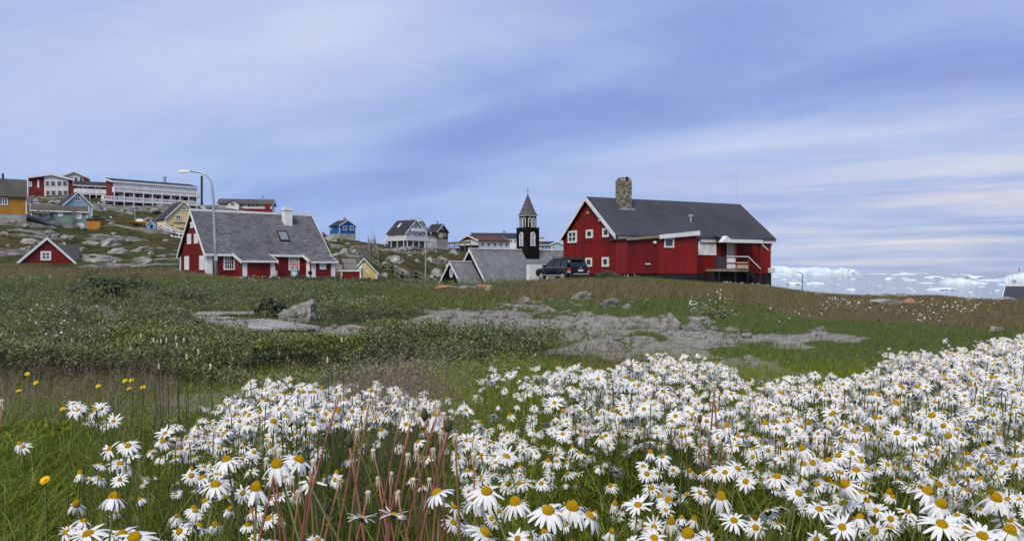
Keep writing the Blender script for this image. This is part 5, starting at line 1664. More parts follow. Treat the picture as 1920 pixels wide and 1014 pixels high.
def put_rock(name, label, cat, me, px, py, wpx, hpx, D0=2.0, group=None, rz=None, D=None, dep=.8, tilt=0.0):
    """py is the row of the rock's foot"""
    D = D or ground_hit(px, py, D0) or 100.0
    w = wpx / FPX * D
    hh_ = hpx / FPX * D
    x = (px - CX) / FPX * D
    yy = D + w * dep * .4
    zb_ = z1(x, D)
    o = link(name, me)
    rz = random.uniform(0, 6.28) if rz is None else rz
    bb = [v for v in me.vertices]
    zmax = max(v.co.z for v in bb)
    o.location = (x, yy, zb_ - hh_ * .05)
    o.rotation_euler = (0, tilt, rz)
    o.scale = (w / 2, w / 2 * dep if abs(math.cos(rz)) > .7 else w / 2, hh_ * .9 / zmax)
    return tag(o, label, cat, group)


hill_rocks = [(60, 378, 22, 14), (94, 381, 45, 10), (75, 392, 20, 6), (6, 442, 16, 8), (86, 440, 30, 13), (51, 456, 46, 12), (50, 470, 34, 14), (117, 448, 22, 9), (135, 446, 12, 5),
              (196, 461, 38, 18), (165, 458, 40, 10), (223, 475, 44, 14), (184, 492, 70, 20), (256, 472, 42, 14), (267, 494, 40, 16), (280, 478, 12, 8), (256, 415, 25, 9), (273, 414, 25, 9),
              (304, 419, 34, 12), (46, 425, 14, 6), (22, 417, 18, 5), (115, 460, 16, 9), (252, 501, 34, 5), (297, 466, 22, 4), (307, 482, 7, 4), (12, 462, 10, 5), (150, 470, 16, 8), (220, 398, 24, 8),
              (240, 402, 20, 9), (285, 398, 26, 7), (330, 402, 20, 6), (205, 420, 12, 5), (120, 416, 24, 5), (148, 430, 20, 5), (175, 444, 14, 5), (210, 440, 16, 6), (240, 452, 14, 4), (310, 452, 12, 5),
              (600, 444, 20, 12), (620, 452, 30, 12), (623, 464, 24, 6), (628, 480, 28, 9), (660, 474, 22, 12), (642, 476, 24, 14), (719, 452, 18, 8), (735, 490, 38, 15), (722, 494, 12, 5), (783, 492, 12, 7),
              (751, 512, 22, 12), (820, 496, 24, 20), (832, 496, 18, 15), (820, 517, 24, 18), (806, 490, 18, 12), (808, 521, 16, 9), (808, 472, 26, 8), (752, 470, 26, 8), (770, 468, 20, 8), (851, 476, 18, 10),
              (845, 462, 22, 6), (790, 478, 8, 5), (700, 470, 10, 5), (768, 480, 10, 4), (842, 502, 18, 11), (612, 470, 14, 5), (650, 458, 12, 4), (830, 460, 14, 5), (815, 450, 18, 5), (700, 454, 14, 6)]
for i, (a, y_, w_, h_) in enumerate(hill_rocks):
    lab = ('pale lichen streaked bedrock outcrop on the hillside above the small red gable' if a < 340 else
           'pale bedrock outcrop on the hillside around the wooden stairs')
    put_rock('rock_outcrop', lab, 'rock', ROCKS[i % 6], a, y_, w_ * 1.1, h_ * .95, 78, 'bedrock outcrops above the small red gable' if a < 340 else 'bedrock outcrops around the wooden stairs', dep=.7)


def peaked_boulder():
    """the boulder with a raised peak: hull of a few corners, subdivided and roughened"""
    bm = bmesh.new()
    for p in ((-.5, -.3, -.1), (.5, -.3, -.1), (.5, .3, -.1), (-.5, .3, -.1), (-.49, -.22, .30), (-.40, .1, .40), (.0, -.27, .36), (-.02, .20, .44), (.30, .10, .66), (.46, .12, .74), (.5, -.24, .30), (.52, .2, .45), (.46, -.1, .44)):
        bm.verts.new(p)
    bmesh.ops.convex_hull(bm, input=bm.verts)
    bmesh.ops.subdivide_edges(bm, edges=bm.edges[:], cuts=9, use_grid_fill=True)
    for v in bm.verts:
        v.co += V3((v.co.x, v.co.y, v.co.z * .4)).normalized() * (mnoise.fractal(v.co * 4, 1.0, 2.0, 5) * .07 + mnoise.noise(v.co * 16) * .02)
        v.co.z += mnoise.fractal(v.co * 6 + V3((3, 1, 2)), 1.0, 2.0, 4) * .03
    me = bpy.data.meshes.new('boulder')
    bm.to_mesh(me)
    bm.free()
    me.materials.append(MATS['rock_fine'])
    return me


D = ground_hit(551, 607, 4)
o = link('boulder', peaked_boulder())
w_ = 62 / FPX * D
o.location = ((549 - CX) / FPX * D, D + .2, z1((551 - CX) / FPX * D, D))
o.scale = (w_, w_, w_ * .95)
tag(o, 'pale pointed boulder with a raised peak behind the wooden walkway', 'boulder')
for (a, y_, w_, h_, lab, me) in ((985, 580, 46, 26, 'grey rough boulder at the upper edge of the gravel patch', GREY[0]), (1087, 562, 46, 18, 'smooth rounded pale boulder standing alone in the brown grass', ROCKS[1]),
                                 (1142, 574, 42, 18, 'flat sloping grey boulder right of the smooth rounded one', GREY[1]), (1176, 580, 20, 7, 'small low stone at the tail of the flat sloping boulder', ROCKS[3]),
                                 (1262, 613, 40, 24, 'domed pale boulder at the right part of the gravel patch', ROCKS[4]), (1306, 618, 38, 18, 'speckled grey stone beside the domed boulder', GREY[2]),
                                 (1312, 602, 56, 9, 'long flat stone behind the domed boulder', ROCKS[2]), (1030, 588, 54, 18, 'low broken rock ledge right of the rough boulder', GREY[3]), (1304, 584, 18, 9, 'white streaked stone in the grass above the gravel', ROCKS[0]),
                                 (1215, 566, 16, 7, 'small dark stone in brown grass near red house', GREY[0]), (917, 546, 18, 9, 'crumbling white stone by the red painted slab', ROCKS[5]), (803, 588, 26, 9, 'dark flat stone at the left tip of the gravel', GREY[1]),
                                 (690, 582, 30, 8, 'low grey stones in scrub left of the gravel', GREY[2]), (405, 571, 12, 6, 'tiny white stone in scrub above the board walkway', ROCKS[3]), (1350, 586, 10, 6, 'small pale stone amid white flowers on the slope', ROCKS[2]),
                                 (1540, 622, 26, 10, 'small flat stone at the right end of gravel', GREY[3]), (880, 694, 40, 8, 'flat grey slab sunk in the scrub behind daisies', GREY[1])):
    put_rock('boulder', lab, 'boulder', me, a, y_, w_, h_, 3)
# red painted slabs
for (a, y_, w_, h_, lab) in ((838, 540, 44, 6, 'flat red painted slab nearest the church porch'), (906, 540, 46, 8, 'flat red painted slab below the church roof'), (874, 541, 40, 6, 'flat pale slab between the two red slabs')):
    put_rock('flat_stone', lab, 'slab', rock_mesh('slab', int(a), 'rock_red' if 'red p' in lab else 'rock_pale', 3, .5), a, y_, w_, h_, 12, rz=0, dep=.9)
# stones under the porch steps
for i, (a, y_) in enumerate(((1358, 537), (1368, 535), (1380, 538), (1392, 537), (1412, 537), (1420, 536), (1429, 540), (1437, 538), (1440, 543), (1425, 541), (1364, 539))):
    put_rock('rubble_stone', 'grey rubble stone on the ground before the porch steps', 'stone', GREY[i % 4] if i % 2 else ROCKS[i % 6], a, y_, random.uniform(8, 13), random.uniform(5, 8), 45, 'rubble stones before the porch', D=59.5 + random.uniform(-1, .6))
# shore rocks on the right
for i, (a, y_, w_, h_, lab, mm) in enumerate(((1787, 556, 78, 14, 'broad domed grey rock on the shore crest', 'rock'), (1672, 568, 58, 8, 'long pale slab lying in brown grass on the right slope', 'rock_pale'), (1710, 566, 28, 7, 'red stained end of the long pale slab', 'rock_red'),
                                              (1700, 556, 34, 7, 'dark low rock on the shore crest left of the dome', 'rock'), (1663, 557, 28, 8, 'cracked grey rock on the shore crest', 'rock'), (1634, 556, 20, 6, 'small brownish rock at the shore crest', 'rock'),
                                              (1473, 541, 18, 6, 'low rock right of the red house corner', 'rock'), (1535, 553, 14, 6, 'small stone on the slope below the curved lamp', 'rock'), (1562, 561, 16, 6, 'pale stones in grass on the shore slope', 'rock_pale'),
                                              (1824, 563, 30, 6, 'low pale rock right of the domed shore rock', 'rock_pale'), (1892, 564, 36, 8, 'pale rock before the dark roof at the edge', 'rock_pale'), (1876, 622, 30, 10, 'whitish stone in brown grass above the daisies', 'rock_pale'))):
    put_rock('shore_rock', lab, 'rock', rock_mesh('shore_rock', 70 + i, mm, 3, .45), a, y_, w_, h_, 5, rz=0, dep=.8)
# pebbles of the gravel patch: too many to pick apart
pv = [ROCKS[1], GREY[0], ROCKS[3]]
bmp = bmesh.new()
bmesh.ops.create_icosphere(bmp, subdivisions=1, radius=1.0)
PV = np.array([v.co[:] for v in bmp.verts])
PF = np.array([[v.index for v in f.verts] for f in bmp.faces])
bmp.free()


def scatter_rand(n, x0, x1, y0, y1, wedge=None):
    y = np.sqrt(RNG.uniform(y0 ** 2, y1 ** 2, n))
    px = RNG.uniform(x0, x1, n)
    return (px - CX) / FPX * y, y, px


def instance(Vp, Fp, P, S, Rz=None, A=None):
    """merge copies of a prototype: positions P, scale S (n or n,3), rotation matrices A or angle Rz"""
    n = len(P)
    S = np.asarray(S)
    S3 = np.repeat(S[:, None], 3, 1) if S.ndim == 1 else S
    V = Vp[None] * S3[:, None, :]
    if A is not None:
        V = np.einsum('nij,nkj->nki', A, V)
    elif Rz is not None:
        c, s = np.cos(Rz)[:, None], np.sin(Rz)[:, None]
        V = np.stack([V[..., 0] * c - V[..., 1] * s, V[..., 0] * s + V[..., 1] * c, V[..., 2]], -1)
    V = V + P[:, None, :]
    T = Fp[None] + (np.arange(n) * len(Vp))[:, None, None]
    return V.reshape(-1, 3), T.reshape(-1, 3)


x, y, px = scatter_rand(16000, -50, 1970, 4, 22)
z = zt(x, y)
g_, _, _ = zones(x, y, z)
k = g_ > RNG.uniform(.25, 1, len(x))
x, y, z = x[k], y[k], z[k]
s = np.minimum(RNG.lognormal(-4.35, .8, len(x)), .07) * (.6 + y / 16)
V, T = instance(PV, PF, np.stack([x, y, z], 1), np.stack([s, s * RNG.uniform(.6, 1.2, len(x)), s * .55], 1), RNG.uniform(0, 6.28, len(x)))
V += RNG.normal(0, .12, V.shape) * np.repeat(s, len(PV))[:, None]
o = link('gravel', tri_mesh('gravel', V, T, ['rock']), kind='stuff')
o['label'] = 'loose grey pebbles over the bare gravel patches'

# ------------------------------------------------------------------ the wooden pallet
pa, pb_ = V3((-4.45, 11.2, 0)), V3((-2.80, 8.75, 0))
dv = (pb_ - pa).normalized()
wz = max(z1(pa.x, pa.y), z1(pb_.x, pb_.y), z1((pa.x + pb_.x) / 2, (pa.y + pb_.y) / 2))
pal = thing('wooden_walkway', 'weathered grey board walkway lying in the scrub left of the pointed boulder', 'walkway', ((pa.x + pb_.x) / 2, (pa.y + pb_.y) / 2, wz - .04), math.atan2(dv.y, dv.x))
lw = (pb_ - pa).length / 2
for i in range(6):
    yy = -.18 + i * .135
    ln = random.uniform(-.12, .08)
    m = MB().box(-lw + (.0 if i < 4 else .9) + random.uniform(-.05, .1), lw + ln, yy, yy + .122, .05 + random.uniform(0, .012), .080 + random.uniform(0, .012))
    o = m.build('plank', 'pallet_wood', pal)
    o.rotation_euler = (random.uniform(-.02, .02), random.uniform(-.006, .006), random.uniform(-.010, .010))
for xx in (-lw + .15, -.5, .45, lw - .2):
    MB().box(xx - .05, xx + .05, -.19, .64, -.12, .049).build('bearer', 'grey_wood', pal)
D2 = ground_hit(395, 606, 4)
c0 = PT(415, 606, D2)
tag(MB().box(-.40, .34, -.06, .06, 0, .03).build('loose_plank', 'pallet_wood'), 'loose grey plank lying just behind the board walkway', 'plank')
bpy.data.objects['loose_plank'].location = (c0.x, D2 + .25, z1(c0.x, D2) + .13)
bpy.data.objects['loose_plank'].rotation_euler = (0, 0, R(12))
c0 = PT(985, 582, ground_hit(985, 582, 4))
tag(MB().box(-.36, .3, -.02, .02, 0, .03).build('driftwood', 'pallet_wood'), 'thin bleached stick on the gravel by the rough boulder', 'stick')
bpy.data.objects['driftwood'].location = (c0.x, c0.y - .3, z1(c0.x, c0.y) + .05)
bpy.data.objects['driftwood'].rotation_euler = (0, R(3), R(4))


# ------------------------------------------------------------------ icebergs and floes
def iceberg(label, px0, px1, base, prof, depth=.5, seed=1, mat_='ice', nx_=46, ny_=22):
    """prof: rows of the crest sampled from px0 to px1"""
    D = 20.0 * FPX / (base - HY)
    xa, xb = (px0 - CX) / FPX * D, (px1 - CX) / FPX * D
    w = xb - xa
    dp = w * depth
    hts = np.array([(base - p_) * .88 / FPX * D for p_ in prof])
    vs_, fs_ = [], []
    hmax = hts.max()
    for j in range(ny_ + 1):
        v_ = j / ny_
        for i in range(nx_ + 1):
            u_ = i / nx_
            hgt = np.interp(u_, np.linspace(0, 1, len(hts)), hts)
            e = min(1, u_ / .03, (1 - u_) / .03) * min(1, v_ / .06, (1 - v_) / .2)
            n_ = mnoise.fractal(V3((u_ * 7 + seed * 9.1, v_ * 5, seed)), 1.0, 2.0, 5)
            c_ = 1 - abs(mnoise.noise(V3((u_ * 11 + seed, v_ * 6, seed * 2.0)))) * .55
            front = .62 + .38 * min(1, v_ / .42)
            zz_ = hgt * e * front * (1 - .18 * (1 - c_)) + hmax * .10 * n_ * e
            vs_.append((w * (u_ - .5) + hmax * .35 * n_ * (1 if 0 < i < nx_ else 0), dp * v_ + hmax * .4 * mnoise.noise(V3((u_ * 9, v_ * 3, seed + 4))), max(-1.0, zz_)))
    for j in range(ny_):
        for i in range(nx_):
            a_ = j * (nx_ + 1) + i
            fs_.append((a_, a_ + 1, a_ + nx_ + 2, a_ + nx_ + 1))
    o = MB().add(vs_, fs_).build('iceberg', mat_)
    o.location = ((xa + xb) / 2, D, SEA - .3)
    return tag(o, label, 'iceberg')


iceberg('largest flat topped iceberg just right of the red house', 1425, 1566, 516, [499, 498, 497.5, 496, 496.5, 497, 499, 499, 499.5, 501, 499, 499, 501, 502], .35, 1)
iceberg('blocky iceberg with blue cliff at the right end of the largest one', 1556, 1612, 515.5, [512, 507, 503, 502.5, 500, 502, 503, 503.5, 505], .5, 2)
iceberg('lone small peaked iceberg in the middle of the sea', 1676, 1722, 515, [513.8, 513.6, 512, 509.5, 511, 513, 514], .4, 3, nx_=26, ny_=12)
iceberg('jagged low iceberg before the white one at the right edge', 1775, 1856, 532, [530, 524, 521, 522, 519, 521, 524, 527, 529, 529.5], .5, 4)
iceberg('broad white iceberg cut off by the right edge of the picture', 1884, 1975, 529, [527, 520, 514, 510, 508, 507, 508, 509], .4, 5)
iceberg('long low ice ridge before the white iceberg at the right', 1832, 1900, 526.5, [526, 524.5, 523, 522.5, 523, 521, 522.5, 525], .3, 6, nx_=26, ny_=12)
fl_me = [rock_mesh('ice_floe', 120 + i, 'ice_floe', 3, .5, .8) for i in range(4)]
floes = [(1454, 520, 10, 2.5), (1470, 525, 12, 2.5), (1488, 526, 7, 2), (1492, 533.5, 36, 5), (1528, 533, 34, 5), (1575, 523.5, 6, 1.6), (1599, 524.5, 10, 2.5), (1511, 525.5, 6, 1.5), (1572, 534, 5, 1.5), (1596, 543.5, 19, 4),
         (1666, 524, 20, 4), (1698, 523.5, 15, 2.5), (1707, 526, 24, 2.5), (1737, 531, 36, 2.5), (1747, 521, 38, 3.5), (1775, 522.5, 22, 2), (1790, 515.5, 10, 1.4), (1812, 515.5, 24, 1.8), (1760, 543.5, 60, 4.5), (1703, 540, 6, 1.5),
         (1709, 542, 6, 1.5), (1714, 546, 7, 1.6), (1680, 516, 24, 1.6), (1737, 513.5, 6, 1.3), (1649, 536, 5, 1.5), (1676, 540, 4, 1.3), (1745, 537, 5, 1.2), (1830, 521, 44, 4), (1640, 514, 60, 1.3), (1720, 512.8, 40, 1.0), (1870, 545, 14, 2),
         (1630, 530, 4, 1.2), (1840, 538, 12, 1.5), (1560, 527, 5, 1.2), (1880, 534, 26, 2.5), (1905, 541, 18, 2), (1655, 514.5, 16, 1.5), (1800, 526, 10, 1.5), (1545, 519, 5, 1.2), (1615, 519, 8, 1.2), (1480, 519, 6, 1.4), (1820, 548, 10, 1.8)]
for i, (a, y_, w_, h_) in enumerate(floes):
    D = 20.0 * FPX / (y_ - HY)
    o = link('ice_floe', fl_me[i % 4])
    o.location = ((a - CX) / FPX * D, D, SEA)
    sw = w_ / FPX * D / 2
    o.scale = (sw, sw * .8, h_ * .8 / FPX * D / .45)
    o.rotation_euler = (0, 0, random.uniform(-.4, .4) + (math.pi if i % 2 else 0))
    tag(o, 'flat white ice floe drifting on the grey sea', 'ice floe', 'ice floes on the sea')
# brash ice: countless bits
n = 1000
pxs, pys = RNG.uniform(1380, 2050, n), HY + RNG.uniform(2.5, 60, n)
D = 20.0 * FPX / (pys - HY)
s = RNG.lognormal(-.7, .6, n) * D / 1700 + .15
P = np.stack([(pxs - CX) / FPX * D, D, np.full(n, SEA)], 1)
V, T = instance(PV, PF, P, np.stack([s * 1.6, s * 2.0, s * .35], 1), RNG.uniform(0, 6.28, n))
o = link('brash_ice', tri_mesh('brash_ice', V, T, ['ice_floe']), kind='stuff')
o['label'] = 'countless small bits of ice scattered over the sea'


# ------------------------------------------------------------------ plants
mat_leaf('petal', [(0.0, (0.74, 0.75, 0.77)), (1.0, (0.84, 0.845, 0.855))], 0.6, 0.30, 0.2)
mat('daisy_disc', (0.92, 0.54, 0.006), (0.78, 0.43, 0.006), 60.0, 0.8, 0.8, 900.0, spec=0.15)
mat('daisy_calyx', (0.055, 0.085, 0.020), (0.035, 0.05, 0.015), 60.0, 0.8)
mat('daisy_stem', (0.13, 0.16, 0.04), (0.09, 0.10, 0.03), 8.0, 0.7)
mat('red_stalk', (0.36, 0.14, 0.11), (0.19, 0.075, 0.05), 7.0, 0.55, lo=.3, hi=.7)
mat('green_stalk', (0.20, 0.17, 0.05), (0.20, 0.10, 0.05), 7.0, 0.55)
mat('seed_head', (0.55, 0.50, 0.38), (0.38, 0.33, 0.24), 90.0, 0.9)
mat('bud_green', (0.035, 0.045, 0.022), (0.06, 0.06, 0.03), 60.0, 0.8)
mat('dandelion_yellow', (0.80, 0.52, 0.010), (0.72, 0.42, 0.008), 60.0, 0.7)
mat_leaf('willow_leaf', [(0.0, (0.100, 0.122, 0.042)), (0.5, (0.195, 0.220, 0.098)), (0.9, (0.265, 0.285, 0.155)), (1.0, (0.33, 0.34, 0.23))], 0.6, 0.25, patch=((0.10, 0.135, 0.022), (0.19, 0.215, 0.045)))
mat_leaf('dark_willow_leaf', [(0.0, (0.045, 0.058, 0.030)), (0.6, (0.085, 0.100, 0.056)), (1.0, (0.17, 0.185, 0.12))], 0.6, 0.2)
mat_leaf('grass_blade', [(0.0, (0.085, 0.130, 0.012)), (0.5, (0.135, 0.190, 0.020)), (0.8, (0.190, 0.230, 0.032)), (0.9, (0.34, 0.30, 0.09)), (1.0, (0.42, 0.36, 0.16))], 0.5, 0.45)
mat_leaf('meadow_blade', [(0.0, (0.070, 0.110, 0.020)), (0.6, (0.105, 0.145, 0.028)), (1.0, (0.17, 0.18, 0.055))], 0.6, 0.3)
mat_leaf('dry_blade', [(0.0, (0.125, 0.086, 0.040)), (0.4, (0.185, 0.130, 0.064)), (0.65, (0.24, 0.180, 0.095)), (0.75, (0.14, 0.15, 0.045)), (1.0, (0.11, 0.135, 0.035))], 0.7, 0.25)
mat_leaf('feather_leaf', [(0.0, (0.125, 0.185, 0.010)), (0.5, (0.205, 0.265, 0.018)), (1.0, (0.36, 0.37, 0.05))], 0.6, 0.45)
mat_leaf('seed_grass', [(0.0, (0.17, 0.125, 0.10)), (0.6, (0.26, 0.205, 0.17)), (1.0, (0.42, 0.37, 0.32))], 0.8, 0.35)
mat('twig', (0.10, 0.075, 0.055), (0.06, 0.045, 0.035), 20.0, 0.9)


def unit(v):
    return v / np.linalg.norm(v, axis=-1, keepdims=True)


def rot_from_z(n, spin):
    """matrices that turn +z to n after a spin about z"""
    n = unit(n)
    ref = np.where(np.abs(n[:, 2:3]) > .95, np.array([[1., 0, 0]]), np.array([[0, 0, 1.]]))
    a = unit(np.cross(ref, n))
    b_ = np.cross(n, a)
    c, s_ = np.cos(spin)[:, None], np.sin(spin)[:, None]
    return np.stack([a * c + b_ * s_, b_ * c - a * s_, n], -1)


# ---- leaf clouds and blades as plain arrays
def leaves(P, N, L, wf=.38):
    """folded four-point leaves at P with normals N and lengths L"""
    n = len(P)
    Vp = np.array([[0, 0, 0], [.5, .5 * wf * 2, .06], [1, 0, -.06], [.5, -.5 * wf * 2, .06]], float) - np.array([.3, 0, 0])
    Tp = np.array([[0, 1, 2], [0, 2, 3]])
    return instance(Vp, Tp, P, L, A=rot_from_z(N, RNG.uniform(0, 6.28, n)))


def blades(P, H, Wd, lean, seg=3, curl=1.0):
    """tapered bending blades: height H, width Wd, horizontal lean vector"""
    n = len(P)
    th = RNG.uniform(0, 6.28, n)
    side = np.stack([np.cos(th), np.sin(th), np.zeros(n)], 1)
    V = np.zeros((n, 2 * seg + 1, 3))
    for i in range(seg + 1):
        s_ = i / seg
        c = P + np.stack([lean[:, 0] * s_ ** 1.8, lean[:, 1] * s_ ** 1.8, H * (s_ - .22 * curl * s_ ** 3)], 1)
        w = (Wd * (1 - s_ ** 1.6))[:, None] * side * .5
        if i < seg:
            V[:, 2 * i] = c - w
            V[:, 2 * i + 1] = c + w
        else:
            V[:, 2 * seg] = c
    T = []
    for i in range(seg - 1):
        T += [[2 * i, 2 * i + 1, 2 * i + 3], [2 * i, 2 * i + 3, 2 * i + 2]]
    T.append([2 * seg - 2, 2 * seg - 1, 2 * seg])
    T = np.array(T)[None] + (np.arange(n) * (2 * seg + 1))[:, None, None]
    return V.reshape(-1, 3), T.reshape(-1, 3)


def stuff(name, label, V, T, mats, midx=None, smooth=False):
    o = link(name, tri_mesh(name, V, T, mats, midx, smooth), kind='stuff')
    o['label'] = label
    return o


def merge(parts):
    Vs, Ts, n = [], [], 0
    for V, T in parts:
        Vs.append(V)
        Ts.append(T + n)
        n += len(V)
    return np.concatenate(Vs), np.concatenate(Ts)


def spread(n, px0, px1, d0, d1, power=1.0):
    """random points over the field, thinning out with depth"""
    u_ = RNG.uniform(0, 1, n)
    y = d0 * (d1 / d0) ** u_ if power == 0 else (d0 ** power + u_ * (d1 ** power - d0 ** power)) ** (1 / power)
    px = RNG.uniform(px0, px1, n)
    return (px - CX) / FPX * y, y, px


def mound(x, y):
    return .03 + .32 * sstep(.34, .70, fbm(x * .8, y * .8, 91, 3)) * (0.7 + .3 * sstep(6, 20, y))


# ---- low willow scrub over the middle ground: upright shoots with narrow leaves all round
x, y, px = spread(70000, -300, 1200, 3.4, 46, 0)
z = zt(x, y)
g_, b_, s_ = zones(x, y, z)
k = ((s_ > RNG.uniform(.15, 1, len(x))) | ((g_ > .4) & (RNG.uniform(0, 1, len(x)) < .05))) & (RNG.uniform(0, 1, len(x)) < .06 + 1.0 * sstep(.34, .52, fbm(x * 1.3, y * 1.3, 95, 4)))
spx, spy = pxpy(x, y, z)
k &= ~((np.abs(spx - 552) < 46) & (spy > 596) & (spy < 624)) & ~((np.abs((spx - 470) - (spy - 612) * 2.6) < 85) & (spy > 597) & (spy < 634) & (RNG.uniform(0, 1, len(x)) < .94))
x, y, z = x[k], y[k], z[k]
n = len(x)
m = 8
hm = mound(x, y) * RNG.uniform(.75, 1.1, n)
grow = 1 + np.clip(y - 6, 0, 60) * .040
tilt = np.stack([RNG.normal(.05, .3, n), RNG.normal(-.1, .3, n)], 1)
lv = np.linspace(.45, 1.0, m)[None] + RNG.normal(0, .05, (n, m))
hs = (.05 + .05 * RNG.uniform(0, 1, n)) * grow
zz_ = z[:, None] + np.maximum(hm[:, None] - hs[:, None] * (1 - lv), .004)
P = np.stack([x[:, None] + tilt[:, :1] * hs[:, None] * lv, y[:, None] + tilt[:, 1:] * hs[:, None] * lv, zz_], -1).reshape(-1, 3)
ang = (RNG.uniform(0, 6.28, n)[:, None] + np.arange(m)[None] * 2.4 + RNG.normal(0, .3, (n, m))).ravel()
up = (np.linspace(-.25, .95, m)[None] + RNG.normal(0, .25, (n, m))).ravel()
dirv = unit(np.stack([np.cos(ang), np.sin(ang), up], 1))
side = unit(np.cross(np.array([[0, 0, 1.]]), dirv))
nor = np.cross(dirv, side)
A = np.stack([dirv, side, nor], -1)
Ls = (RNG.uniform(.028, .048, (n, m)) * grow[:, None]).ravel()
Vp = np.array([[0, 0, 0], [.45, .20, .05], [1, 0, -.10], [.45, -.20, .05]], float)
V, T = instance(Vp, np.array([[0, 1, 2], [0, 2, 3]]), P, Ls, A=A)
stuff('willow_scrub', 'low grey green willow scrub carpeting the middle ground', V, T, ['willow_leaf'])
print('scrub leaves', len(P))


# ---- meadow grass and dry grass, from near to the crest
x, y, px = spread(215000, -150, 2200, 4.2, 72, .35)
z = zt(x, y)
g_, b_, s_ = zones(x, y, z)
keep = RNG.uniform(0, 1, len(x)) > np.maximum(g_ * .90, s_ * (.35 + .58 * sstep(.34, .52, fbm(x * 1.3, y * 1.3, 95, 4))))
pxx, pyy = pxpy(x, y, z)
keep &= ~((y > 55) & (pxx > 700) & (pxx < 980))
for hh_, (hx0, hx1, hy0, hy1) in ((HL, (-.1, 11.7, -2.6, 9.5)), (RH, (-.1, 19, -2.2, 9))):
    mi = np.array(hh_.Mi)
    lx, ly = mi[0, 0] * x + mi[0, 1] * y + mi[0, 3], mi[1, 0] * x + mi[1, 1] * y + mi[1, 3]
    keep &= ~((lx > hx0) & (lx < hx1) & (ly > hy0) & (ly < hy1))
x, y, z, b_, px_keep = x[keep], y[keep], z[keep], b_[keep], pxx[keep]
n = len(x)
b_ = np.maximum(b_, .75 * (fbm(x * .45, y * .45, 59, 3) > .53))
dry = b_ + RNG.normal(0, .25, n) + (fbm(x * .7, y * .7, 58, 3) - .5) * .9 > .58
H = RNG.uniform(.06, .20, n) * (1 + .35 * dry) * (.45 + 1.1 * fbm(x * .9, y * .9, 55, 3)) * np.clip(.55 + y / 40, .6, 1.0) * (1 - .45 * sstep(1400, 1520, px_keep))
Wd = .0035 * np.clip(y / 5, .8, 6.0)
lean = np.stack([RNG.normal(.25, .45, n), RNG.normal(0, .4, n)], 1) * H[:, None]
P = np.stack([x, y, z - .01], 1)
for flag, nm, lb, mm in ((~dry, 'meadow_grass', 'short green grass over the meadow and slopes', 'meadow_blade'), (dry, 'dry_grass', 'brown dry grass over the rise and the slope by the sea', 'dry_blade')):
    fn, ff = flag & (y < 22), flag & (y >= 22)
    V, T = merge([blades(P[fn], H[fn], Wd[fn], lean[fn], 2), blades(P[ff], H[ff], Wd[ff], lean[ff], 1)])
    stuff(nm, lb, V, T, [mm])
print('meadow blades', n)


# ---- bushes that stand out on their own
def bush(label, px, py, wpx, hpx, D=None, count=2600, leaf=.06, material='dark_willow_leaf', D0=8):
    D = D or ground_hit(px, py, D0) or 40
    w, hh_ = wpx / FPX * D, hpx / FPX * D
    c = V3(((px - CX) / FPX * D, D + w * .2, 0))
    c.z = z1(c.x, c.y)
    t_ = thing('willow_bush', label, 'bush', c)
    rn = np.random.default_rng(int(px * 7 + py))
    nb = 16
    cen = np.stack([rn.uniform(-.46, .46, nb) * w, rn.uniform(-.25, .25, nb) * w, np.zeros(nb)], 1)
    rad = rn.uniform(.16, .30, nb) * min(w, hh_ * 3)
    top = hh_ * rn.uniform(.55, 1.0, nb) * np.sqrt(np.clip(1 - (cen[:, 0] / (.55 * w)) ** 2, .15, 1))
    i = rn.integers(0, nb, count)
    d = unit(rn.normal(0, 1, (count, 3)))
    d[:, 2] = np.abs(d[:, 2])
    r_ = rn.uniform(.55, 1.05, count) ** .6
    P = cen[i] + np.stack([d[:, 0] * rad[i] * r_, d[:, 1] * rad[i] * r_, d[:, 2] * top[i] * r_], 1)
    N = d + rn.normal(0, .5, (count, 3)) + np.array([0, 0, .4])
    V, T = leaves(P, N, rn.uniform(.7, 1.3, count) * leaf, .32)
    link('foliage', tri_mesh('foliage', V, T, [material]), t_)
    m = MB()
    for j in range(nb):
        m.tube([(cen[j][0] * .4, cen[j][1] * .4, -.1), (cen[j][0] * .8, cen[j][1] * .8, top[j] * .5), (cen[j][0], cen[j][1], top[j] * .92)], [.02, .014, .006], 4)
    m.build('branches', 'twig', t_)
    return t_


bush('dark low willow bush on the rise below the small red gable', 205, 562, 150, 62, count=7000, leaf=.07)
bush('small willow bush right of the dark low one', 320, 562, 90, 36, count=3000, leaf=.07)
bush('willow bush in front of the red porch wall', 480, 529, 90, 9, 50, 2200, .09)
bush('tall leafy willow bush under the red curtained window', 560, 532, 90, 13, 50, 2800, .09)
bush('leafy willow bush before the right porch of the slate roofed house', 618, 533, 80, 14, 51, 2800, .09)
bush('leafy willow bush hiding the feet of red and yellow sheds', 678, 534, 90, 12, 52, 2800, .09)
bush('dark green bush beside the rear of the black car', 1137, 520, 50, 16, 58, 2400, .11)
bush('dark round bush left of the pointed boulder', 505, 590, 50, 34, count=2600, leaf=.05)
bush('willow bush in the meadow behind the pointed boulder', 590, 568, 80, 32, count=3000, leaf=.06)
bush('green herb bush among white flowers on the right slope', 1345, 596, 90, 24, count=4200, leaf=.035, material='willow_leaf')

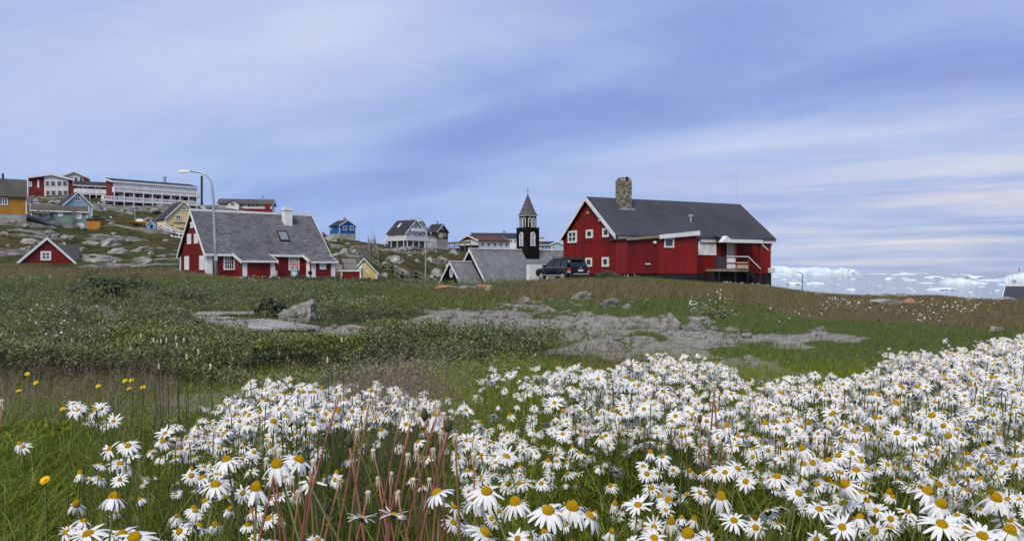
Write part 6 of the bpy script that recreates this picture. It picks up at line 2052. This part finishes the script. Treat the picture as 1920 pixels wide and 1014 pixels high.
# ---- long grass in the foreground
x, y, px = spread(36000, -450, 1050, .55, 3.6, 1.2)
z = zt(x, y)
pxx, pyy = pxpy(x, y, z + .12)
d_ = np.where(pxx < 300, .95, np.where(pxx < 520, .7, np.where(pxx < 880, .75, .08)))
d_ = d_ * (.25 + 1.2 * sstep(.35, .6, fbm(x * 2.2, y * 2.2, 14, 3)))
d_ = d_ * np.where((pxx > 60) & (pxx < 260) & (pyy > 880), .25, 1.0)
k = RNG.uniform(0, 1, len(x)) < d_
x, y, z = x[k], y[k], z[k]
n = len(x)
H = RNG.uniform(.10, .40, n) * (.75 + .5 * fbm(x * 3, y * 3, 66, 2))
H = np.minimum(H, np.where(y < 1.0, .34, .5)) * (1 - .55 * sstep(1.8, 3.2, y))
mid_ = (px[k] > 560) & (px[k] < 880)
H = np.where(mid_ & (y < 1.7), np.maximum(H, .30), H)
lean = np.stack([RNG.normal(.05, .5, n), RNG.normal(0, .5, n)], 1) * H[:, None] * (RNG.uniform(.3, 1.5, n) * np.where(mid_, .35, 1.0))[:, None]
V, T = blades(np.stack([x, y, z - .01], 1), H, RNG.uniform(.0025, .0058, n), lean, 4, 1.3)
stuff('long_grass', 'long green grass blades in the foreground', V, T, ['grass_blade'])
print('long grass', n)

# ---- broad rosette leaves low in the foreground at the left and between the stalks
x, y, px = spread(3600, -200, 900, .8, 3.3, 1.3)
cl_ = fbm(x * 2.5, y * 2.5, 44, 3)
k = RNG.uniform(0, 1, len(x)) < sstep(.42, .6, cl_)
x, y = x[k], y[k]
x, y = np.repeat(x, 6), np.repeat(y, 6)
n = len(x)
H = RNG.uniform(.05, .14, n)
lean = np.stack([RNG.normal(0, 1, n), RNG.normal(0, 1, n)], 1)
lean = lean / np.linalg.norm(lean, axis=1, keepdims=True) * RNG.uniform(.05, .13, n)[:, None]
V, T = blades(np.stack([x, y, zt(x, y) + .005], 1), H, RNG.uniform(.010, .020, n), lean, 4, 1.6)
stuff('rosette_leaves', 'broad yellow green weed leaves low in the foreground grass', V, T, ['feather_leaf'])
# ---- thin stalks with brown flecked seed heads
px = np.concatenate([RNG.normal(735, 75, 900), RNG.uniform(-30, 330, 700), RNG.normal(560, 160, 200)])
y = np.concatenate([RNG.uniform(1.9, 3.4, 900), RNG.uniform(3.0, 5.5, 700), RNG.uniform(1.3, 3.4, 200)])
x = (px - CX) / FPX * y
z = zt(x, y)
n = len(x)
H = RNG.uniform(.22, .46, n)
H[900:1600] *= .6
lean = np.stack([RNG.normal(.1, .25, n), RNG.normal(0, .2, n)], 1) * H[:, None]
V1, T1 = blades(np.stack([x, y, z], 1), H, np.full(n, .0020), lean, 3, .3)
m = 20
tt = RNG.uniform(.62, 1.0, (n, m))
fx = x[:, None] + lean[:, :1] * tt ** 1.8 + RNG.normal(0, .012, (n, m))
fy = y[:, None] + lean[:, 1:] * tt ** 1.8 + RNG.normal(0, .012, (n, m))
fz = z[:, None] + H[:, None] * (tt - .066 * tt ** 3) + RNG.normal(0, .008, (n, m))
P = np.stack([fx.ravel(), fy.ravel(), fz.ravel()], 1)
V2, T2 = leaves(P, RNG.normal(0, 1, P.shape), RNG.uniform(.0035, .0075, len(P)), .3)
V, T = merge([(V1, T1), (V2, T2)])
stuff('seed_grass', 'fine brown seeding grass stalks among scrub and daisies', V, T, ['seed_grass'])


# ------------------------------------------------------------------ daisies
def petal_arrays(L, w0, r0, phi0, droop, seg=4, across=2, twist=0.0):
    """one strap petal along +x from radius r0: starts at angle phi0 above level and bends down by droop"""
    V = []
    r, zz_ = r0, 0.0
    prof = [.6, 1.0, .5] if seg == 2 else [.50, .88, 1.0, .95, .80, .42] if seg == 5 else ([.5, .95, 1.0, .85, .40] if seg == 4 else [.55, 1.0, .92, .35])
    for i in range(seg + 1):
        s_ = i / seg
        w = w0 * prof[i]
        if across == 2:
            V += [(r, -w / 2, zz_ - w * .10), (r, 0, zz_ + w * .06 * (-1 if i % 2 else 1)), (r, w / 2, zz_ - w * .10)]
        else:
            V += [(r, -w / 2, zz_), (r, w / 2, zz_)]
        a = phi0 - droop * (s_ + .5 / seg)
        r += L / seg * math.cos(a)
        zz_ += L / seg * math.sin(a)
    c = across + 1
    T = []
    for i in range(seg):
        for j in range(across):
            a, b2, c2, d2 = i * c + j, i * c + j + 1, (i + 1) * c + j + 1, (i + 1) * c + j
            T += [(a, b2, c2), (a, c2, d2)]
    return np.array(V, float), np.array(T)


def dome(r, hgt, n=12, rings=4, z0=0.0, jit=.0):
    V, T = [], []
    for i in range(rings):
        a = math.pi / 2 * i / rings
        for k_ in range(n):
            t_ = 2 * math.pi * k_ / n
            V.append((r * math.cos(a) * math.cos(t_), r * math.cos(a) * math.sin(t_), z0 + hgt * math.sin(a)))
    V.append((0, 0, z0 + hgt))
    for i in range(rings - 1):
        for k_ in range(n):
            a, b2 = i * n + k_, i * n + (k_ + 1) % n
            T += [(a, b2, b2 + n), (a, b2 + n, a + n)]
    for k_ in range(n):
        T.append(((rings - 1) * n + k_, (rings - 1) * n + (k_ + 1) % n, rings * n))
    V = np.array(V, float)
    if jit:
        V += np.random.default_rng(3).normal(0, jit, V.shape)
    return V, np.array(T)


def rz_arr(V, a):
    c, s_ = math.cos(a), math.sin(a)
    return np.stack([V[:, 0] * c - V[:, 1] * s_, V[:, 0] * s_ + V[:, 1] * c, V[:, 2]], 1)


# kinds of flower: start angle, droop, disc height, petal count
KINDS_ = [(R(14), R(28), .0042, 17), (R(4), R(40), .0050, 16), (R(-8), R(52), .0062, 17), (R(-28), R(55), .0085, 16), (R(-58), R(32), .0100, 15), (R(8), R(62), .0055, 18),
          (R(10), R(45), .0048, 15), (R(-5), R(60), .0070, 16), (R(72), R(-10), .0030, 12)]
HEADS = []
for ki, (ph, dr, dh, np_) in enumerate(KINDS_):
    rn = random.Random(ki + 5)
    hi, lo, far_ = [], [], []
    solo = []
    for k_ in range(np_):
        a = 2 * math.pi * (k_ + rn.uniform(-.28, .28)) / np_
        if ki == 6 and (k_ in (2, 3, 7, 11) or rn.random() < .1):      # has lost some petals
            continue
        if ki == 7:                                                    # blown to one side
            a = a - .75 * math.sin(a)
        L_, w_ = rn.uniform(.0145, .0195), rn.uniform(.0032, .0044)
        ph_, dr_ = ph + R(rn.uniform(-16, 16)), dr + R(rn.uniform(-22, 22))
        if ki == 8:
            L_ *= .62
        Vh, Th = petal_arrays(L_, w_, .0048, ph_, dr_, 5, 2)
        solo.append((rz_arr(Vh, a), Th))
        hi.append(solo[-1])
        Vl, Tl = petal_arrays(L_, w_ * 1.12, .0048, ph_, dr_, 3, 1)
        lo.append((rz_arr(Vl, a), Tl))
        Vl, Tl = petal_arrays(L_, w_ * 1.15, .0048, ph_, dr_, 2, 1)
        far_.append((rz_arr(Vl, a), Tl))
    HEADS.append(dict(hi=merge(hi), lo=merge(lo), far=merge(far_), disc_far=dome(.0056, dh * .9, 6, 2, -.0004), solo=solo, disc=dome(.0060, dh * .92, 14, 5, -.0004, .00018), disc_lo=dome(.0058, dh * .9, 8, 3, -.0004)))
cal = dome(.0052, -.0045, 10, 3, -.0008)
CALYX = (cal[0], cal[1][:, ::-1])
cal = dome(.0052, -.0045, 6, 1, -.0008)
CALYX_LO = (cal[0], cal[1][:, ::-1])
for H_ in HEADS:
    H_['me_petals'] = tri_mesh('petals', *H_['hi'], ['petal'], smooth=True)
    H_['me_disc'] = tri_mesh('disc', *H_['disc'], ['daisy_disc'], smooth=True)
    H_['me_solo'] = [tri_mesh('petal', v_, t_, ['petal'], smooth=True) for v_, t_ in H_['solo']]
ME_CALYX = tri_mesh('calyx', *CALYX, ['daisy_calyx'], smooth=True)
ME_STEMS = []
for i in range(4):
    rn = random.Random(i)
    c_ = rn.uniform(-.06, .06), rn.uniform(-.06, .06)
    ME_STEMS.append(MB().tube([(c_[0] * math.sin(math.pi * s_) * 1.0, c_[1] * math.sin(math.pi * s_), s_ - 1) for s_ in (0, .25, .5, .75, 1.0)], [.0016, .0015, .0014, .0013, .0012], 5).mesh('stem', 'daisy_stem', True))

TOPX = [-100, 90, 140, 210, 300, 400, 470, 560, 640, 720, 790, 850, 900, 980, 1100, 1180, 1250, 1330, 1400, 1500, 1590, 1650, 1700, 1760, 1850, 1960, 2100]
TOPY = [1200, 1200, 880, 850, 800, 765, 716, 712, 712, 722, 745, 745, 708, 696, 690, 670, 660, 672, 694, 706, 700, 672, 655, 643, 632, 618, 606]


def daisy_density(px, py):
    wob = (fbm(px * .012, py * .02, 151, 4) - .5) * 60
    d = sstep(-6, 34, py - np.interp(px, TOPX, TOPY) + wob)
    def dim(f, c0, c1, r0, r1):
        nonlocal d
        wgt = sstep(c0 - 30, c0 + 30, px) * (1 - sstep(c1 - 30, c1 + 30, px)) * sstep(r0 - 20, r0 + 20, py) * (1 - sstep(r1 - 20, r1 + 20, py))
        d = d * (1 - wgt * (1 - f))
    dim(.10, 590, 860, 800, 1100)
    dim(.45, 300, 590, 850, 1100)
    dim(.25, -100, 300, 800, 1100)
    dim(.35, 860, 1050, 900, 1100)
    dim(.30, 1050, 1420, 900, 1100)
    dim(.42, 1420, 1560, 930, 1100)
    dim(.35, 850, 1040, 735, 800)
    dim(.50, 480, 620, 790, 850)
    dim(.25, 1400, 1640, 640, 705)
    dim(.45, 1060, 1330, 840, 910)
    dim(.12, 1480, 1920, 985, 1100)
    return d


x, y, px = spread(42500, -60, 2230, .62, 5.6, 1.55)
base = zt(x, y)
n = len(x)
clump = fbm(x * 3.2, y * 3.2, 111, 3)
Hh = .35 + .13 * (clump - .5) * 2 + RNG.normal(0, .042, n) - .05 * sstep(3.2, 5.0, y)
Hh = np.clip(Hh, .16, .52)
Hh = np.minimum(Hh, CZ - base - .09 - .09 * np.clip(y, 0, 2.2))
hz = base + Hh
hpx, hpy = pxpy(x, y, hz)
dens = daisy_density(hpx, hpy) * np.where(hpx < 1000, .75, 1.0) * (.35 + 1.0 * sstep(.30, .55, clump))
k = RNG.uniform(0, 1, n) < dens * np.where(hpx > 1955, .30, .92) * np.clip(.75 + .22 * (y - 1.0), .55, 1.15) * .95
x, y, base, Hh, hz, hpx, hpy = (a[k] for a in (x, y, base, Hh, hz, hpx, hpy))
# the separate clump at the left, and the far white tufts by the gravel
cxs = np.concatenate([RNG.uniform(122, 232, 16), RNG.uniform(20, 60, 2), RNG.uniform(150, 250, 9)])
cys = np.concatenate([765 + RNG.uniform(-8, 34, 16), RNG.uniform(820, 838, 2), RNG.uniform(830, 900, 9)])
cyd = np.concatenate([RNG.uniform(1.45, 1.8, 16), [1.5, 1.5], RNG.uniform(1.25, 1.5, 9)])
cx3 = (cxs - CX) / FPX * cyd
cb = zt(cx3, cyd)
x, y, base = np.concatenate([x, cx3]), np.concatenate([y, cyd]), np.concatenate([base, cb])
hz = np.concatenate([hz, CZ + (HY - cys) / FPX * cyd])
hpx, hpy = np.concatenate([hpx, cxs]), np.concatenate([hpy, cys])
n = len(x)
kind = RNG.choice(9, n, p=[.10, .13, .19, .16, .11, .12, .07, .10, .02])
size = np.clip(RNG.lognormal(-.36, .20, n), .48, 1.15) * (1.0 - .10 * sstep(2.5, 5, y))
axis_ = np.stack([RNG.normal(-.05, .50, n), RNG.normal(-.35, .55, n), np.full(n, 1.0)], 1)
axis_[(kind == 3) | (kind == 4), :2] *= .6
spin = RNG.uniform(0, 6.28, n)
A = rot_from_z(axis_, spin)
foot = np.stack([x + RNG.normal(0, .035, n), y + RNG.normal(.02, .035, n)], 1)
fz = zt(foot[:, 0], foot[:, 1])
print('daisies', n)

# the ones that stand out in the very front, each with every petal its own piece
heroes = [(425, 862, .80, 2, -.2, -.15, 'daisy with level petals just left of the twin pair above red stalks'), (520, 871, .68, 3, -.1, -.35, 'largest drooping daisy of the twin pair above the red stalks'),
          (560, 862, .74, 2, .45, -.1, 'daisy tucked behind the right shoulder of the largest drooping one'), (480, 916, .72, 4, .0, -.1, 'old daisy with tall cone and petals folded straight down'),
          (404, 908, .80, 2, .0, -.35, 'daisy hanging just left of the folded coned one'), (165, 1000, .62, 1, -.1, -.3, 'wide open daisy at the bottom edge far left of the stalks'), (252, 1007, .60, 2, .1, -.35, 'cropped daisy at the bottom edge beside the wide open one'),
          (228, 1000, .66, 1, .0, -.2, 'daisy squeezed between the two at the bottom left edge'), (372, 986, .70, 1, .5, .6, 'daisy turned away showing its green back at the bottom left'), (820, 924, .72, 2, -.5, .15, 'daisy hanging sideways with petals like a fan above red stalks'),
          (912, 921, .68, 2, .1, -.45, 'front daisy at the left of the row of drooping ones'), (893, 934, .70, 3, -.3, -.1, 'daisy half hidden behind the left end of the drooping row'), (966, 942, .70, 3, -.15, -.2, 'second daisy of the drooping row with petals spread to both sides'),
          (1028, 957, .62, 2, .0, -.42, 'daisy with broad oval disc facing forward in the drooping row'), (1073, 951, .63, 3, .15, -.28, 'big daisy with tilted disc right of the broad oval one'), (1104, 968, .68, 2, .6, .1, 'daisy trailing petals to the right at the end of the drooping row'),
          (908, 998, .66, 2, .85, -.15, 'daisy blown over to the right at the bottom centre'), (678, 970, .78, 0, .05, .25, 'flat star daisy among the red stalks, left one of two'), (738, 964, .80, 0, .1, .15, 'flat star daisy among the red stalks, right one of two'),
          (1290, 1002, .62, 3, -.05, -.25, 'cropped cone daisy at the bottom edge under the dark red stems'), (1764, 946, .70, 3, .25, -.4, 'large coned daisy above the open one at the lower right'), (1766, 982, .58, 1, .0, -.55, 'wide open large daisy facing forward at the lower right'),
          (1868, 935, .74, 3, .0, -.3, 'round headed drooping daisy near the right edge'), (1842, 1004, .60, 1, -.1, -.55, 'cropped daisy with large disc at the bottom right edge'), (1892, 996, .62, 3, .35, -.2, 'daisy leaning out at the lower right corner'),
          (1738, 922, .76, 3, .3, -.3, 'coned daisy leaning right behind the large coned one'), (1536, 954, .82, 1, -.05, -.35, 'flat open daisy standing clear at the lower middle right'), (1376, 975, .85, 1, .0, -.5, 'open daisy left of the flat clear one near the bottom'),
          (1352, 932, .86, 4, -.1, -.2, 'coned daisy with short folded petals near the dark red stems'), (1196, 946, .80, 0, -.1, -.45, 'small neat daisy facing up right of the drooping row')]


def plant_daisy(loc_head, foot_xy, k_, sc_, M3, label, group, solo=False):
    fz_ = z1(foot_xy[0], foot_xy[1]) - .01
    t_ = thing('daisy', label, 'daisy', (foot_xy[0], foot_xy[1], fz_), 0, group)
    hd = V3(loc_head) - V3((foot_xy[0], foot_xy[1], fz_))
    m4 = Matrix.Translation(hd) @ M3.to_4x4() @ Matrix.Scale(sc_, 4)
    H_ = HEADS[k_]
    pieces = [('disc', H_['me_disc']), ('calyx', ME_CALYX)] + ([('petal', me_) for me_ in H_['me_solo']] if solo else [('petals', H_['me_petals'])])
    for nm, me_ in pieces:
        o = bpy.data.objects.new(nm, me_)
        COL.objects.link(o)
        o.parent = t_
        o.matrix_local = m4
    o = bpy.data.objects.new('stem', ME_STEMS[random.randrange(4)])
    COL.objects.link(o)
    o.parent = t_
    ctop = hd + M3 @ V3((0, 0, -.003 * sc_))
    q = ctop.normalized().to_track_quat('Z', 'Y')
    ln = ctop.length
    o.matrix_local = Matrix.Translation(ctop) @ q.to_matrix().to_4x4() @ Matrix.Diagonal((max(.7, sc_) * 1.0, max(.7, sc_) * 1.0, ln, 1))
    return t_


hb = []
for (a, r_, D, k_, tx, ty, lb) in heroes:
    head = PT(a, r_, D)
    M3 = Matrix(rot_from_z(np.array([[tx, ty, 1.0]]), np.array([random.uniform(0, 6.28)]))[0].tolist())
    plant_daisy(head, (head.x + random.uniform(-.03, .05), head.y + random.uniform(.02, .08)), k_, .74 if k_ in (0, 1) else .88, M3, lb, 'daisies in the foreground drift', True)
    hb.append((a, r_, D))
hb = np.array(hb)
# keep the drift from crowding the leading flowers
dist = np.min(np.hypot(hpx[:, None] - hb[None, :, 0], hpy[:, None] - hb[None, :, 1]) + 1000 * (y[:, None] > hb[None, :, 2] + .25), axis=1)
ok = dist > 42
order = np.argsort(y + 100 * (~ok) + 100 * ((hpx < 5) | (hpx > 1915) | (hpy > 1008)))
solo_n = 300 - len(heroes)
single = order[:solo_n]
rest = order[solo_n:]
rest = rest[ok[rest]]
for i in single:
    zone = ('daisy in the thick right drift' if hpx[i] > 1420 else 'daisy right of the red stalks' if hpx[i] > 860 else
            'daisy among the red stalks' if hpx[i] > 560 else 'daisy in the drift left of the red stalks')
    zone += (' with open flat petals' if kind[i] < 2 else ' with softly drooping petals' if kind[i] in (2, 5) else ' with petals hanging from a tall cone' if kind[i] in (3, 4) else ' that has lost some petals' if kind[i] == 6 else ' with petals blown to one side' if kind[i] == 7 else ' still half closed')
    plant_daisy((x[i], y[i], hz[i]), foot[i], int(kind[i]), float(size[i]), Matrix(A[i].tolist()), zone, 'daisies in the foreground drift')
Vs, Ts, Ms, off = [], [], [], 0
for k_ in range(9):
    for lod in (0, 1):
        r_ = rest[(kind[rest] == k_) & ((y[rest] > 1.7) == bool(lod))]
        P = np.stack([x[r_], y[r_], hz[r_]], 1)
        for (Vp, Tp), mi in ((HEADS[k_]['far' if lod else 'lo'], 0), (HEADS[k_]['disc_far' if lod else 'disc_lo'], 1), (CALYX_LO, 2)):
            V, T = instance(Vp, Tp, P, size[r_], A=A[r_])
            Vs.append(V)
            Ts.append(T + off)
            Ms.append(np.full(len(T), mi))
            off += len(V)
# stems of the drift
P0 = np.stack([foot[rest, 0], foot[rest, 1], fz[rest]], 1)
P1 = np.stack([x[rest], y[rest], hz[rest]], 1) - A[rest][:, :, 2] * .004
ang = np.array([0, 2.094, 4.189])
ring = np.stack([np.cos(ang), np.sin(ang), np.zeros(3)], 1)
rr = .0014
V = np.concatenate([P0[:, None] + ring[None] * rr, P1[:, None] + ring[None] * rr * .8], 1)
T = np.array([[0, 1, 4], [0, 4, 3], [1, 2, 5], [1, 5, 4], [2, 0, 3], [2, 3, 5]])[None] + (np.arange(len(P0)) * 6)[:, None, None]
Vs.append(V.reshape(-1, 3))
Ts.append(T.reshape(-1, 3) + off)
Ms.append(np.full(len(P0) * 6, 3))
stuff('daisy_drift', 'dense drift of countless white daisies with yellow centres', np.concatenate(Vs), np.concatenate(Ts), ['petal', 'daisy_disc', 'daisy_calyx', 'daisy_stem'], np.concatenate(Ms))
print('drift', len(rest))

# feathery foliage under the daisies
m = 64
w_ = np.where(hpx > 840, 1.0, .45) / (y + .3)
ii = RNG.choice(n, 3000, p=w_ / w_.sum())
tt = RNG.uniform(.05, .93, (len(ii), m))
P = np.stack([foot[ii, 0][:, None] * (1 - tt) + x[ii][:, None] * tt, foot[ii, 1][:, None] * (1 - tt) + y[ii][:, None] * tt, fz[ii][:, None] * (1 - tt) + hz[ii][:, None] * tt], -1)
P += RNG.normal(0, 1, P.shape) * np.array([.038, .038, .016]) * (1.15 - tt[..., None])
P = P.reshape(-1, 3)
k = RNG.uniform(0, 1, len(P)) < .97
P = P[k]
Hb = RNG.uniform(.012, .034, len(P))
lean = RNG.normal(0, .7, (len(P), 2)) * Hb[:, None]
# and the loose feathery tufts between the flowers
tx, ty, tp = spread(4000, 800, 2100, .7, 4.2, 1.3)
tz = zt(tx, ty)
q_ = 60
sp = RNG.uniform(0, 1, (len(tx), q_))
hgt = RNG.uniform(.14, .34, len(tx))[:, None]
Q2 = np.stack([tx[:, None] + RNG.normal(0, .028, sp.shape) * (1.1 - sp * .6), ty[:, None] + RNG.normal(0, .028, sp.shape) * (1.1 - sp * .6), tz[:, None] + hgt * sp], -1).reshape(-1, 3)
P = np.concatenate([P, Q2])
Hb = np.concatenate([Hb, RNG.uniform(.010, .028, len(Q2))])
lean = np.concatenate([lean, RNG.normal(0, .8, (len(Q2), 2)) * Hb[-len(Q2):, None]])
V, T = blades(P, Hb, RNG.uniform(.0016, .0032, len(P)), lean, 1)
stuff('feathery_foliage', 'feathery yellow green leaves under the daisies', V, T, ['feather_leaf'])
# sparse low turf that hides the soil under everything
x2, y2, _ = spread(76000, -400, 2300, .5, 5.5, 1.3)
z2 = zt(x2, y2)
H = RNG.uniform(.03, .13, len(x2))
V, T = blades(np.stack([x2, y2, z2 - .01], 1), H, RNG.uniform(.002, .004, len(x2)), RNG.normal(0, .6, (len(x2), 2)) * H[:, None], 2)
stuff('low_turf', 'short turf under the daisies', V, T, ['feather_leaf'])

# ------------------------------------------------------------------ dandelion stalks
stalks = [(634, 747, 612), (670, 813, 640), (691, 758, 668), (772, 782, 742), (796, 784, 770), (822, 769, 778), (832, 782, 792), (827, 819, 786), (853, 822, 800), (840, 804, 796), (888, 858, 842), (752, 776, 720), (709, 902, 724),
          (733, 894, 726), (580, 878, 600), (588, 872, 606), (516, 846, 560), (524, 852, 552), (548, 902, 580), (655, 834, 610), (765, 860, 735), (781, 850, 752), (700, 850, 690), (812, 850, 760), (470, 905, 520), (500, 868, 540),
          (560, 930, 590), (745, 930, 700), (775, 905, 720), (610, 960, 640), (4, 758, 6), (1341, 722, 1352), (1337, 730, 1346), (1350, 800, 1372), (1312, 790, 1345), (636, 905, 655), (690, 930, 660), (805, 905, 772)]
for i, (a, r_, fpx) in enumerate(stalks):
    rn = random.Random(i + 40)
    D = rn.uniform(.78, 1.05) if a < 1000 else rn.uniform(1.2, 1.4)
    tp = PT(a, r_, D)
    Df = D + rn.uniform(-.02, .10)
    fx_ = (fpx - CX) / FPX * Df
    fzz = z1(fx_, Df)
    lb = ('reddish dandelion stalk gone to seed in the cluster left of centre' if 100 < a < 1000 else 'reddish dandelion stalk at the far left edge of the grass' if a < 100 else 'dark red dandelion stalk standing in the right daisy drift')
    t_ = thing('dandelion_stalk', lb, 'flower stalk', (fx_, Df, fzz), 0, 'dandelion stalks left of centre' if 100 < a < 1000 else None if a < 100 else 'dandelion stalks in the right drift')
    h_ = tp - V3((fx_, Df, fzz))
    side = V3((rn.uniform(-.05, .05) * (1 if a < 1000 else .25), rn.uniform(-.03, .03), 0))
    pts = [V3((0, 0, 0)) * 0 + h_ * s_ + side * math.sin(math.pi * s_) + V3((0, 0, -.02 * (1 - s_))) for s_ in (0, .2, .4, .6, .8, .93, 1)]
    rr_ = rn.uniform(.0010, .0018)
    MB().tube(pts, [rr_ * 1.25, rr_ * 1.2, rr_ * 1.1, rr_, rr_ * .9, rr_ * .8, rr_ * .8], 7).build('stalk', 'red_stalk' if i % 6 != 2 else 'green_stalk', t_, True)
    if i % 5 == 4:
        MB().lathe(h_, [(.001, -.003), (.0035, .0), (.0045, .004), (.003, .009), (.001, .012)], 9).build('bud', 'bud_green', t_, True)
    else:
        MB().lathe(h_, [(.001, -.002), (.0032, .0005), (.0026, .002), (.0034, .0034), (.0036, .005), (.0024, .0066), (.0006, .0072)], 9).build('seed_head', 'seed_head', t_, True)
        br_ = MB()
        for k_ in range(7):
            t2 = 6.28 * k_ / 7
            br_.add([h_ + V3((.003 * math.cos(t2 - .3), .003 * math.sin(t2 - .3), 0)), h_ + V3((.003 * math.cos(t2 + .3), .003 * math.sin(t2 + .3), 0)), h_ + V3((.005 * math.cos(t2), .005 * math.sin(t2), -.009))], [(0, 1, 2)])
        br_.build('bracts', 'seed_head', t_)

# yellow dandelions in the grass at the left
def ray_flower(n_, L_, w_, seedn):
    rn = random.Random(seedn)
    parts = []
    for k_ in range(n_):
        a = 2 * math.pi * k_ / n_ * 2.4
        q = k_ / n_
        Vp, Tp = petal_arrays(L_ * (.45 + .55 * q), w_, .001, R(70 - 65 * q), R(25), 3, 1)
        parts.append((rz_arr(Vp, a), Tp))
    return merge(parts)


DAND = tri_mesh('petals', *ray_flower(44, .016, .0030, 4), ['dandelion_yellow'])
for i, (a, r_, lb) in enumerate(((51, 701, 'yellow dandelion highest at the far left of the grass'), (35, 733, 'yellow dandelion lowest of the three at the far left'), (67, 718, 'small yellow dandelion between the two at the far left'), (184, 724, 'yellow dandelion alone left of the trio in the seeding grass'),
                                 (234, 714, 'yellow dandelion at the left of the clustered three'), (246, 713, 'yellow dandelion at the top right of the clustered three'), (242, 729, 'yellow dandelion at the bottom of the clustered three'), (268, 726, 'yellow dandelion just right of the clustered three'),
                                 (118, 767, 'large yellow dandelion above the small daisy clump at left'), (84, 900, 'big yellow dandelion low at left near the mossy ground'))):
    D = .42 * FPX / (r_ - HY) if r_ < 850 else 1.35
    hd = PT(a, r_, D)
    fz_ = z1(hd.x, D)
    t_ = thing('dandelion', lb, 'dandelion', (hd.x, D, fz_), 0, 'yellow dandelions in the left grass')
    o = link('petals', DAND, t_)
    o.location = (0, 0, hd.z - fz_)
    o.rotation_euler = (random.uniform(.3, .8), random.uniform(-.3, .3), 0)
    s_ = .68 if D > 1.8 else .62
    o.scale = (s_, s_, s_)
    MB().tube([(0, 0, 0), (.005, 0, (hd.z - fz_) * .5), (0, .002, hd.z - fz_ - .001)], .0018, 5).build('stem', 'daisy_stem', t_)

# pale flower spikes on tall thin stems at the left of centre
for i, (a, r_, D) in enumerate(((330, 636, 2.4), (312, 640, 2.5), (302, 642, 2.6), (345, 640, 2.3), (372, 662, 2.3), (264, 632, 2.7), (288, 640, 2.6), (395, 690, 2.0), (614, 678, 2.0), (332, 650, 2.2), (298, 690, 2.2), (245, 655, 2.8), (455, 735, 1.7), (641, 640, 2.2), (350, 672, 2.0))):
    hd = PT(a, r_, D)
    fz_ = z1(hd.x, D)
    t_ = thing('flower_spike', 'small whitish flower spike on a thin stem rising from the scrub', 'flower', (hd.x, D, fz_), 0, 'whitish flower spikes')
    hh_ = hd.z - fz_
    MB().tube([(.02 * random.uniform(-1, 1), 0, 0), (.008, 0, hh_ * .5), (0, 0, hh_)], [.0016, .0013, .001], 5).build('stem', 'bud_green', t_)
    MB().lathe((0, 0, hh_ - .004), [(.001, 0), (.003, .003), (.0024, .006), (.0032, .009), (.0024, .013), (.0008, .017)], 7).build('spike', 'seed_head', t_)

# tall dark grass stems before the daisies
px = np.concatenate([RNG.normal(660, 110, 70), RNG.uniform(250, 560, 30), RNG.uniform(900, 1400, 16)])
n3 = len(px)
y3 = RNG.uniform(.95, 1.7, n3)
x3 = (px - CX) / FPX * y3
z3 = zt(x3, y3)
H = RNG.uniform(.34, .60, n3)
V, T = blades(np.stack([x3, y3, z3], 1), H, np.full(n3, .0026), np.stack([RNG.normal(0, .12, n3), RNG.normal(0, .1, n3)], 1) * H[:, None], 4, .1)
stuff('grass_stems', 'tall thin dark grass stems before the daisies', V, T, ['dark_willow_leaf'])

# small white flowers far out in the meadow
spots = [(1575, 585, 50, 5, 46), (1630, 588, 50, 4, 16), (1740, 586, 50, 5, 18), (1815, 582, 30, 5, 10), (1350, 575, 26, 12, 24), (1302, 585, 12, 3, 30), (480, 520, 60, 4, 30), (70, 525, 50, 3, 14), (1800, 598, 60, 6, 40), (115, 590, 25, 8, 14),
         (80, 612, 60, 14, 30), (1180, 518, 14, 3, 14), (130, 655, 120, 30, 60), (1450, 612, 90, 10, 20), (1740, 615, 50, 5, 30), (1330, 635, 14, 8, 12)]
PX = np.concatenate([RNG.normal(a, w_ * .5, c) for a, _, w_, _, c in spots])
PY = np.concatenate([RNG.normal(b2, h_ * .5, c) for _, b2, _, h_, c in spots])
Q = []
for a, b2 in zip(PX, PY):
    D = ground_hit(a, b2 + 4, 4, 70)
    if D:
        Q.append(((a - CX) / FPX * D, D, z1((a - CX) / FPX * D, D) + random.uniform(.12, .26)))
Q = np.array(Q)
sz = RNG.uniform(.0006, .0012, len(Q)) * Q[:, 1] * .6 + .002
mats_ = rot_from_z(RNG.normal(0, .5, (len(Q), 3)) + np.array([0, -.3, 1]), RNG.uniform(0, 6.28, len(Q)))
Vp, Tp = HEADS[1]['lo']
V, T = instance(Vp / .022, Tp, Q, sz * 1.6, A=mats_)
stuff('white_meadow_flowers', 'tiny white flowers dotted over the far meadow', V, T, ['petal'])
